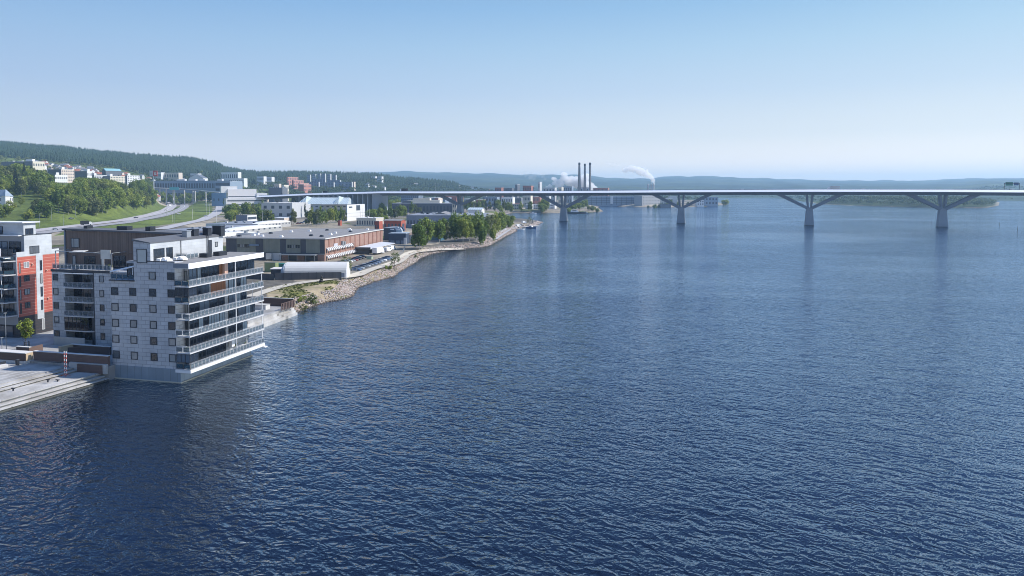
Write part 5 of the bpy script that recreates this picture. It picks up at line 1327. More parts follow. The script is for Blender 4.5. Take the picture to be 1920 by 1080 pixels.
# channel markers
for i, (px, py, lab) in enumerate(((1746,420.5,'thin channel marker just left of the rightmost bridge pier'),(1874,423.5,'thin channel marker right of the rightmost bridge pier'),(1908,432,'thin channel marker nearest the right picture edge'))):
    t = thing('channel_marker', lab, 'channel marker', (*at(px,py,0), -1), 0, 'channel markers'); MB().tube((0,0,0),(0,0,4.2),.22,.14,8).build('pole', M_dark, t); MB().tube((0,0,4.2),(0,0,4.6),.3,.05,8).build('top_mark', M_dark, t)

# ================================================================= middle ground buildings
cream = basic('cream_render', (.58,.54,.45), .7, var=.05); peach = basic('peach_render', (.58,.50,.43), .7, var=.05)
redr = basic('red_tile_roof', (.35,.13,.08), .8, var=.1); redw = basic('falu_red_boards', (.34,.09,.06), .8, var=.08)
brickd = basic('far_brick', (.33,.15,.12), .85, var=.08); slate = basic('slate_roof', (.12,.135,.16), .7, var=.08); bluew = basic('blue_grey_sheet', (.22,.28,.36), .6, var=.05)
dgrey = basic('dark_grey_wall', (.11,.12,.14), .7, var=.08); tealr = basic('teal_roof', (.18,.34,.38), .5, var=.05); W_ = M_white; lgrey = basic('light_grey_render', (.48,.49,.50), .7, var=.05)
GW = basic('far_window', (.06,.075,.10), .3, var=.1)
# low sheds behind the grey apartment block
shed_w = basic('dull_white_sheet', (.38,.38,.38), .6, var=.1)
def arched_shed(name, label, pxl, pxc, d, L_deep, zt, th=12, rh=1.6, m=None):
    return bld(name, label, pxl, pxc, pxc+30, d, 0, z0=2.6, th=th, m=m or W_, mr=basic('blue_grey_roof', (.19,.205,.235), .7, var=.08, scale=.1), roof='flat', zt=zt, deep=L_deep, ms=shed_w)
for (lab, pxl, pxc, d, deep, zt) in (('low industrial hall with grey roof and white gable nearest behind the apartment block',205,394,395,46,6.4),('long industrial hall with white windowed side behind the nearest hall',300,424,455,70,6.6),('grey roofed hall with white end wall beside the slip road',385,483,540,50,7.0)):
    t, Lx, Ly, tp_ = arched_shed('industrial_hall', lab, pxl, pxc, d, deep, zt)
    n = 8; MB().extr([(Ly*.5*(1-math.cos(math.pi*i/n)), tp_-.1+2.2*math.sin(math.pi*i/n)) for i in range(n+1)], -Lx*.12, .12, 'x').build('arched_gable', W_, t)
    facade_windows(t, Ly, 2.2, 4.6, 0, 1, 10, .35, .5, GW, 'x')
    for k in range(4): MB().box(-Lx*(.3+.18*k),Ly*.3,tp_+.3,-Lx*(.3+.18*k)+1.8,Ly*.3+1.5,tp_+1.4).build('roof_vent', M_grey if k % 2 else M_dark, t)
t, Lx, Ly, tp_ = bld('white_roof_store', 'white roofed store with an orange end wall behind the timber roof storey', 232, 330, 352, 330, 0, z0=2.6, m=M_brick, mr=W_, zt=8.3, deep=14, ms=basic('orange_panels', (.62,.22,.12), .6))
t, Lx, Ly, tp_ = bld('rooftop_block', 'small cream block on the grey hall roof left of the birches', 442, 464, 481, 600, 404, z0=2.6, m=basic('blue_grey_roof',(0,0,0)), ms=W_, rows=2, sc=1, gl=GW, strip=True)
t, Lx, Ly, tp_ = bld('light_wall', 'long pale grey low wall of the depot above the warehouse roof', 395, 500, 520, 415, 0, z0=2.6, zt=7.4, m=lgrey, mr=lgrey, deep=6)
bld('depot_shed', 'red walled depot shed beside the grey halls', 355, 394, 400, 410, 0, z0=2.6, zt=8.2, m=redw, mr=M_roofdark, rows=1, fc=6, gl=GW, deep=10)
# offices by the birches
t, Lx, Ly, tp_ = bld('office_building', 'pale blue grey office block with dark square windows among the birches', 490, 548, 556, 760, 381, z0=2.6, m=lgrey, mr=M_paleconc, rows=2, fc=4, gl=GW, deep=34, wv=.4, hv=.4)
bld('office_wing', 'pale office wing with a stepped glass stair front', 530, 566, 572, 800, 384, z0=2.6, m=lgrey, mr=W_, rows=3, fc=4, gl=GW, deep=20)
# building with the white glass roof
t, Lx, Ly, tp_ = bld('conference_hall', 'long grey hall with a ribbed white glass roof and two peaks below the bridge ramp', 558, 651, 662, 850, 383.5, z0=2.6, th=8, m=lgrey, mr=M_roofgrey, rows=3, fc=9, gl=GW, wv=.45, hv=.35, deep=26)
M_rib = panels('ribbed_white_glass_roof', (.36,.45,.47), (.32,.41,.43), (.75,.78,.78), 2.2, 40, .35, .35)
MB().add([(-Lx-1,-1,tp_+.36),(1,-1,tp_+.36),(-2,14,tp_+8.5),(-Lx+4,14,tp_+8.5),(-Lx-1,27,tp_+.36),(1,27,tp_+.36)],[(0,1,2,3),(1,5,2),(0,3,4),(3,2,5,4),(0,4,5,1)]).build('glass_roof', M_rib, t)
for f in (.12,.78):
    xx = -Lx*(1-f)
    MB().add([(xx-3.5,-1.4,tp_+.5),(xx+3.5,-1.4,tp_+.5),(xx+1.5,6,tp_+10.5),(xx+5,13.5,tp_+8.6),(xx-2.5,13.5,tp_+8.6)],[(0,1,2),(1,3,2),(3,4,2),(4,0,2),(0,4,3,1)]).build('roof_peak', M_rib, t)
MB().box(-Lx*.5,-6,tp_-.6,1,-.02,tp_-.2).build('canopy', M_paleconc, t)
t, Lx, Ly, tp_ = bld('cube_building', 'white cube building with arched dark window row below the bridge abutment', 649, 651, 684, 690, 384.5, z0=2.6, m=basic('blue_grey_render', (.36,.42,.50), .7), ms=W_, mr=W_)
for z0_, y0_, y1_, zz in ((10.5,.50,.72,16.0),(13.6,.10,.28,15.0)): MB().box(.04,Ly*y0_,z0_,.12,Ly*y1_,zz).build('window', GW, t)
for py_z in (4.5,8.0): MB().box(.04,0,py_z,.1,Ly,py_z+.15).build('ledge', M_grey, t)
for i in range(6):
    x, y = at(676+i*3.4, 415, 2.6); t = thing('flagpole', 'thin white flagpole in front of the white cube building', 'flagpole', (x,y,2.6), 0, 'flagpoles by the white cube building'); MB().tube((0,0,0),(0,0,13),.12,.07,6).build('pole', W_, t)
bld('pavilion', 'low pink cream pavilion below the birches', 511, 533, 540, 610, 409, z0=2.6, m=peach, mr=W_, deep=12, rows=1, fc=4, gl=GW)
bld('kiosk', 'small red brown kiosk by the path before the white cube building', 633, 638, 640, 600, 413.5, z0=2.6, m=redw, mr=M_roofdark, deep=3)
bld('terrace_building', 'low cream building with flat terrace right of the white cube', 668, 705, 713, 590, 409.5, z0=2.6, m=cream, mr=M_paleconc, deep=16, rows=1, fc=8, gl=GW)
bld('red_shed', 'low red wooden house with long grey roof beyond the warehouse', 719, 752, 759, 520, 414, z0=2.6, m=redw, mr=M_roofgrey, deep=9, rows=1, fc=5, sc=1, gl=GW, roof='gable_x', rh=.8)
bld('red_shed', 'small red hut with a pale roof right above the warehouse end', 702, 711, 714, 480, 415, z0=2.6, m=redw, mr=peach, deep=6, rows=1, fc=2, gl=GW)
bld('open_shed', 'dark open shed with grey roof touching the far warehouse corner', 719, 733, 739, 425, 428, z0=2.6, m=M_wdark, mr=M_grey, deep=14)
t, Lx, Ly, tp_ = bld('blue_store', 'two storey dark blue store with pale garage doors beyond the warehouse', 728, 761, 766, 392, 438.5, z0=2.6, th=5, m=basic('navy_sheet', (.05,.07,.11), .5), mr=basic('pale_blue_edge', (.30,.35,.40), .5), deep=10)
for i in range(3): MB().box(-Lx+1.2+3.1*i,-.08,0,-Lx+3.4+3.1*i,.02,2.6).build('garage_door', basic('blue_grey_door', (.16,.21,.28), .6), t)
MB().box(-1.2,-.2,-.2,.15,.5,4.2).build('pale_pillar', W_, t)
for i, (px, s_, m_, lab) in enumerate(((737,4,'navy_sheet','navy boat cabin stacked leftmost on the blue store'),(744,5,'pale_blue_edge','pale blue boat cabin in the middle above the blue store'),(752,5.5,'navy_sheet','navy boat cabin stacked rightmost above the blue store'),(748,3.5,'pale_blue_edge','small pale cabin at the back above the blue store'))):
    t2 = thing('boat_cabin', lab, 'boat cabin', (XP(px,402+6*(i % 3)), 402+6*(i % 3), tp_+2.9), R(-8), 'boat cabins above the blue store')
    loft(MB(), [(-2.2,0),(-2.4,1.4),(-1.6,2.6),(1.0,2.8),(2.0,1.5),(2.3,0)], 2.4, .8).build('hull', MAT[m_], t2); MB().box(-1.2,-1.25,1.5,1.0,1.25,2.1).build('windows', W_, t2)
bld('tiled_kiosk', 'small brown tiled roof kiosk left of the shore birches', 764, 775, 779, 400, 440, z0=2.6, m=W_, mr=basic('brown_tiles', (.28,.20,.15), .8), deep=6, roof='hip', rh=1.2)
bld('boat_shed', 'white roofed blue boat shed behind the shore birches', 806, 826, 831, 420, 436, z0=2.6, m=basic('sea_blue_sheet', (.06,.14,.20), .5), mr=W_, deep=9)
t, Lx, Ly, tp_ = bld('long_warehouse', 'long low blue grey warehouse with flat roof behind the shore birches', 762, 905, 910, 560, 404.5, z0=2.6, th=3, m=basic('slate_blue_sheet', (.16,.19,.24), .6), mr=basic('blue_grey_roof',(0,0,0)), deep=60, rows=1, fc=24, wv=.6, hv=.3, gl=GW)
MB().box(-Lx*.92,-5,3.2,-Lx*.48,-.1,3.6).box(-Lx*.40,-5,3.2,-Lx*.22,-.1,3.6).build('loading_canopy', M_paleconc, t)
MB().box(-Lx*.92,-7.5,2.2,-Lx*.5,-5.2,2.5).build('loading_canopy', basic('pinkish_roof',(0,0,0)), t)
MB().extr([(-Lx*.72,tp_+.3),(-Lx*.6,tp_+2.2),(-Lx*.5,tp_+.3)], 20, 50).build('roof_ridge', M_roofgrey, t)
for k in range(7): MB().box(-Lx*(.15+.11*k),25+3*(k % 3),tp_+.3,-Lx*(.15+.11*k)+1.6,27+3*(k % 3),tp_+1.6).build('roof_vent', W_ if k % 2 else M_dark, t)
bld('greenhouse_roof', 'low white glass roofed house under the bridge pier', 877, 903, 905, 640, 393.5, z0=2.6, m=W_, mr=M_rib, deep=10, roof='gable_x', rh=1.8)
# under and behind the bridge, left to right
t, Lx, Ly, tp_ = bld('ferry_terminal', 'long white and dark building with curved upper deck under the bridge', 735, 862, 868, 930, 381.5, z0=3, th=4, m=dgrey, mr=W_, deep=30, rows=1, fc=20, gl=GW)
MB().box(-Lx*.78,3,tp_+.3,-Lx*.30,20,tp_+4.2).box(-Lx*.70,5,tp_+4.2,-Lx*.45,16,tp_+7).build('upper_deck', cream, t); MB().box(-Lx*.85,2,tp_+.3,-Lx*.72,16,tp_+3.6).build('curved_bow', slate, t); MB().box(-Lx*.1,2,tp_-4,-.2,8,tp_+.2).build('pale_end', cream, t)
bld('glass_office', 'pale blue glass office right under the bridge span near the abutment', 752, 785, 800, 1060, 366.5, m=bluew, mr=lgrey, rows=5, fc=9, sc=4, gl=GW, deep=20, z0=4)
bld('blue_hall', 'wide blue grey hall behind the ship like terminal', 795, 835, 842, 1120, 371, m=bluew, mr=lgrey, deep=40, z0=4)
bld('brick_block', 'orange brick block with cream top left of the bridge pier on land', 815, 822, 830, 1000, 371.5, m=brickd, ms=peach, mr=cream, rows=2, sc=2, gl=GW, z0=4)
bld('brick_hall', 'large dark red brick hall behind the bridge pier on land', 828, 856, 858, 1150, 367.5, m=brickd, mr=M_paleconc, z0=4, deep=40)
bld('cream_house', 'cream house with windows below the bridge pier on land', 848, 856, 862, 880, 380.5, m=cream, mr=W_, rows=2, fc=2, sc=2, gl=GW, z0=3)
for i, (pxl,pxc,pxr,d,top,m_,mr_,lab) in enumerate(((870,885,893,1130,373,lgrey,W_,'pale shed right of the pier on land'),(893,905,915,1180,374.5,brickd,M_paleconc,'brick shed with pale roof behind the poplar row'),(905,932,938,1250,369.5,bluew,slate,'blue hall with dark roof behind the poplar row'),(940,961,963,1160,370.5,W_,W_,'white hall with bright flat roof facing the inlet'),
      (962,977,981,1200,371.5,slate,M_paleconc,'slate coloured block beside the white hall'),(981,995,998,1240,367.5,cream,W_,'cream block rising to the bridge deck'),(998,1012,1020,1260,369,brickd,M_paleconc,'brown block right of the cream block'),(1012,1030,1036,1300,368,lgrey,W_,'grey block right of the brown block'),
      (958,975,978,1085,382.5,peach,redr,'low red roofed house on the far shore of the inlet'),(985,997,1003,1090,384,lgrey,W_,'low pale boat house with white roof on the far shore'),(1000,1018,1024,1100,383.5,lgrey,M_paleconc,'low grey boat house left of the round tree'),(1028,1040,1047,1120,383,W_,M_paleconc,'white boat house right of the round tree'),
      (897,905,912,1075,382,peach,redr,'low red roofed house half hidden by the poplar row'))):
    bld('harbour_building', lab, pxl, pxc, pxr, d, top, m=m_, mr=mr_, rows=2, fc=5, gl=GW, deep=18, z0=3.2, group='buildings beyond the inlet')
# on the skyline of the deck: brick works left of the stacks
for i, (pxl,pxc,pxr,d,top,m_,mr_,lab) in enumerate(((928,940,944,1500,352,brickd,redr,'red brick mill hall far left of the chimneys'),(944,960,964,1480,353,dgrey,slate,'dark mill hall second from the left above the bridge'),(966,970,975,1500,346,dgrey,W_,'narrow tower block with white cap above the bridge'),(980,996,1003,1520,348.5,brickd,brickd,'tall brick boiler house above the bridge'),
      (1009,1012,1016,1540,341,lgrey,bluew,'slim pale silo tower beside the boiler house'),(1018,1040,1045,1500,352,lgrey,W_,'pale piped mill block between silo and chimneys'),(1047,1053,1056,1480,351,cream,W_,'cream mill block with white roof left of the chimneys'),(1056,1072,1078,1520,349.5,bluew,lgrey,'blue grey mill block directly left of the chimneys'),
      (1082,1104,1112,1560,351.5,lgrey,M_paleconc,'low grey hall at the foot of the chimneys'),(1112,1140,1147,1540,352.5,brickd,M_paleconc,'low brown hall right of the chimneys'))):
    bld('mill_building', lab, pxl, pxc, pxr, d, top, m=m_, mr=mr_, rows=3, fc=4, gl=GW, deep=26, z0=4, group='paper mill buildings')
M_stack = basic('chimney_concrete', (.17,.165,.165), .8, var=.12, scale=.05)
for i, (px, pt, rb_, rt_, lab) in enumerate(((1086,305,4.6,2.1,'leftmost of the three tall dark chimneys'),(1096.3,307,3.8,1.9,'middle and slightly shorter one of the three tall chimneys'),(1106,305,2.7,2.2,'rightmost and straightest of the three tall chimneys'))):
    d = 1500; x = XP(px,d); zt = ZP(pt,d); t = thing('factory_chimney', lab, 'chimney', (x, d, 4), 0, 'three tall factory chimneys')
    MB().tube((0,0,-1),(0,0,(zt-4)*.45),rb_,(rb_+rt_)/2,18).tube((0,0,(zt-4)*.45),(0,0,zt-4),(rb_+rt_)/2,rt_,18).build('shaft', M_stack, t)
    MB().tube((0,0,zt-9),(0,0,zt-3.9),rt_+.25,rt_+.2,18).build('top_band', M_dark, t)
for i, (px, pt, w_, lab) in enumerate(((1215,346,2.6,'leftmost short white chimney on the right mill'),(1221,345.5,2.0,'middle short white chimney on the right mill'),(1225,344,2.2,'rightmost short steaming chimney on the right mill'))):
    d = 1650; t = thing('short_chimney', lab, 'chimney', (XP(px,d), d, 4), 0, 'short white chimneys of the right mill'); MB().tube((0,0,-1),(0,0,ZP(pt,d)-4),w_,w_*.85,14).build('shaft', lgrey, t); MB().dome((0,0,ZP(pt,d)-4),w_*1.1,w_*1.1,1.4,12,4).build('cap', W_, t)
# dark framed mill hall along the water
t, Lx, Ly, tp_ = bld('mill_hall', 'long blue grey mill hall with dark framed bays by the water', 1090, 1203, 1204, 1470, 368, z0=3, th=1, m=bluew, mr=lgrey, deep=40)
fr_ = MB()
for i in range(13): fr_.box(-Lx+Lx*i/12-.25,-2.2,0,-Lx+Lx*i/12+.25,-1.8,tp_-1)
for zz in (4.5,9.0,13): fr_.box(-Lx,-2.2,zz,0,-1.8,zz+.5)
fr_.build('steel_frame', M_dark, t); MB().box(-Lx*.52,-2.6,2,-Lx*.48,-.5,tp_+.5).build('white_tower', W_, t)
t, Lx, Ly, tp_ = bld('mill_hall', 'white mill hall with small windows right of the framed hall', 1204, 1238, 1240, 1440, 367, z0=3, th=-28, m=shed_w, mr=shed_w, rows=3, fc=6, gl=GW, wv=.3, hv=.3, deep=26)
bld('mill_hall', 'grey and white low works right of the rightmost middle pier', 1240, 1262, 1266, 1460, 372, z0=3, th=2, m=lgrey, mr=W_, rows=2, fc=5, gl=GW, deep=20)
bld('mill_hall', 'pale grey silo block behind the second pier', 1255, 1270, 1276, 1500, 368, z0=3, th=2, m=lgrey, mr=lgrey, deep=20)
bld('mill_hall', 'white storage block at the point of the mill headland', 1307, 1320, 1322, 1420, 375.5, z0=3, th=2, m=W_, mr=W_, deep=16, rows=2, fc=3, gl=GW)
bld('mill_hall', 'blue hall with dark frame at the end of the mill headland', 1316, 1346, 1354, 1450, 369.5, z0=3, th=2, m=bluew, ms=basic('pale_pink_render', (.60,.52,.52), .7), mr=lgrey, rows=2, fc=5, gl=GW, deep=20)
def puff(name, label, balls, m, seed=1):
    """one lumpy closed body of steam grown from overlapping balls (metaballs turned into a mesh)"""
    mb_ = bpy.data.metaballs.new(name); mb_.resolution = 2.6; mb_.threshold = .12
    q = random.Random(seed)
    for (x, y, z, r) in balls:
        e = mb_.elements.new(); e.co = (x, y, z); e.radius = r*1.7
        for k in range(3):
            e = mb_.elements.new(); e.co = (x+q.uniform(-1.3,1.3)*r, y+q.uniform(-1,1)*r*.8, z+q.uniform(-1.0,1.2)*r); e.radius = r*q.uniform(.8,1.5)
    o = bpy.data.objects.new(name, mb_); COL.objects.link(o)
    bpy.context.view_layer.update()
    dg = bpy.context.evaluated_depsgraph_get(); me = bpy.data.meshes.new_from_object(o.evaluated_get(dg), depsgraph=dg)
    bpy.data.objects.remove(o); me.name = name
    me.materials.clear(); me.materials.append(m)
    o = link(name, me, kind='stuff', label=label); return o
def steam_mat(name, dens):
    m = bpy.data.materials.new(name); m.use_nodes = True; n = m.node_tree; n.nodes.remove(n.nodes['Principled BSDF'])
    v = n.nodes.new('ShaderNodeVolumePrincipled'); v.inputs['Color'].default_value = (1,1,1,1); v.inputs['Density'].default_value = dens; v.inputs['Anisotropy'].default_value = .1
    v.inputs['Emission Strength'].default_value = 0
    n.links.new(v.outputs[0], n.nodes['Material Output'].inputs['Volume']); return m
def pballs(pts, d):
    return [(XP(px,d,0), d+dd, ZP(py,d), r) for px, py, r, dd in pts]
puff('steam_cloud', 'white steam billowing behind the three tall chimneys', pballs([(1100,350,9,0),(1092,347,10,4),(1084,344,10,2),(1075,343,9,0),(1066,341,8,-3),(1095,340,8,0),(1098,331,6,3),(1060,334,6,0),(1056,327,5,2),(1052,345,6,0),(1045,347,5,3),(1038,344,4,0),(1032,350,4,0),(1108,352,7,0),(1115,353,5,0),(1042,338,4,2),(1036,335,3,0),(1026,352,3,0)], 1640), steam_mat('steam_dense', .11), 3)
puff('steam_cloud', 'thin steam drifting left of the mill towers', pballs([(1003,329,4,0),(996,332,4,0),(1000,336,3,0),(985,330,3,0),(978,328,3,0),(1010,328,3,0),(1018,330,3,0),(1022,336,3,0),(1016,341,2.5,0),(990,326,3,2)], 1640), steam_mat('steam_thin', .014), 4)
puff('steam_plume', 'white steam plume leaning left from the right mill chimney', pballs([(1225.5,344,2.2,0),(1225,339,3.2,0),(1222,334,4.2,0),(1216,329,5.2,0),(1210,325,5.8,0),(1203,321,6.2,0),(1196,318.5,6.5,0),(1188,317,6.3,0),(1181,316,5.4,0),(1175,318,4.6,0),(1170,318.5,3.6,0)], 1650), steam_mat('steam_plume_air', .10), 5)
puff('steam_plume', 'faint detached wisp of steam high left of the leaning plume', pballs([(1158,310,2.6,0),(1152,308,3.2,0),(1146,309,2.8,0),(1139,306,2.2,0)], 1650), steam_mat('steam_wisp', .02), 6)
# shop hall, overpass and sign at the highway
t, Lx, Ly, tp_ = bld('shopping_hall', 'long dark blue glazed shopping hall behind the flyover', 290, 436, 441, 1420, 339, z0=14, th=-2, m=bluew, mr=basic('blue_grey_roof',(0,0,0)), deep=60, rows=2, fc=30, wv=.7, hv=.5, gl=GW)
MB().box(-Lx*.80,-1.2,2,-Lx*.74,-.1,12).build('white_sign_panel', W_, t); MB().box(-Lx*.97,-1.2,13,-Lx*.90,-.1,15).build('sign_board', W_, t)
for a_, b_ in ((.62,.72),(.48,.57),(.36,.43),(.14,.20)): MB().box(-Lx*b_,4,tp_+.3,-Lx*a_,14,tp_+3.2).build('roof_plant_room', W_, t)
bld('glazed_office', 'blue glazed office wing at the right end of the shopping hall', 404, 432, 436, 1330, 340.5, z0=10, th=2, m=bluew, mr=lgrey, rows=4, fc=1, strip=True, gl=GW, deep=30)
bld('blue_depot', 'low blue wall depot below the right end of the flyover', 397, 424, 428, 1180, 362, z0=7, th=2, m=basic('clear_blue_sheet', (.17,.27,.42), .5), mr=lgrey, deep=24, rows=1, fc=3, wv=.2, hv=.2, gl=GW)
Pf = thing('flyover', 'pale flyover carrying a road over the highway', 'bridge', (0,0,0))
fo = [(XP(px,dd,38), dd, ZP(py,dd)) for px, py, dd in ((215,348.5,1330),(250,349.5,1330),(290,351.5,1330),(340,354,1320),(380,357,1300),(411,360,1290),(440,364,1280))]
b = MB(); b2 = MB()
for a_, c_ in zip(fo[:-1], fo[1:]): b.beam((a_[0],a_[1],a_[2]-1.0),(c_[0],c_[1],c_[2]-1.0),10,1.4); b2.beam((a_[0],a_[1]-5.1,a_[2]-.3),(c_[0],c_[1]-5.1,c_[2]-.3),.3,1.6)
b.build('deck', M_steel, Pf); b2.build('edge_beam', W_, Pf)
for px in (252,262,300,312,325,346,362,366,386):
    z = np.interp(px,[215,290,340,380,440],[p[2] for p in (fo[0],fo[2],fo[3],fo[4],fo[6])]); x = XP(px,1325,20); MB().tube((x,1325,gz(x,1325)-1),(x,1325,float(z)-1.6),1.1,1.1,10).build('pier', M_paleconc, Pf)
G2 = thing('sign_gantry', 'teal road sign board on a post in front of the flyover', 'road sign', (XP(327,1290,30), 1290, gz(XP(327,1290,30),1290))); zz = ZP(354,1290)-G2.location.z
MB().tube((0,0,0),(0,0,zz),.7,.6,8).build('pole', M_grey, G2); MB().box(-9,-.6,zz-2,9,-.2,zz+3).build('sign_board', basic('sign_teal', (.10,.38,.42), .4), G2)
d_ = 1290; xs = XP(288,d_,60); gs = gz(xs,d_); Sg = thing('sign_pylon', 'tall white and red advertising sign on a white pole', 'sign', (xs, d_, gs)); zb, zt = ZP(330.5,d_)-gs, ZP(320,d_)-gs
MB().box(-.5,-.5,-1,.5,.5,zb+.2).build('pole', W_, Sg); MB().box(-7,-.8,zb,-.6,.8,zt).build('white_board', lgrey, Sg); MB().box(-.6,-.8,zb,7,.8,zt).build('red_board', M_red, Sg)
b = MB()
for i in range(3): b.box(-5.6,-.9,zb+2+i*2.6,-2.0,-.82,zb+3.4+i*2.6)
b.build('sign_lettering', M_grey, Sg); b = MB(); b.box(1.6,-.9,zb+2.5,2.6,-.82,zb+7.5).box(3.4,-.9,zb+2.5,5.6,-.82,zb+4.0).box(3.4,-.9,zb+5.2,5.6,-.82,zb+7.0); b.build('sign_emblem', W_, Sg)
# white layered office with terraces
t, Lx, Ly, tp_ = bld('layered_office', 'large white office building with banded windows above the birches', 424, 502, 505, 960, 372, z0=6, th=-28, m=W_, mr=W_, rows=3, fc=1, strip=True, gl=GW, deep=30, hv=.3)
MB().box(-Lx*.95,3,tp_+.3,-Lx*.26,26,tp_+13).build('upper_storey', basic('soft_white_wall', (.70,.68,.68), .7, var=.03), t); MB().box(-Lx*1.1,6,tp_+8,-Lx*.72,26,tp_+17).build('upper_storey', W_, t); MB().box(-Lx*.26,2,tp_+.3,0,28,tp_+7.5).build('upper_storey', W_, t)
MB().box(-Lx*.94,2.85,tp_+2.0,-Lx*.28,3.02,tp_+3.2).build('window_band', GW, t); MB().tube((-Lx*.2,12,tp_+7),(-Lx*.2,12,tp_+22),.3,.15,6).build('antenna', M_grey, t)
bld('dark_hall', 'dark blue hall right of the white layered office', 504, 530, 533, 1010, 352, z0=5, th=4, m=slate, mr=bluew, deep=20)
bld('yellow_house', 'narrow yellow apartment house left of the bridge ramp', 530, 533, 542, 1250, 347, z0=8, m=W_, ms=cream, mr=lgrey, rows=4, sc=4, gl=GW)
bld('terrace_house', 'white house with arched window left of the yellow house', 514, 524, 528, 1300, 345, z0=9, m=peach, mr=W_, rows=2, fc=3, gl=GW)
for i, (pxl,pxc,pxr,d,top,lab) in enumerate(((537,540,560,1900,332,'uppermost of the stepped red brick apartment blocks'),(548,551,570,1820,338,'second of the stepped red brick apartment blocks'),(560,562,580,1740,343.5,'third of the stepped red brick apartment blocks'),(560,570,584,1650,346,'lowest and largest of the stepped red brick apartment blocks'))):
    bld('brick_apartments', lab, pxl, pxc, pxr, d, top, m=brickd, ms=basic('sunlit_brick', (.46,.21,.17), .8), mr=M_paleconc, rows=3, sc=6, gl=GW, group='stepped brick apartment blocks')  # side walls get a lighter copy of the brick, sunlight painted in
for i, (pxl,pxr,d,top) in enumerate(((576,584,2050,327.5),(586,594,2060,326.5),(596,603,2060,325.5),(604,612,2060,325.5),(614,622,2070,326.5),(624,632,2060,328),(590,612,1950,336),(614,640,1960,338),(580,600,1880,341),(604,628,1880,342),(634,662,1900,341))):
    bld('apartment_tower', (['leftmost','second','third','fourth','fifth','rightmost'][i]+' tall block in the back row of blue grey flats on the wooded hill') if i < 6 else (['long front block below the tall blue grey flats','widest front block right of the long one below the flats','left low slab in front of the blue grey flats','right low slab in front of the blue grey flats','rightmost low slab beside the slim brick end block'][i-6]), pxl, pxr-2, pxr, d, top, m=basic('hazy_blue_render', (.22,.25,.33), .7), ms=lgrey, mr=slate, rows=5, fc=4, gl=GW, group='apartment blocks on the wooded hill')
bld('brick_tower', 'slim brick end block right of the blue grey apartments', 662, 664, 667, 1880, 341, m=brickd, ms=peach, mr=brickd)
# white long houses on the slopes
for i, (pxl,pxc,pxr,d,top,m_,lab) in enumerate(((415,447,455,1750,323,W_,'long white apartment block below the ridge with a flat roof'),(430,458,466,1650,334.5,W_,'white low block just below the long flat roofed one'),(300,336,342,1720,324,peach,'long cream block right of the tall red sign'),(289,303,306,1720,323.5,W_,'short white block directly behind the tall red sign'),
      (358,372,374,1800,325.5,W_,'white house in the middle of the wooded slope'),(482,495,497,1900,331,W_,'white block among trees above the layered office'),(498,510,512,1920,332,W_,'cream white block right of it above the layered office'),(708,716,717,2300,331,W_,'white house high in the wood above the bridge ramp'),(696,704,705,2320,331,W_,'small white house high in the wood above the bridge ramp'))):
    bld('hillside_block', lab, pxl, pxc, pxr, d, top, m=m_, mr=W_, rows=2, fc=8, gl=GW, deep=14, z0=gz(XP(pxc,d),d)-2, group='white blocks on the hillside')
bld('gabled_house', 'white house with steep grey roofs on the slope above the mall', 355, 382, 388, 1600, 334, z0=30, m=W_, mr=slate, roof='gable_y', rh=9, deep=16)
# the stepped hospital blocks on the left hill
def hosp(lab, pxl, pxc, pxr, d, top, z0, rows, sc, fcn, m_side):
    t, Lx, Ly, tp_ = bld('hillside_apartments', lab, pxl, pxc, pxr, d, top, z0=z0, th=20, m=basic('shade_coloured_wall', (.17,.18,.21), .7, var=.05), ms=m_side, mr=lgrey, rows=rows, fc=0, sc=sc, gl=GW, wv=.5, hv=.4, group='stepped apartment blocks on the left hill')  # front wall coloured dark to stand for the shaded side
    MB().box(-Lx*.25,2,tp_+.3,-Lx*.05,6,tp_+3.5).build('stair_tower', W_, t); return t
hosp('highest long cream apartment block with shade coloured front on the left hill', 5, 64, 86, 1010, 302.5, 58, 2, 5, 0, cream)
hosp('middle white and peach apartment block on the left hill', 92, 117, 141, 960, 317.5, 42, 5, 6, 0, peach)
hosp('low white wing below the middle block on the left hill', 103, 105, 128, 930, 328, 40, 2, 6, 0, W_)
hosp('long block with shade coloured front and white top right of the peach block', 140, 165, 174, 1080, 321, 45, 2, 4, 0, W_)
hosp('low block with shade coloured front and white dormers in the middle of the left hill', 141, 178, 205, 1090, 328.5, 46, 2, 6, 0, lgrey)
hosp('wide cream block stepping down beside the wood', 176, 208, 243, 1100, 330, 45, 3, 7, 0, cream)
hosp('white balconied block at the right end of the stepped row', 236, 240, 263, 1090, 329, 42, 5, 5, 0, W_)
bld('barn_roof_hall', 'dark hall with long teal roof on the left hill', 193, 200, 229, 1230, 320, z0=54, m=dgrey, mr=tealr, roof='gable_y', rh=4, th=20)
# small white mansion at the left edge
t, Lx, Ly, tp_ = bld('mansion', 'white mansion with blue grey roof and little turret at the left picture edge', -40, 12, 25, 640, 368.5, z0=13, th=16, m=W_, mr=basic('mansion_roof', (.22,.28,.35), .6), roof='hip', rh=6.5, rows=3, fc=14, sc=4, gl=GW, wv=.4, hv=.55)
MB().box(-4.2,-.5,0,.4,4,tp_+.6).build('turret', W_, t); MB().add([(-4.7,-1,tp_+.6),(.9,-1,tp_+.6),(.9,4.5,tp_+.6),(-4.7,4.5,tp_+.6),(-1.9,1.7,tp_+7)],[(0,1,4),(1,2,4),(2,3,4),(3,0,4),(3,2,1,0)]).build('turret_roof', MAT['mansion_roof'], t)
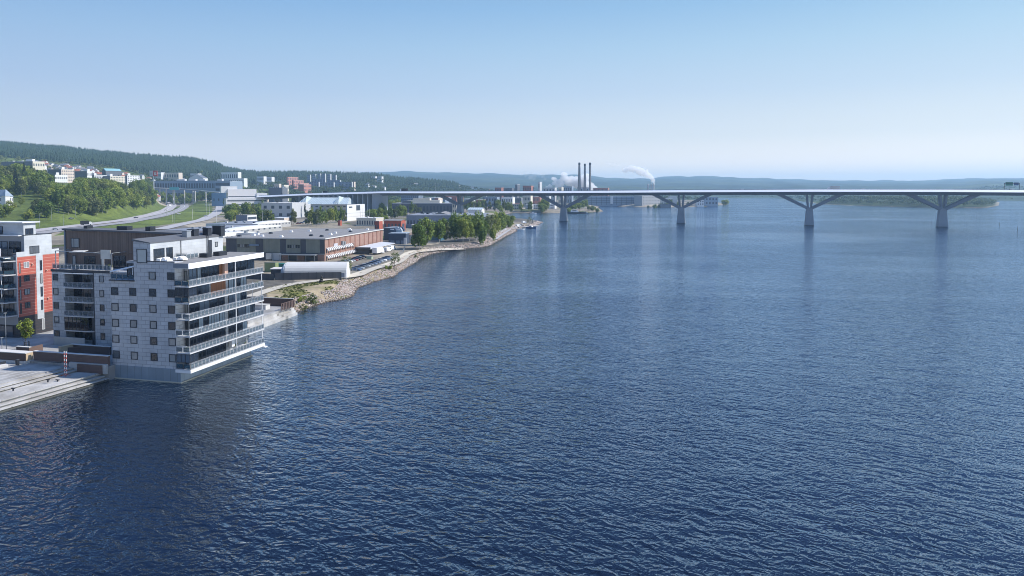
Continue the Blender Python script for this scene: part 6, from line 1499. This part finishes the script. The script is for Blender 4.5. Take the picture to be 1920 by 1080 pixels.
# villas scattered over the slope
vq = random.Random(5); nv = 0
vil = [(92,309,1500),(99,303,1560),(107,305,1520),(121,301,1560),(128,304,1540),(137,309,1480),(149,302,1560),(155,306,1500),(168,307,1480),(172,301,1560),(160,312,1420),(180,307,1440),(147,316,1380),(236,310,1560),(262,318,1500),(86,299,1620),(113,314,1400),(70,300,1580),(57,299,1600),(133,318,1300),(163,318,1340),(185,317,1350),(222,318,1400),(10,322,900),(3,318,930),
       *[(vq.uniform(62,300), vq.uniform(298,322), vq.uniform(1180,1640)) for _ in range(55)],(376,333,1640),(469,340,1500),(478,345,1450),(520,338,1800),(690,346,2050),(702,349,1980),(720,350,1960),(640,350,1700),(780,347,2300),(860,348,2500),(886,350,2600),(915,350,2700),(940,349,2800),(600,350,1620),(498,350,1300)]
vcol = [W_, cream, lgrey, W_, peach, W_]
vnm = ['white','yellow','grey','white','peach','white']
for i, (px, py, d) in enumerate(vil):
    k = vq.randrange(6); r_ = vq.choice([redr, slate, M_roofgrey, slate]); w_ = vq.uniform(9,14); x = XP(px,d)
    rn = 'red tiled' if r_ is redr else 'dark'
    t = thing('villa', f'small {vnm[k]} villa with {rn} roof among trees on the slopes', 'house', (x, d, gz(x,d)+2.0), -R(vq.uniform(-20,35)), f'{vnm[k]} villas with {rn} roofs')
    MB().box(-w_/2,-4,-3,w_/2,4,5.0).build('wall', vcol[k], t)
    MB().extr([(-4.6,4.8),(0,8.0),(4.6,4.8),(4.6,5.1),(0,8.35),(-4.6,5.1)], -w_/2-.5, w_/2+.5, 'x').build('roof', r_, t)
    MB().add([(w_/2-.01,-4,5),(w_/2-.01,4,5),(w_/2-.01,0,7.9),(-w_/2+.01,-4,5),(-w_/2+.01,4,5),(-w_/2+.01,0,7.9)],[(0,1,2),(5,4,3)]).build('gable', vcol[k], t)
    for j in range(4): MB().box(-w_/2+w_*(j+.25)/4,-4.06,2.2,-w_/2+w_*(j+.7)/4,-3.96,3.8).build('window', GW, t)
    MB().box(-1,.3,6.5,-.2,1.1,9.0).build('chimney', M_brick, t)

# ================================================================= flags, masts
for i, (px, pb, pt, fl, lab) in enumerate(((388,407,381,1,'left of the two white flagpoles with a flag by the slip road'),(392.5,405,382,1,'right of the two white flagpoles with a flag by the slip road'),(425,399,377,0,'tall bare white mast on the grey hall roof'),(492,424,396,0,'thin white mast beside the birches'),(406,416,388,0,'thin mast in front of the grey halls'),(361,410,392,0,'thin lamp mast on the grass slope'),(324,414,400,0,'thin lamp mast above the industrial halls'),(766,420,398,0,'mast with a white lamp cluster left of the long warehouse'),(841,409,396,0,'thin dark pole on the long warehouse roof'))):
    d = at(px, pb, 4)[1]; x = XP(px, d, 4); t = thing('flagpole' if fl else 'mast', lab, 'flagpole' if fl else 'mast', (x, d, gz(x,d)), 0, 'masts and flagpoles by the halls')
    h_ = ZP(pt, d)-gz(x,d); MB().tube((0,0,0),(0,0,h_),.16,.1,6).build('pole', W_, t)
    if fl: MB().add([(-.1,0,h_-.2),(-1.6,.3,h_-.9),(-1.9,.2,h_-2.6),(-.1,0,h_-1.9),(-.1,.05,h_-.2),(-1.6,.35,h_-.9),(-1.9,.25,h_-2.6),(-.1,.05,h_-1.9)],[(0,1,2,3),(7,6,5,4),(0,4,5,1),(1,5,6,2),(2,6,7,3),(3,7,4,0)]).build('flag', W_, t)
# ================================================================= trees one can tell apart
def tpx(kind, px, py, lab, group=None, s=1.0, z=2.5, **kw):
    x, y = at(px, py, z); return tree(kind, x, y, lab, group, s, **kw)
ORD = ['first','second','third','fourth','fifth','sixth','seventh','eighth','ninth','tenth','eleventh','twelfth','thirteenth','fourteenth','fifteenth','sixteenth','seventeenth','eighteenth','nineteenth','twentieth']
def ordw(i): return ORD[i] if i < 20 else 'twenty '+ORD[i-20]
G_sh = 'birches along the shore path'
for i, (px, py, k, s) in enumerate(((792,467,'birch',1.22),(800,462,'birch',1.25),(824,457,'birch',1.05),(838,455,'birch',1.0),(855,454,'birch',1.25),(868,455,'birch',1.15),(880,454,'birch',1.0),(893,452,'birch',1.3),(902,450,'birch',1.25),(905,455,'birch',.9),(914,444,'birch',1.25),(922,441,'birch',1.2),(930,438,'birch',1.15),(938,434,'birch',1.2),(925,447,'birch',.8),
     (945,430,'birch',1.1),(955,426,'broad',.95),(848,448,'birch',1.2),(872,446,'birch',1.25),(886,444,'birch',1.1),(860,444,'birch',1.1),(815,449,'birch',.9),(832,446,'birch',1.0))):
    tpx(k, px, py, ordw(i)+' leafy birch of the shore path cluster, counting from the near end', G_sh, s)
tpx('birch', 786, 469, 'tall hanging birch standing first at the near end of the shore row', None, 1.15, var=1)
tpx('young', 739, 500, 'thin leaved young tree on the rocky bank before the parked cars', None, 1.35)
tpx('young', 651, 519, 'young green tree at the right end of the white arched hall', None, 1.25)
tpx('bush', 729, 502, 'small dark green bush beside the thin leaved young tree', None, 1.1)
tpx('bush', 780, 477, 'round bush on the rocks left of the shore birches', None, .8)
for px, py, s, lab in ((583,557,1.2,'rounded bright bush on the grass headland'),(566,560,1.1,'loose bush left of the bright bush on the headland'),(570,565,.8,'small bush at the rock edge of the headland'),(543,566,1.0,'bush nearest the timber dock on the headland'),(557,524,.4,'small shrub before the charcoal fence'),(590,523,.5,'grey green shrub before the charcoal fence'),(622,523,.4,'tiny shrub at the fence end'),(640,520,.6,'shrub beside the white hall gable')):
    tpx('bush', px, py, lab, 'bushes on the headland', s)
tpx('young', 992, 421, 'solitary tree on the rocky spit', None, 1.3, z=1.5)
G_mid = 'trees around the offices and halls'
mid = [(497,424,'birch',1.2),(503,427,'birch',1.25),(508,423,'birch',1.0),(488,420,'birch',1.1),(550,421,'birch',1.2),(585,423,'birch',1.2),(594,424,'birch',1.25),(601,421,'birch',1.2),(610,420,'birch',1.0),(620,419,'birch',1.15),(630,418,'birch',1.2),(640,417,'birch',1.1),(646,416,'birch',1.0),(577,423,'birch',1.1),(555,405,'conifer',1.1),(554,400,'birch',1.2),
       (696,413,'broad',1.0),(703,410,'broad',.9),(712,412,'birch',1.0),(724,410,'birch',1.0),(733,411,'birch',1.1),(742,411,'birch',1.1),(750,410,'birch',1.2),(757,409,'birch',1.1),(716,404,'birch',1.2),(772,402,'birch',1.2),(779,401,'birch',1.1),(786,400,'broad',.7),(738,399,'birch',1.3),(730,397,'birch',1.3),(745,396,'birch',1.4),(754,392,'birch',1.4),(762,391,'birch',1.3),
       (820,396,'birch',1.1),(832,397,'birch',1.1),(843,397,'conifer',.9),(855,396,'birch',.9),(813,398,'broad',.7),(800,397,'broad',.7),(714,418,'broad',.6),(722,417,'broad',.6)]
def zone(px):
    for lim, t_ in ((530,'left of the pale office block'),(560,'between the pale office and the glass roofed hall'),(665,'in front of the glass roofed hall'),(765,'between the white cube building and the long warehouse'),(2000,'behind the long low warehouse')):
        if px < lim: return t_
zc = {}
for px, py, k, s in sorted(mid):
    z_ = zone(px); zc[z_] = zc.get(z_, -1)+1
    tpx(k, px, py, f'{ordw(zc[z_])} green tree from the left {z_}', G_mid, s, z=3)
G_gr = 'dense trees beside the white layered office'
for ti, (px, py, k, s) in enumerate(((436,402,'broad',1.3),(444,404,'broad',1.4),(430,405,'broad',1.2),(438,392,'broad',1.5),(448,392,'birch',1.6),(428,395,'broad',1.4),(436,411,'broad',1.0),(430,413,'broad',.9),(461,407,'birch',1.4),(467,408,'birch',1.3),(474,405,'birch',1.3),(456,401,'broad',1.2),(480,403,'broad',1.2),(486,400,'birch',1.2),(492,398,'birch',1.2),(499,396,'broad',1.1),(508,394,'broad',1.1),(516,393,'broad',1.3),(523,393,'broad',1.2),(530,392,'broad',1.0),(541,391,'broad',1.0),(548,388,'broad',1.0),(535,388,'broad',1.0))):
    tpx(k, px, py, ('dense green tree left of the white layered office' if px < 450 else 'dense green tree in front of the white layered office' if px < 504 else 'dense green tree right of the white layered office'), G_gr, s, z=4.5)
for px, py, h_ in ((553,402,1.25),(572,408,1.05)):
    tpx('poplar', px, py, 'tall dark columnar poplar left of the hall with white glass roof' if px > 560 else 'tall dark columnar poplar behind the pale office', None, h_, z=3)
tpx('yellow', 378, 374, 'yellow green tree under the right part of the flyover', None, 1.9, z=9)
G_in = 'trees on the far shore of the inlet'
for px, py, k, s in sorted(((868,398,'birch',1.25),(875,398,'birch',1.2),(883,397,'birch',1.3),(890,397,'birch',1.2),(898,397,'birch',1.2),(907,396,'birch',1.3),(911,397,'conifer',1.1),(918,396,'birch',1.2),(927,397,'conifer',1.2),(933,396,'birch',1.3),(945,396,'birch',1.3),(952,397,'birch',1.25),(958,397,'birch',1.2),(938,398,'broad',.9),(977,396.5,'birch',1.15),(994,396.5,'birch',1.25),(1020,396.5,'broad',1.55),(1016,397,'broad',1.2),
     (1071,396,'broad',.9),(1078,395,'broad',.9),(1085,394.5,'broad',.9),(1092,394,'birch',1.1),(1066,397,'broad',.9),(1098,393,'birch',1.2),(1112,395,'broad',.8),(1120,395.5,'broad',.6),(1104,395,'broad',.7))):
    z_ = 'in the row left of the inlet' if px < 965 else 'on the far inlet shore' if px < 1050 else 'on the point behind the third bridge pier'; zc[z_] = zc.get(z_, -1)+1
    tpx(k, px, py, f'{ordw(zc[z_])} green tree from the left {z_}', G_in, s, z=2)
for px, py, s in ((1228,388,1.0),(1238,388,1.1),(1250,387.5,.9),(1215,387.5,.7),(1256,386,1.0),(1290,386,.6),(1362,383.5,1.3),(1358,383.5,1.1),(1272,386.5,.7)):
    tpx('broad', px, py, 'low tree on the mill headland by the water', 'low trees on the mill headland', s, z=1.5)
# the wooded slope above the highway: every tree a thing
q = random.Random(21); slope = []
def slope_ok(px, d, x, y):
    lo = np.interp(px, [-40,60,120,200,270,300], [600,590,610,700,890,1020]); hi = np.interp(px, [-40,60,140,200,290,300], [950,980,930,1060,1130,1130])
    if not lo < d < hi: return False
    if px < 42 and d < 700: return False
    if 20 < px < 85 and 600 < d < 705: return False
    if 60 < px < 142 and d > 915: return False
    return True
tries = 0
while len(slope) < 245 and tries < 20000:
    tries += 1; px = q.uniform(-30, 298); d = q.uniform(600, 1130)
    x = XP(px, d)
    if not slope_ok(px, d, x, d): continue
    if any((x-a)**2+(d-b)**2 < 7.0**2 for a, b, _ in slope): continue
    slope.append((x, d, px))
for x, y, px in slope:
    r_ = q.random(); k = 'broad' if r_ < .52 else ('birch' if r_ < .84 else ('conifer' if r_ < .93 else 'yellow'))
    nm = {'broad':'round leafy tree','birch':'tall birch','conifer':'dark spruce','yellow':'bright yellow green tree'}[k]
    pl = {'broad':'round leafy trees','birch':'tall birches','conifer':'dark spruces','yellow':'bright yellow green trees'}[k]
    side = 'left end' if px < 75 else 'middle' if px < 190 else 'right end'; hgt = 'low' if y < 760 else 'high'
    H0 = {'broad':12.3,'birch':13.6,'conifer':17,'yellow':10.5}[k]
    lim = ZP(float(np.interp(px, [-30,0,40,70,92,100,143,150,200,240,262,290], [316,312,304,312,324,345,345,331,334,345,334,349])), y)
    s = min(q.uniform(1.3,1.9), (lim-gz(x,y))/H0)
    if s < .55: continue
    tree(k, x, y, f'{nm} {hgt} in the {side} of the wooded slope', f'{pl} {hgt} in the {side} of the slope', s)
for ti, (px, py, k, s, z) in enumerate(((20,418,'yellow',1.2,5),(40,414,'yellow',1.0,5),(8,420,'broad',1.0,5),(52,421,'broad',.9,5),(70,418,'broad',1.3,5),(84,419,'broad',1.3,5),(96,416,'conifer',1.0,5),(262,395,'broad',.9,6),(256,397,'broad',1.0,6),(272,388,'birch',1.4,9),(282,383,'birch',1.5,10),(275,378,'broad',1.5,11),(286,376,'birch',1.6,12),(290,384,'broad',1.0,9))):
    tpx(k, px, py, ordw(ti)+' tree listed along the foot of the slope near the highway, from the mansion rightwards' if False else (['yellow green tree right below the white mansion','smaller yellow green tree right of the mansion','round tree at the left edge under the mansion','low round tree behind the red building roof','broad tree left of the foot spruce','broad tree touching the foot spruce on the left','single spruce at the foot of the slope','low round tree where the highway starts to curve','low round tree left of the first one on the curve','tall birch above the highway curve','tallest birch pair, left one above the curve','broad tree high above the curve','birch closest to the flyover on the slope','small round bright tree at the inner highway curve'][ti]), 'trees at the foot of the slope', s, z=z)
for i in range(46):
    d = q.uniform(1555, 1640); px = q.uniform(296, 470); x = XP(px, d)
    if 350 < px < 392 and d < 1612: d = q.uniform(1560, 1585)
    tree('broad' if q.random() < .7 else 'birch', XP(px, d), d, 'leafy tree on the bank right behind the long shopping hall', 'trees behind the shopping hall', q.uniform(.8,1.15))
for i in range(26):
    px = q.uniform(296, 402); d = q.uniform(1345, 1400)
    tree('broad' if q.random() < .5 else 'birch', XP(px, d), d, 'low leafy tree seen under the flyover before the shopping hall', 'trees under the flyover', q.uniform(1.3,1.8))
# far woods, each one mass
def keepridge(px, d):
    return np.ones(len(px), bool)
P, pxs, ds = scatter(15000, -60, 480, 1750, 2700, 3, lambda px, d: d > np.interp(px, [0,200,260,300,400,480], [1700,1650,1600,1850,1850,1900]))
wood('spruce_forest', 'dark spruce forest covering the long ridge on the left', P, np.random.RandomState(1).uniform(8,23,len(P)), basic('forest_spruce', (.030,.052,.030), .8, var=.3, scale=.02, spec=.1))
P, pxs, ds = scatter(620, -60, 300, 1130, 1800, 4, lambda px, d: d > np.interp(px, [-60,180,300], [1120,1200,1450]))
wood('garden_trees', 'leafy garden trees between the hillside villas', P, np.random.RandomState(2).uniform(7,12,len(P)), F_olive, False, 40, 1.7)
P, pxs, ds = scatter(2600, 280, 1000, 1480, 2650, 5, lambda px, d: d > np.interp(px, [280,440,500,700,800,900,1000], [1580,1580,1250,1400,1650,1900,2300]))
wood('mixed_wood', 'mixed green wood on the hills behind the bridge', P, np.random.RandomState(2).uniform(10,17,len(P)), F_far, False, 46, 2.3)
P, pxs, ds = scatter(2600, 450, 860, 2300, 2680, 8)
wood('spruce_forest', 'spruces along the crest of the middle hill', P, np.random.RandomState(1).uniform(12,20,len(P)), MAT['forest_spruce'])
P, pxs, ds = scatter(1500, 1470, 1885, 1330, 1750, 6, lambda px, d: d > 1335)
wood('headland_wood', 'wooded headland across the bay on the right', P, np.random.RandomState(2).uniform(11,17,len(P)), F_far, False, 46, 1.9)
P, pxs, ds = scatter(2500, 1000, 2150, 2000, 3600, 7)
wood('far_shore_wood', 'thin line of woods along the farthest shore', P, np.random.RandomState(2).uniform(8,13,len(P)), F_far, False, 26, 2.8)
P, pxs, ds = scatter(500, 640, 960, 980, 1500, 9, lambda px, d: d > np.interp(px, [640,735,800,960],[1000,1120,1250,1330]))
wood('park_trees', 'leafy trees between the buildings behind the bridge', P, np.random.RandomState(2).uniform(7,12,len(P)), F_mid, False, 50, 1.5)

# ================================================================= rocks along the shore
def mxr_in(N, L, b):
    # stones are wet and dark in the band the waves reach
    tc = N.new('ShaderNodeTexCoord'); sp = N.new('ShaderNodeSeparateXYZ'); L.new(tc.outputs['Object'], sp.inputs[0])
    mx = N.new('ShaderNodeMix'); mx.data_type = 'RGBA'; mx.blend_type = 'MULTIPLY'; mx.inputs['Factor'].default_value = 1
    L.new(ramp(N, sp.outputs[2], L, [(.12,(.28,.27,.24)),(.38,(1,1,1))]), mx.inputs['B']); L.new(mx.outputs['Result'], b.inputs['Base Color'])
    return mx.inputs['A']
def rocks():
    q = np.random.RandomState(5); V = []; F = []; off = 0
    ico = np.array([(0,0,1),(.89,0,.45),(.28,.85,.45),(-.72,.53,.45),(-.72,-.53,.45),(.28,-.85,.45),(.72,.53,-.45),(-.28,.85,-.45),(-.89,0,-.45),(-.28,-.85,-.45),(.72,-.53,-.45),(0,0,-1)])
    fc = np.array([(0,1,2),(0,2,3),(0,3,4),(0,4,5),(0,5,1),(1,6,2),(2,7,3),(3,8,4),(4,9,5),(5,10,1),(6,7,2),(7,8,3),(8,9,4),(9,10,5),(10,6,1),(11,7,6),(11,8,7),(11,9,8),(11,10,9),(11,6,10)])
    line = shore[:30]
    for i, (a, b) in enumerate(zip(line[:-1], line[1:])):
        a = np.array(a); b = np.array(b); L_ = np.linalg.norm(b-a); dist = np.linalg.norm((a+b)/2); nrm = np.array([-(b-a)[1], (b-a)[0]])/max(L_,.01)
        wd = 9.0 if i < 8 else (7.0 if i < 22 else 5.0); sz = .24+.00048*dist if i < 22 else .9
        n = int(L_*wd/(sz*sz*1.5)); n = min(n, 6000)
        t = q.rand(n); o = q.uniform(-.8, wd, n)*np.where(q.rand(n)<.75,1,1.25)
        P = a+(b-a)*t[:,None]+nrm*o[:,None]
        mid_ = (a+b)/2
        if inpoly(np.array([mid_+nrm*2]), WP)[0]: P = a+(b-a)*t[:,None]-nrm*o[:,None]
        z = ground_np(P[:,0], P[:,1]); k = (z > -.8) & (z < 2.42); P, z = P[k], z[k]
        for p, zz in zip(P, z):
            s = sz*q.uniform(.45,1.25); m = ico*q.uniform(.65,1.25,(12,3))*np.array([s, s*q.uniform(.7,1), s*q.uniform(.55,.9)]); a_ = q.uniform(0,6.3)
            c, sn = math.cos(a_), math.sin(a_); V.append(np.stack([m[:,0]*c-m[:,1]*sn+p[0], m[:,0]*sn+m[:,1]*c+p[1], m[:,2]+zz+s*.15], 1)); F.append(fc+off); off += 12
    V = np.concatenate(V); F = np.concatenate(F)
    m, N, L, b = nodes_of('shore_rock'); ge = N.new('ShaderNodeNewGeometry')
    L.new(ramp(N, ge.outputs['Random Per Island'], L, [(0,(.13,.11,.095)),(.25,(.27,.22,.185)),(.55,(.38,.28,.22)),(.75,(.30,.285,.275)),(1,(.46,.38,.31))]), mxr_in(N, L, b)); b.inputs['Roughness'].default_value = .85
    link('shore_rocks', npmesh('shore_rocks', V, F, m), kind='stuff', label='tumbled pinkish boulders lining the shore')
rocks()
# tufts on the headland
def tufts():
    q = np.random.RandomState(8); hp = np.array(headland); lo, hi = hp.min(0), hp.max(0)
    P = q.uniform(lo, hi, (9000,2)); P = P[inpoly(P, headland)]; z = ground_np(P[:,0], P[:,1]); k = (z > 1.6) & (np.sin(P[:,0]*.35+np.sin(P[:,1]*.21)*1.7) > -.3); P, z = P[k], z[k]
    V = []; F = []
    for i, (p, zz) in enumerate(zip(P, z)):
        s = q.uniform(.2,.45); a_ = q.uniform(0,3.14); dx_, dy_ = math.cos(a_)*s, math.sin(a_)*s
        V += [(p[0]-dx_,p[1]-dy_,zz-.05),(p[0]+dx_,p[1]+dy_,zz-.05),(p[0]+dx_*.8+.1,p[1]+dy_*.8,zz+s*.7),(p[0]-dx_*.8+.1,p[1]-dy_*.8,zz+s*.8)]; F.append((4*i,4*i+1,4*i+2,4*i+3))
    link('rough_grass', npmesh('rough_grass', V, F, foliage('rough_grass_blades', (.12,.15,.045), (.24,.23,.09))), kind='stuff', label='rough tufted grass on the headland')
tufts()

# ================================================================= boats and the spit
def boat(name, label, x, y, rz, L_, m, cabin=True, group=None, dark=False):
    t = thing(name, label, 'ship' if L_ > 25 else 'boat', (x, y, 0), rz, group); w = L_*.28 if L_ < 25 else L_*.2
    sec = []
    for f, wk, zk in ((-.5,.75,1),(-.3,.95,.95),(0,1,.95),(.25,.85,1.05),(.42,.4,1.2),(.5,.03,1.35)):
        x_ = f*L_; hh = L_*.10*zk if L_ < 25 else L_*.075*zk
        sec.append([(x_,-w/2*wk,hh),(x_,-w/2*wk*.7,-.3),(x_,w/2*wk*.7,-.3),(x_,w/2*wk,hh)])
    b = MB(); vs = [p for s_ in sec for p in s_]; fs = []
    for i in range(len(sec)-1):
        for k in range(4): fs.append((i*4+k, i*4+(k+1)%4, (i+1)*4+(k+1)%4, (i+1)*4+k))
    fs += [(3,2,1,0), tuple(20+k for k in range(4))]; b.add(vs, fs); b.build('hull', m, t)
    h = L_*.09 if L_ < 25 else L_*.07
    if cabin:
        loft(MB(), [(-L_*.22,h),(-L_*.2,h+L_*.12 if L_<25 else h+3.4),(L_*.06,h+L_*.12 if L_<25 else h+3.4),(L_*.16,h)], w*.6, .85).build('cabin', M_white, t)
        MB().box(-L_*.15,-w*.31,h+L_*.05 if L_<25 else h+1.6,L_*.04,w*.31,h+L_*.09 if L_<25 else h+2.6).build('windows', M_glassD, t)
    if L_ > 25: MB().tube((L_*.2,0,h),(L_*.2,0,h+9),.25,.1,6).build('mast', M_dark, t)
    return t
boat('ship', 'long dark moored ship at the tip of the far inlet shore', *at(1079,400.5,0), R(2), 32, M_dark)
boat('motor_boat', 'blue and white boat moored at the rocky spit', *at(996,428,0), R(-40), 11, basic('boat_blue', (.03,.09,.22), .3))
boat('motor_boat', 'small white boat behind the spit boulders nearest the jetty', *at(976,430.8,0), R(10), 7, M_white)
boat('motor_boat', 'small dark boat off the far inlet tip', *at(1101,399.7,0), R(0), 6, M_dark)
boat('motor_boat', 'tiny pale boat moored on the far shore left of the ship', *at(1000,400.4,0), R(4), 9, M_white)
for i, (px, py, k, c, lab) in enumerate(((972,423,'van',0,'white van parked first on the rocky spit'),(977,421.5,'car',2,'silver car parked second on the rocky spit'),(983,420,'van',0,'pale van parked third on the rocky spit'),(951,424,'van',0,'white van parked beside the last shore birch'))):
    x, y = at(px, py, 2); vehicle(k, c, x, y, max(gz(x,y), .6)+.05, R(40), lab, 'vehicles on the spit')
Sj = thing('jetty', 'timber jetty with clutter along the rocky spit', 'jetty', (*at(984,427,0), 0), R(56)); b = MB(); b.box(-30,-1.5,1.0,22,1.5,1.25)
for i in range(10): b.tube((-28+5.4*i,-1.3,-1.5),(-28+5.4*i,-1.3,1.2),.15,n=6)
b.build('deck', M_plank, Sj)
for i, (px, py, lab) in enumerate(((981,424,'tan crate pile on the jetty'),(989,422.5,'brown crate pile near the spit tree'),(974,426,'grey crate pile at the jetty root'))):
    x, y = at(px, py, 1.5); t = thing('crate_pile', lab, 'crates', (x, y, max(gz(x,y),.8)), .4*i, 'crate piles on the spit')
    for j in range(5): MB().box(-1.5+.9*(j%3),-.8+.8*(j//3),.0,-.7+.9*(j%3),-.1+.8*(j//3),.9+.3*(j%2)).build('crate', (M_brown, M_tan, M_grey)[(i+j)%3], t)
t = thing('harbour_crane', 'small dark crane post on the rocky spit', 'crane', (*at(998,419,1.5), .8)); MB().tube((0,0,0),(0,0,5),.3,.25,8).build('mast', M_dark, t); MB().beam((0,0,5),(2.4,0,6.4),.3,.3).build('jib', M_dark, t)
t = thing('moored_barge', 'dark flat roofed barge building at the mill headland shore', 'barge', (*at(1247,389.5,0), 0), R(1)); MB().box(-10,-3,-.3,11,4,7).build('hull', slate, t); MB().box(-10.3,-3.3,7,11.3,4.3,7.4).build('roof', M_dark, t)

# parked cars seen between the halls
q = random.Random(9)
pk = [(572,417),(578,416),(566,419),(560,420),(612,412),(618,411),(628,413),(520,424),(526,423),(788,434),(794,433),(800,431),(782,436),(770,425),(778,423),(720,424),(726,423),(733,422),(741,424),(748,423),(745,417),(800,422),(812,421),(356,372.5),(360,372.8),(364,373.2),(368,373.6),(374,374.4)]
for i, (px, py) in enumerate(pk):
    c = q.randrange(6); x, y = at(px, py, 3.0 if py > 390 else 8)
    far_ = py < 390
    vehicle('car', c, x, y, gz(x,y)+.05, R(q.uniform(-20,30)), f'{CNAME[c]} car parked among the halls' if not far_ else f'{CNAME[c]} car parked beside the slip road', f'{CNAME[c]} cars parked among the halls' if not far_ else f'{CNAME[c]} cars by the slip road')

# balcony life
for args in ((.4,.6,5.45,'white chair on the second balcony corner'),(.9,1.2,8.4,'white chair on the third balcony corner'),(1.4,19.8,14.25,'white chair at the open far end of the fifth balcony'),(1.2,14.6,2.5,'white chair on the lowest balcony near the plants'),(1.4,17.8,2.5,'white chair at the far end of the lowest balcony')): chair(*args)
for args in ((1.0,.9,11.35,'white table on the fourth balcony corner'),(.5,.8,17.2,'white table on the top balcony corner'),(1.2,16.4,2.5,'white table between the plants on the lowest balcony'),(1.0,20.6,14.25,'white table at the open end of the fifth balcony')): table(*args)
for i, args in enumerate(((.5,15.2,2.5,'bushy planter at the pillar on the lowest balcony',1.2),(.4,18.4,2.5,'bushy planter at the end of the lowest balcony',1.3),(1.2,.4,17.2,'dark planter on the top balcony corner',.9),(.8,.4,5.45,'planter on the second balcony corner',.9),(-27.4,13.4,17.75,'planter on the wing roof terrace by the canvas screen',1.2),(-35.5,13.2,17.75,'planter on the middle of the wing roof terrace',1.0),(1.2,20.9,14.25,'planter at the open far end of the fifth balcony',1.1))): planter(*args)
covered(-4.6,2.0,21.36,1.25,.8,.6,'white covered furniture nearest the roof terrace front')
covered(-3.2,4.4,21.36,1.1,.8,.6,'white covered furniture by the roof terrace railing')
table(-38.3,13.4,17.75,'pale table on the left end of the wing roof terrace',1.8)
table(-35.0,13.2,17.75,'pale table in the middle of the wing roof terrace',1.6)
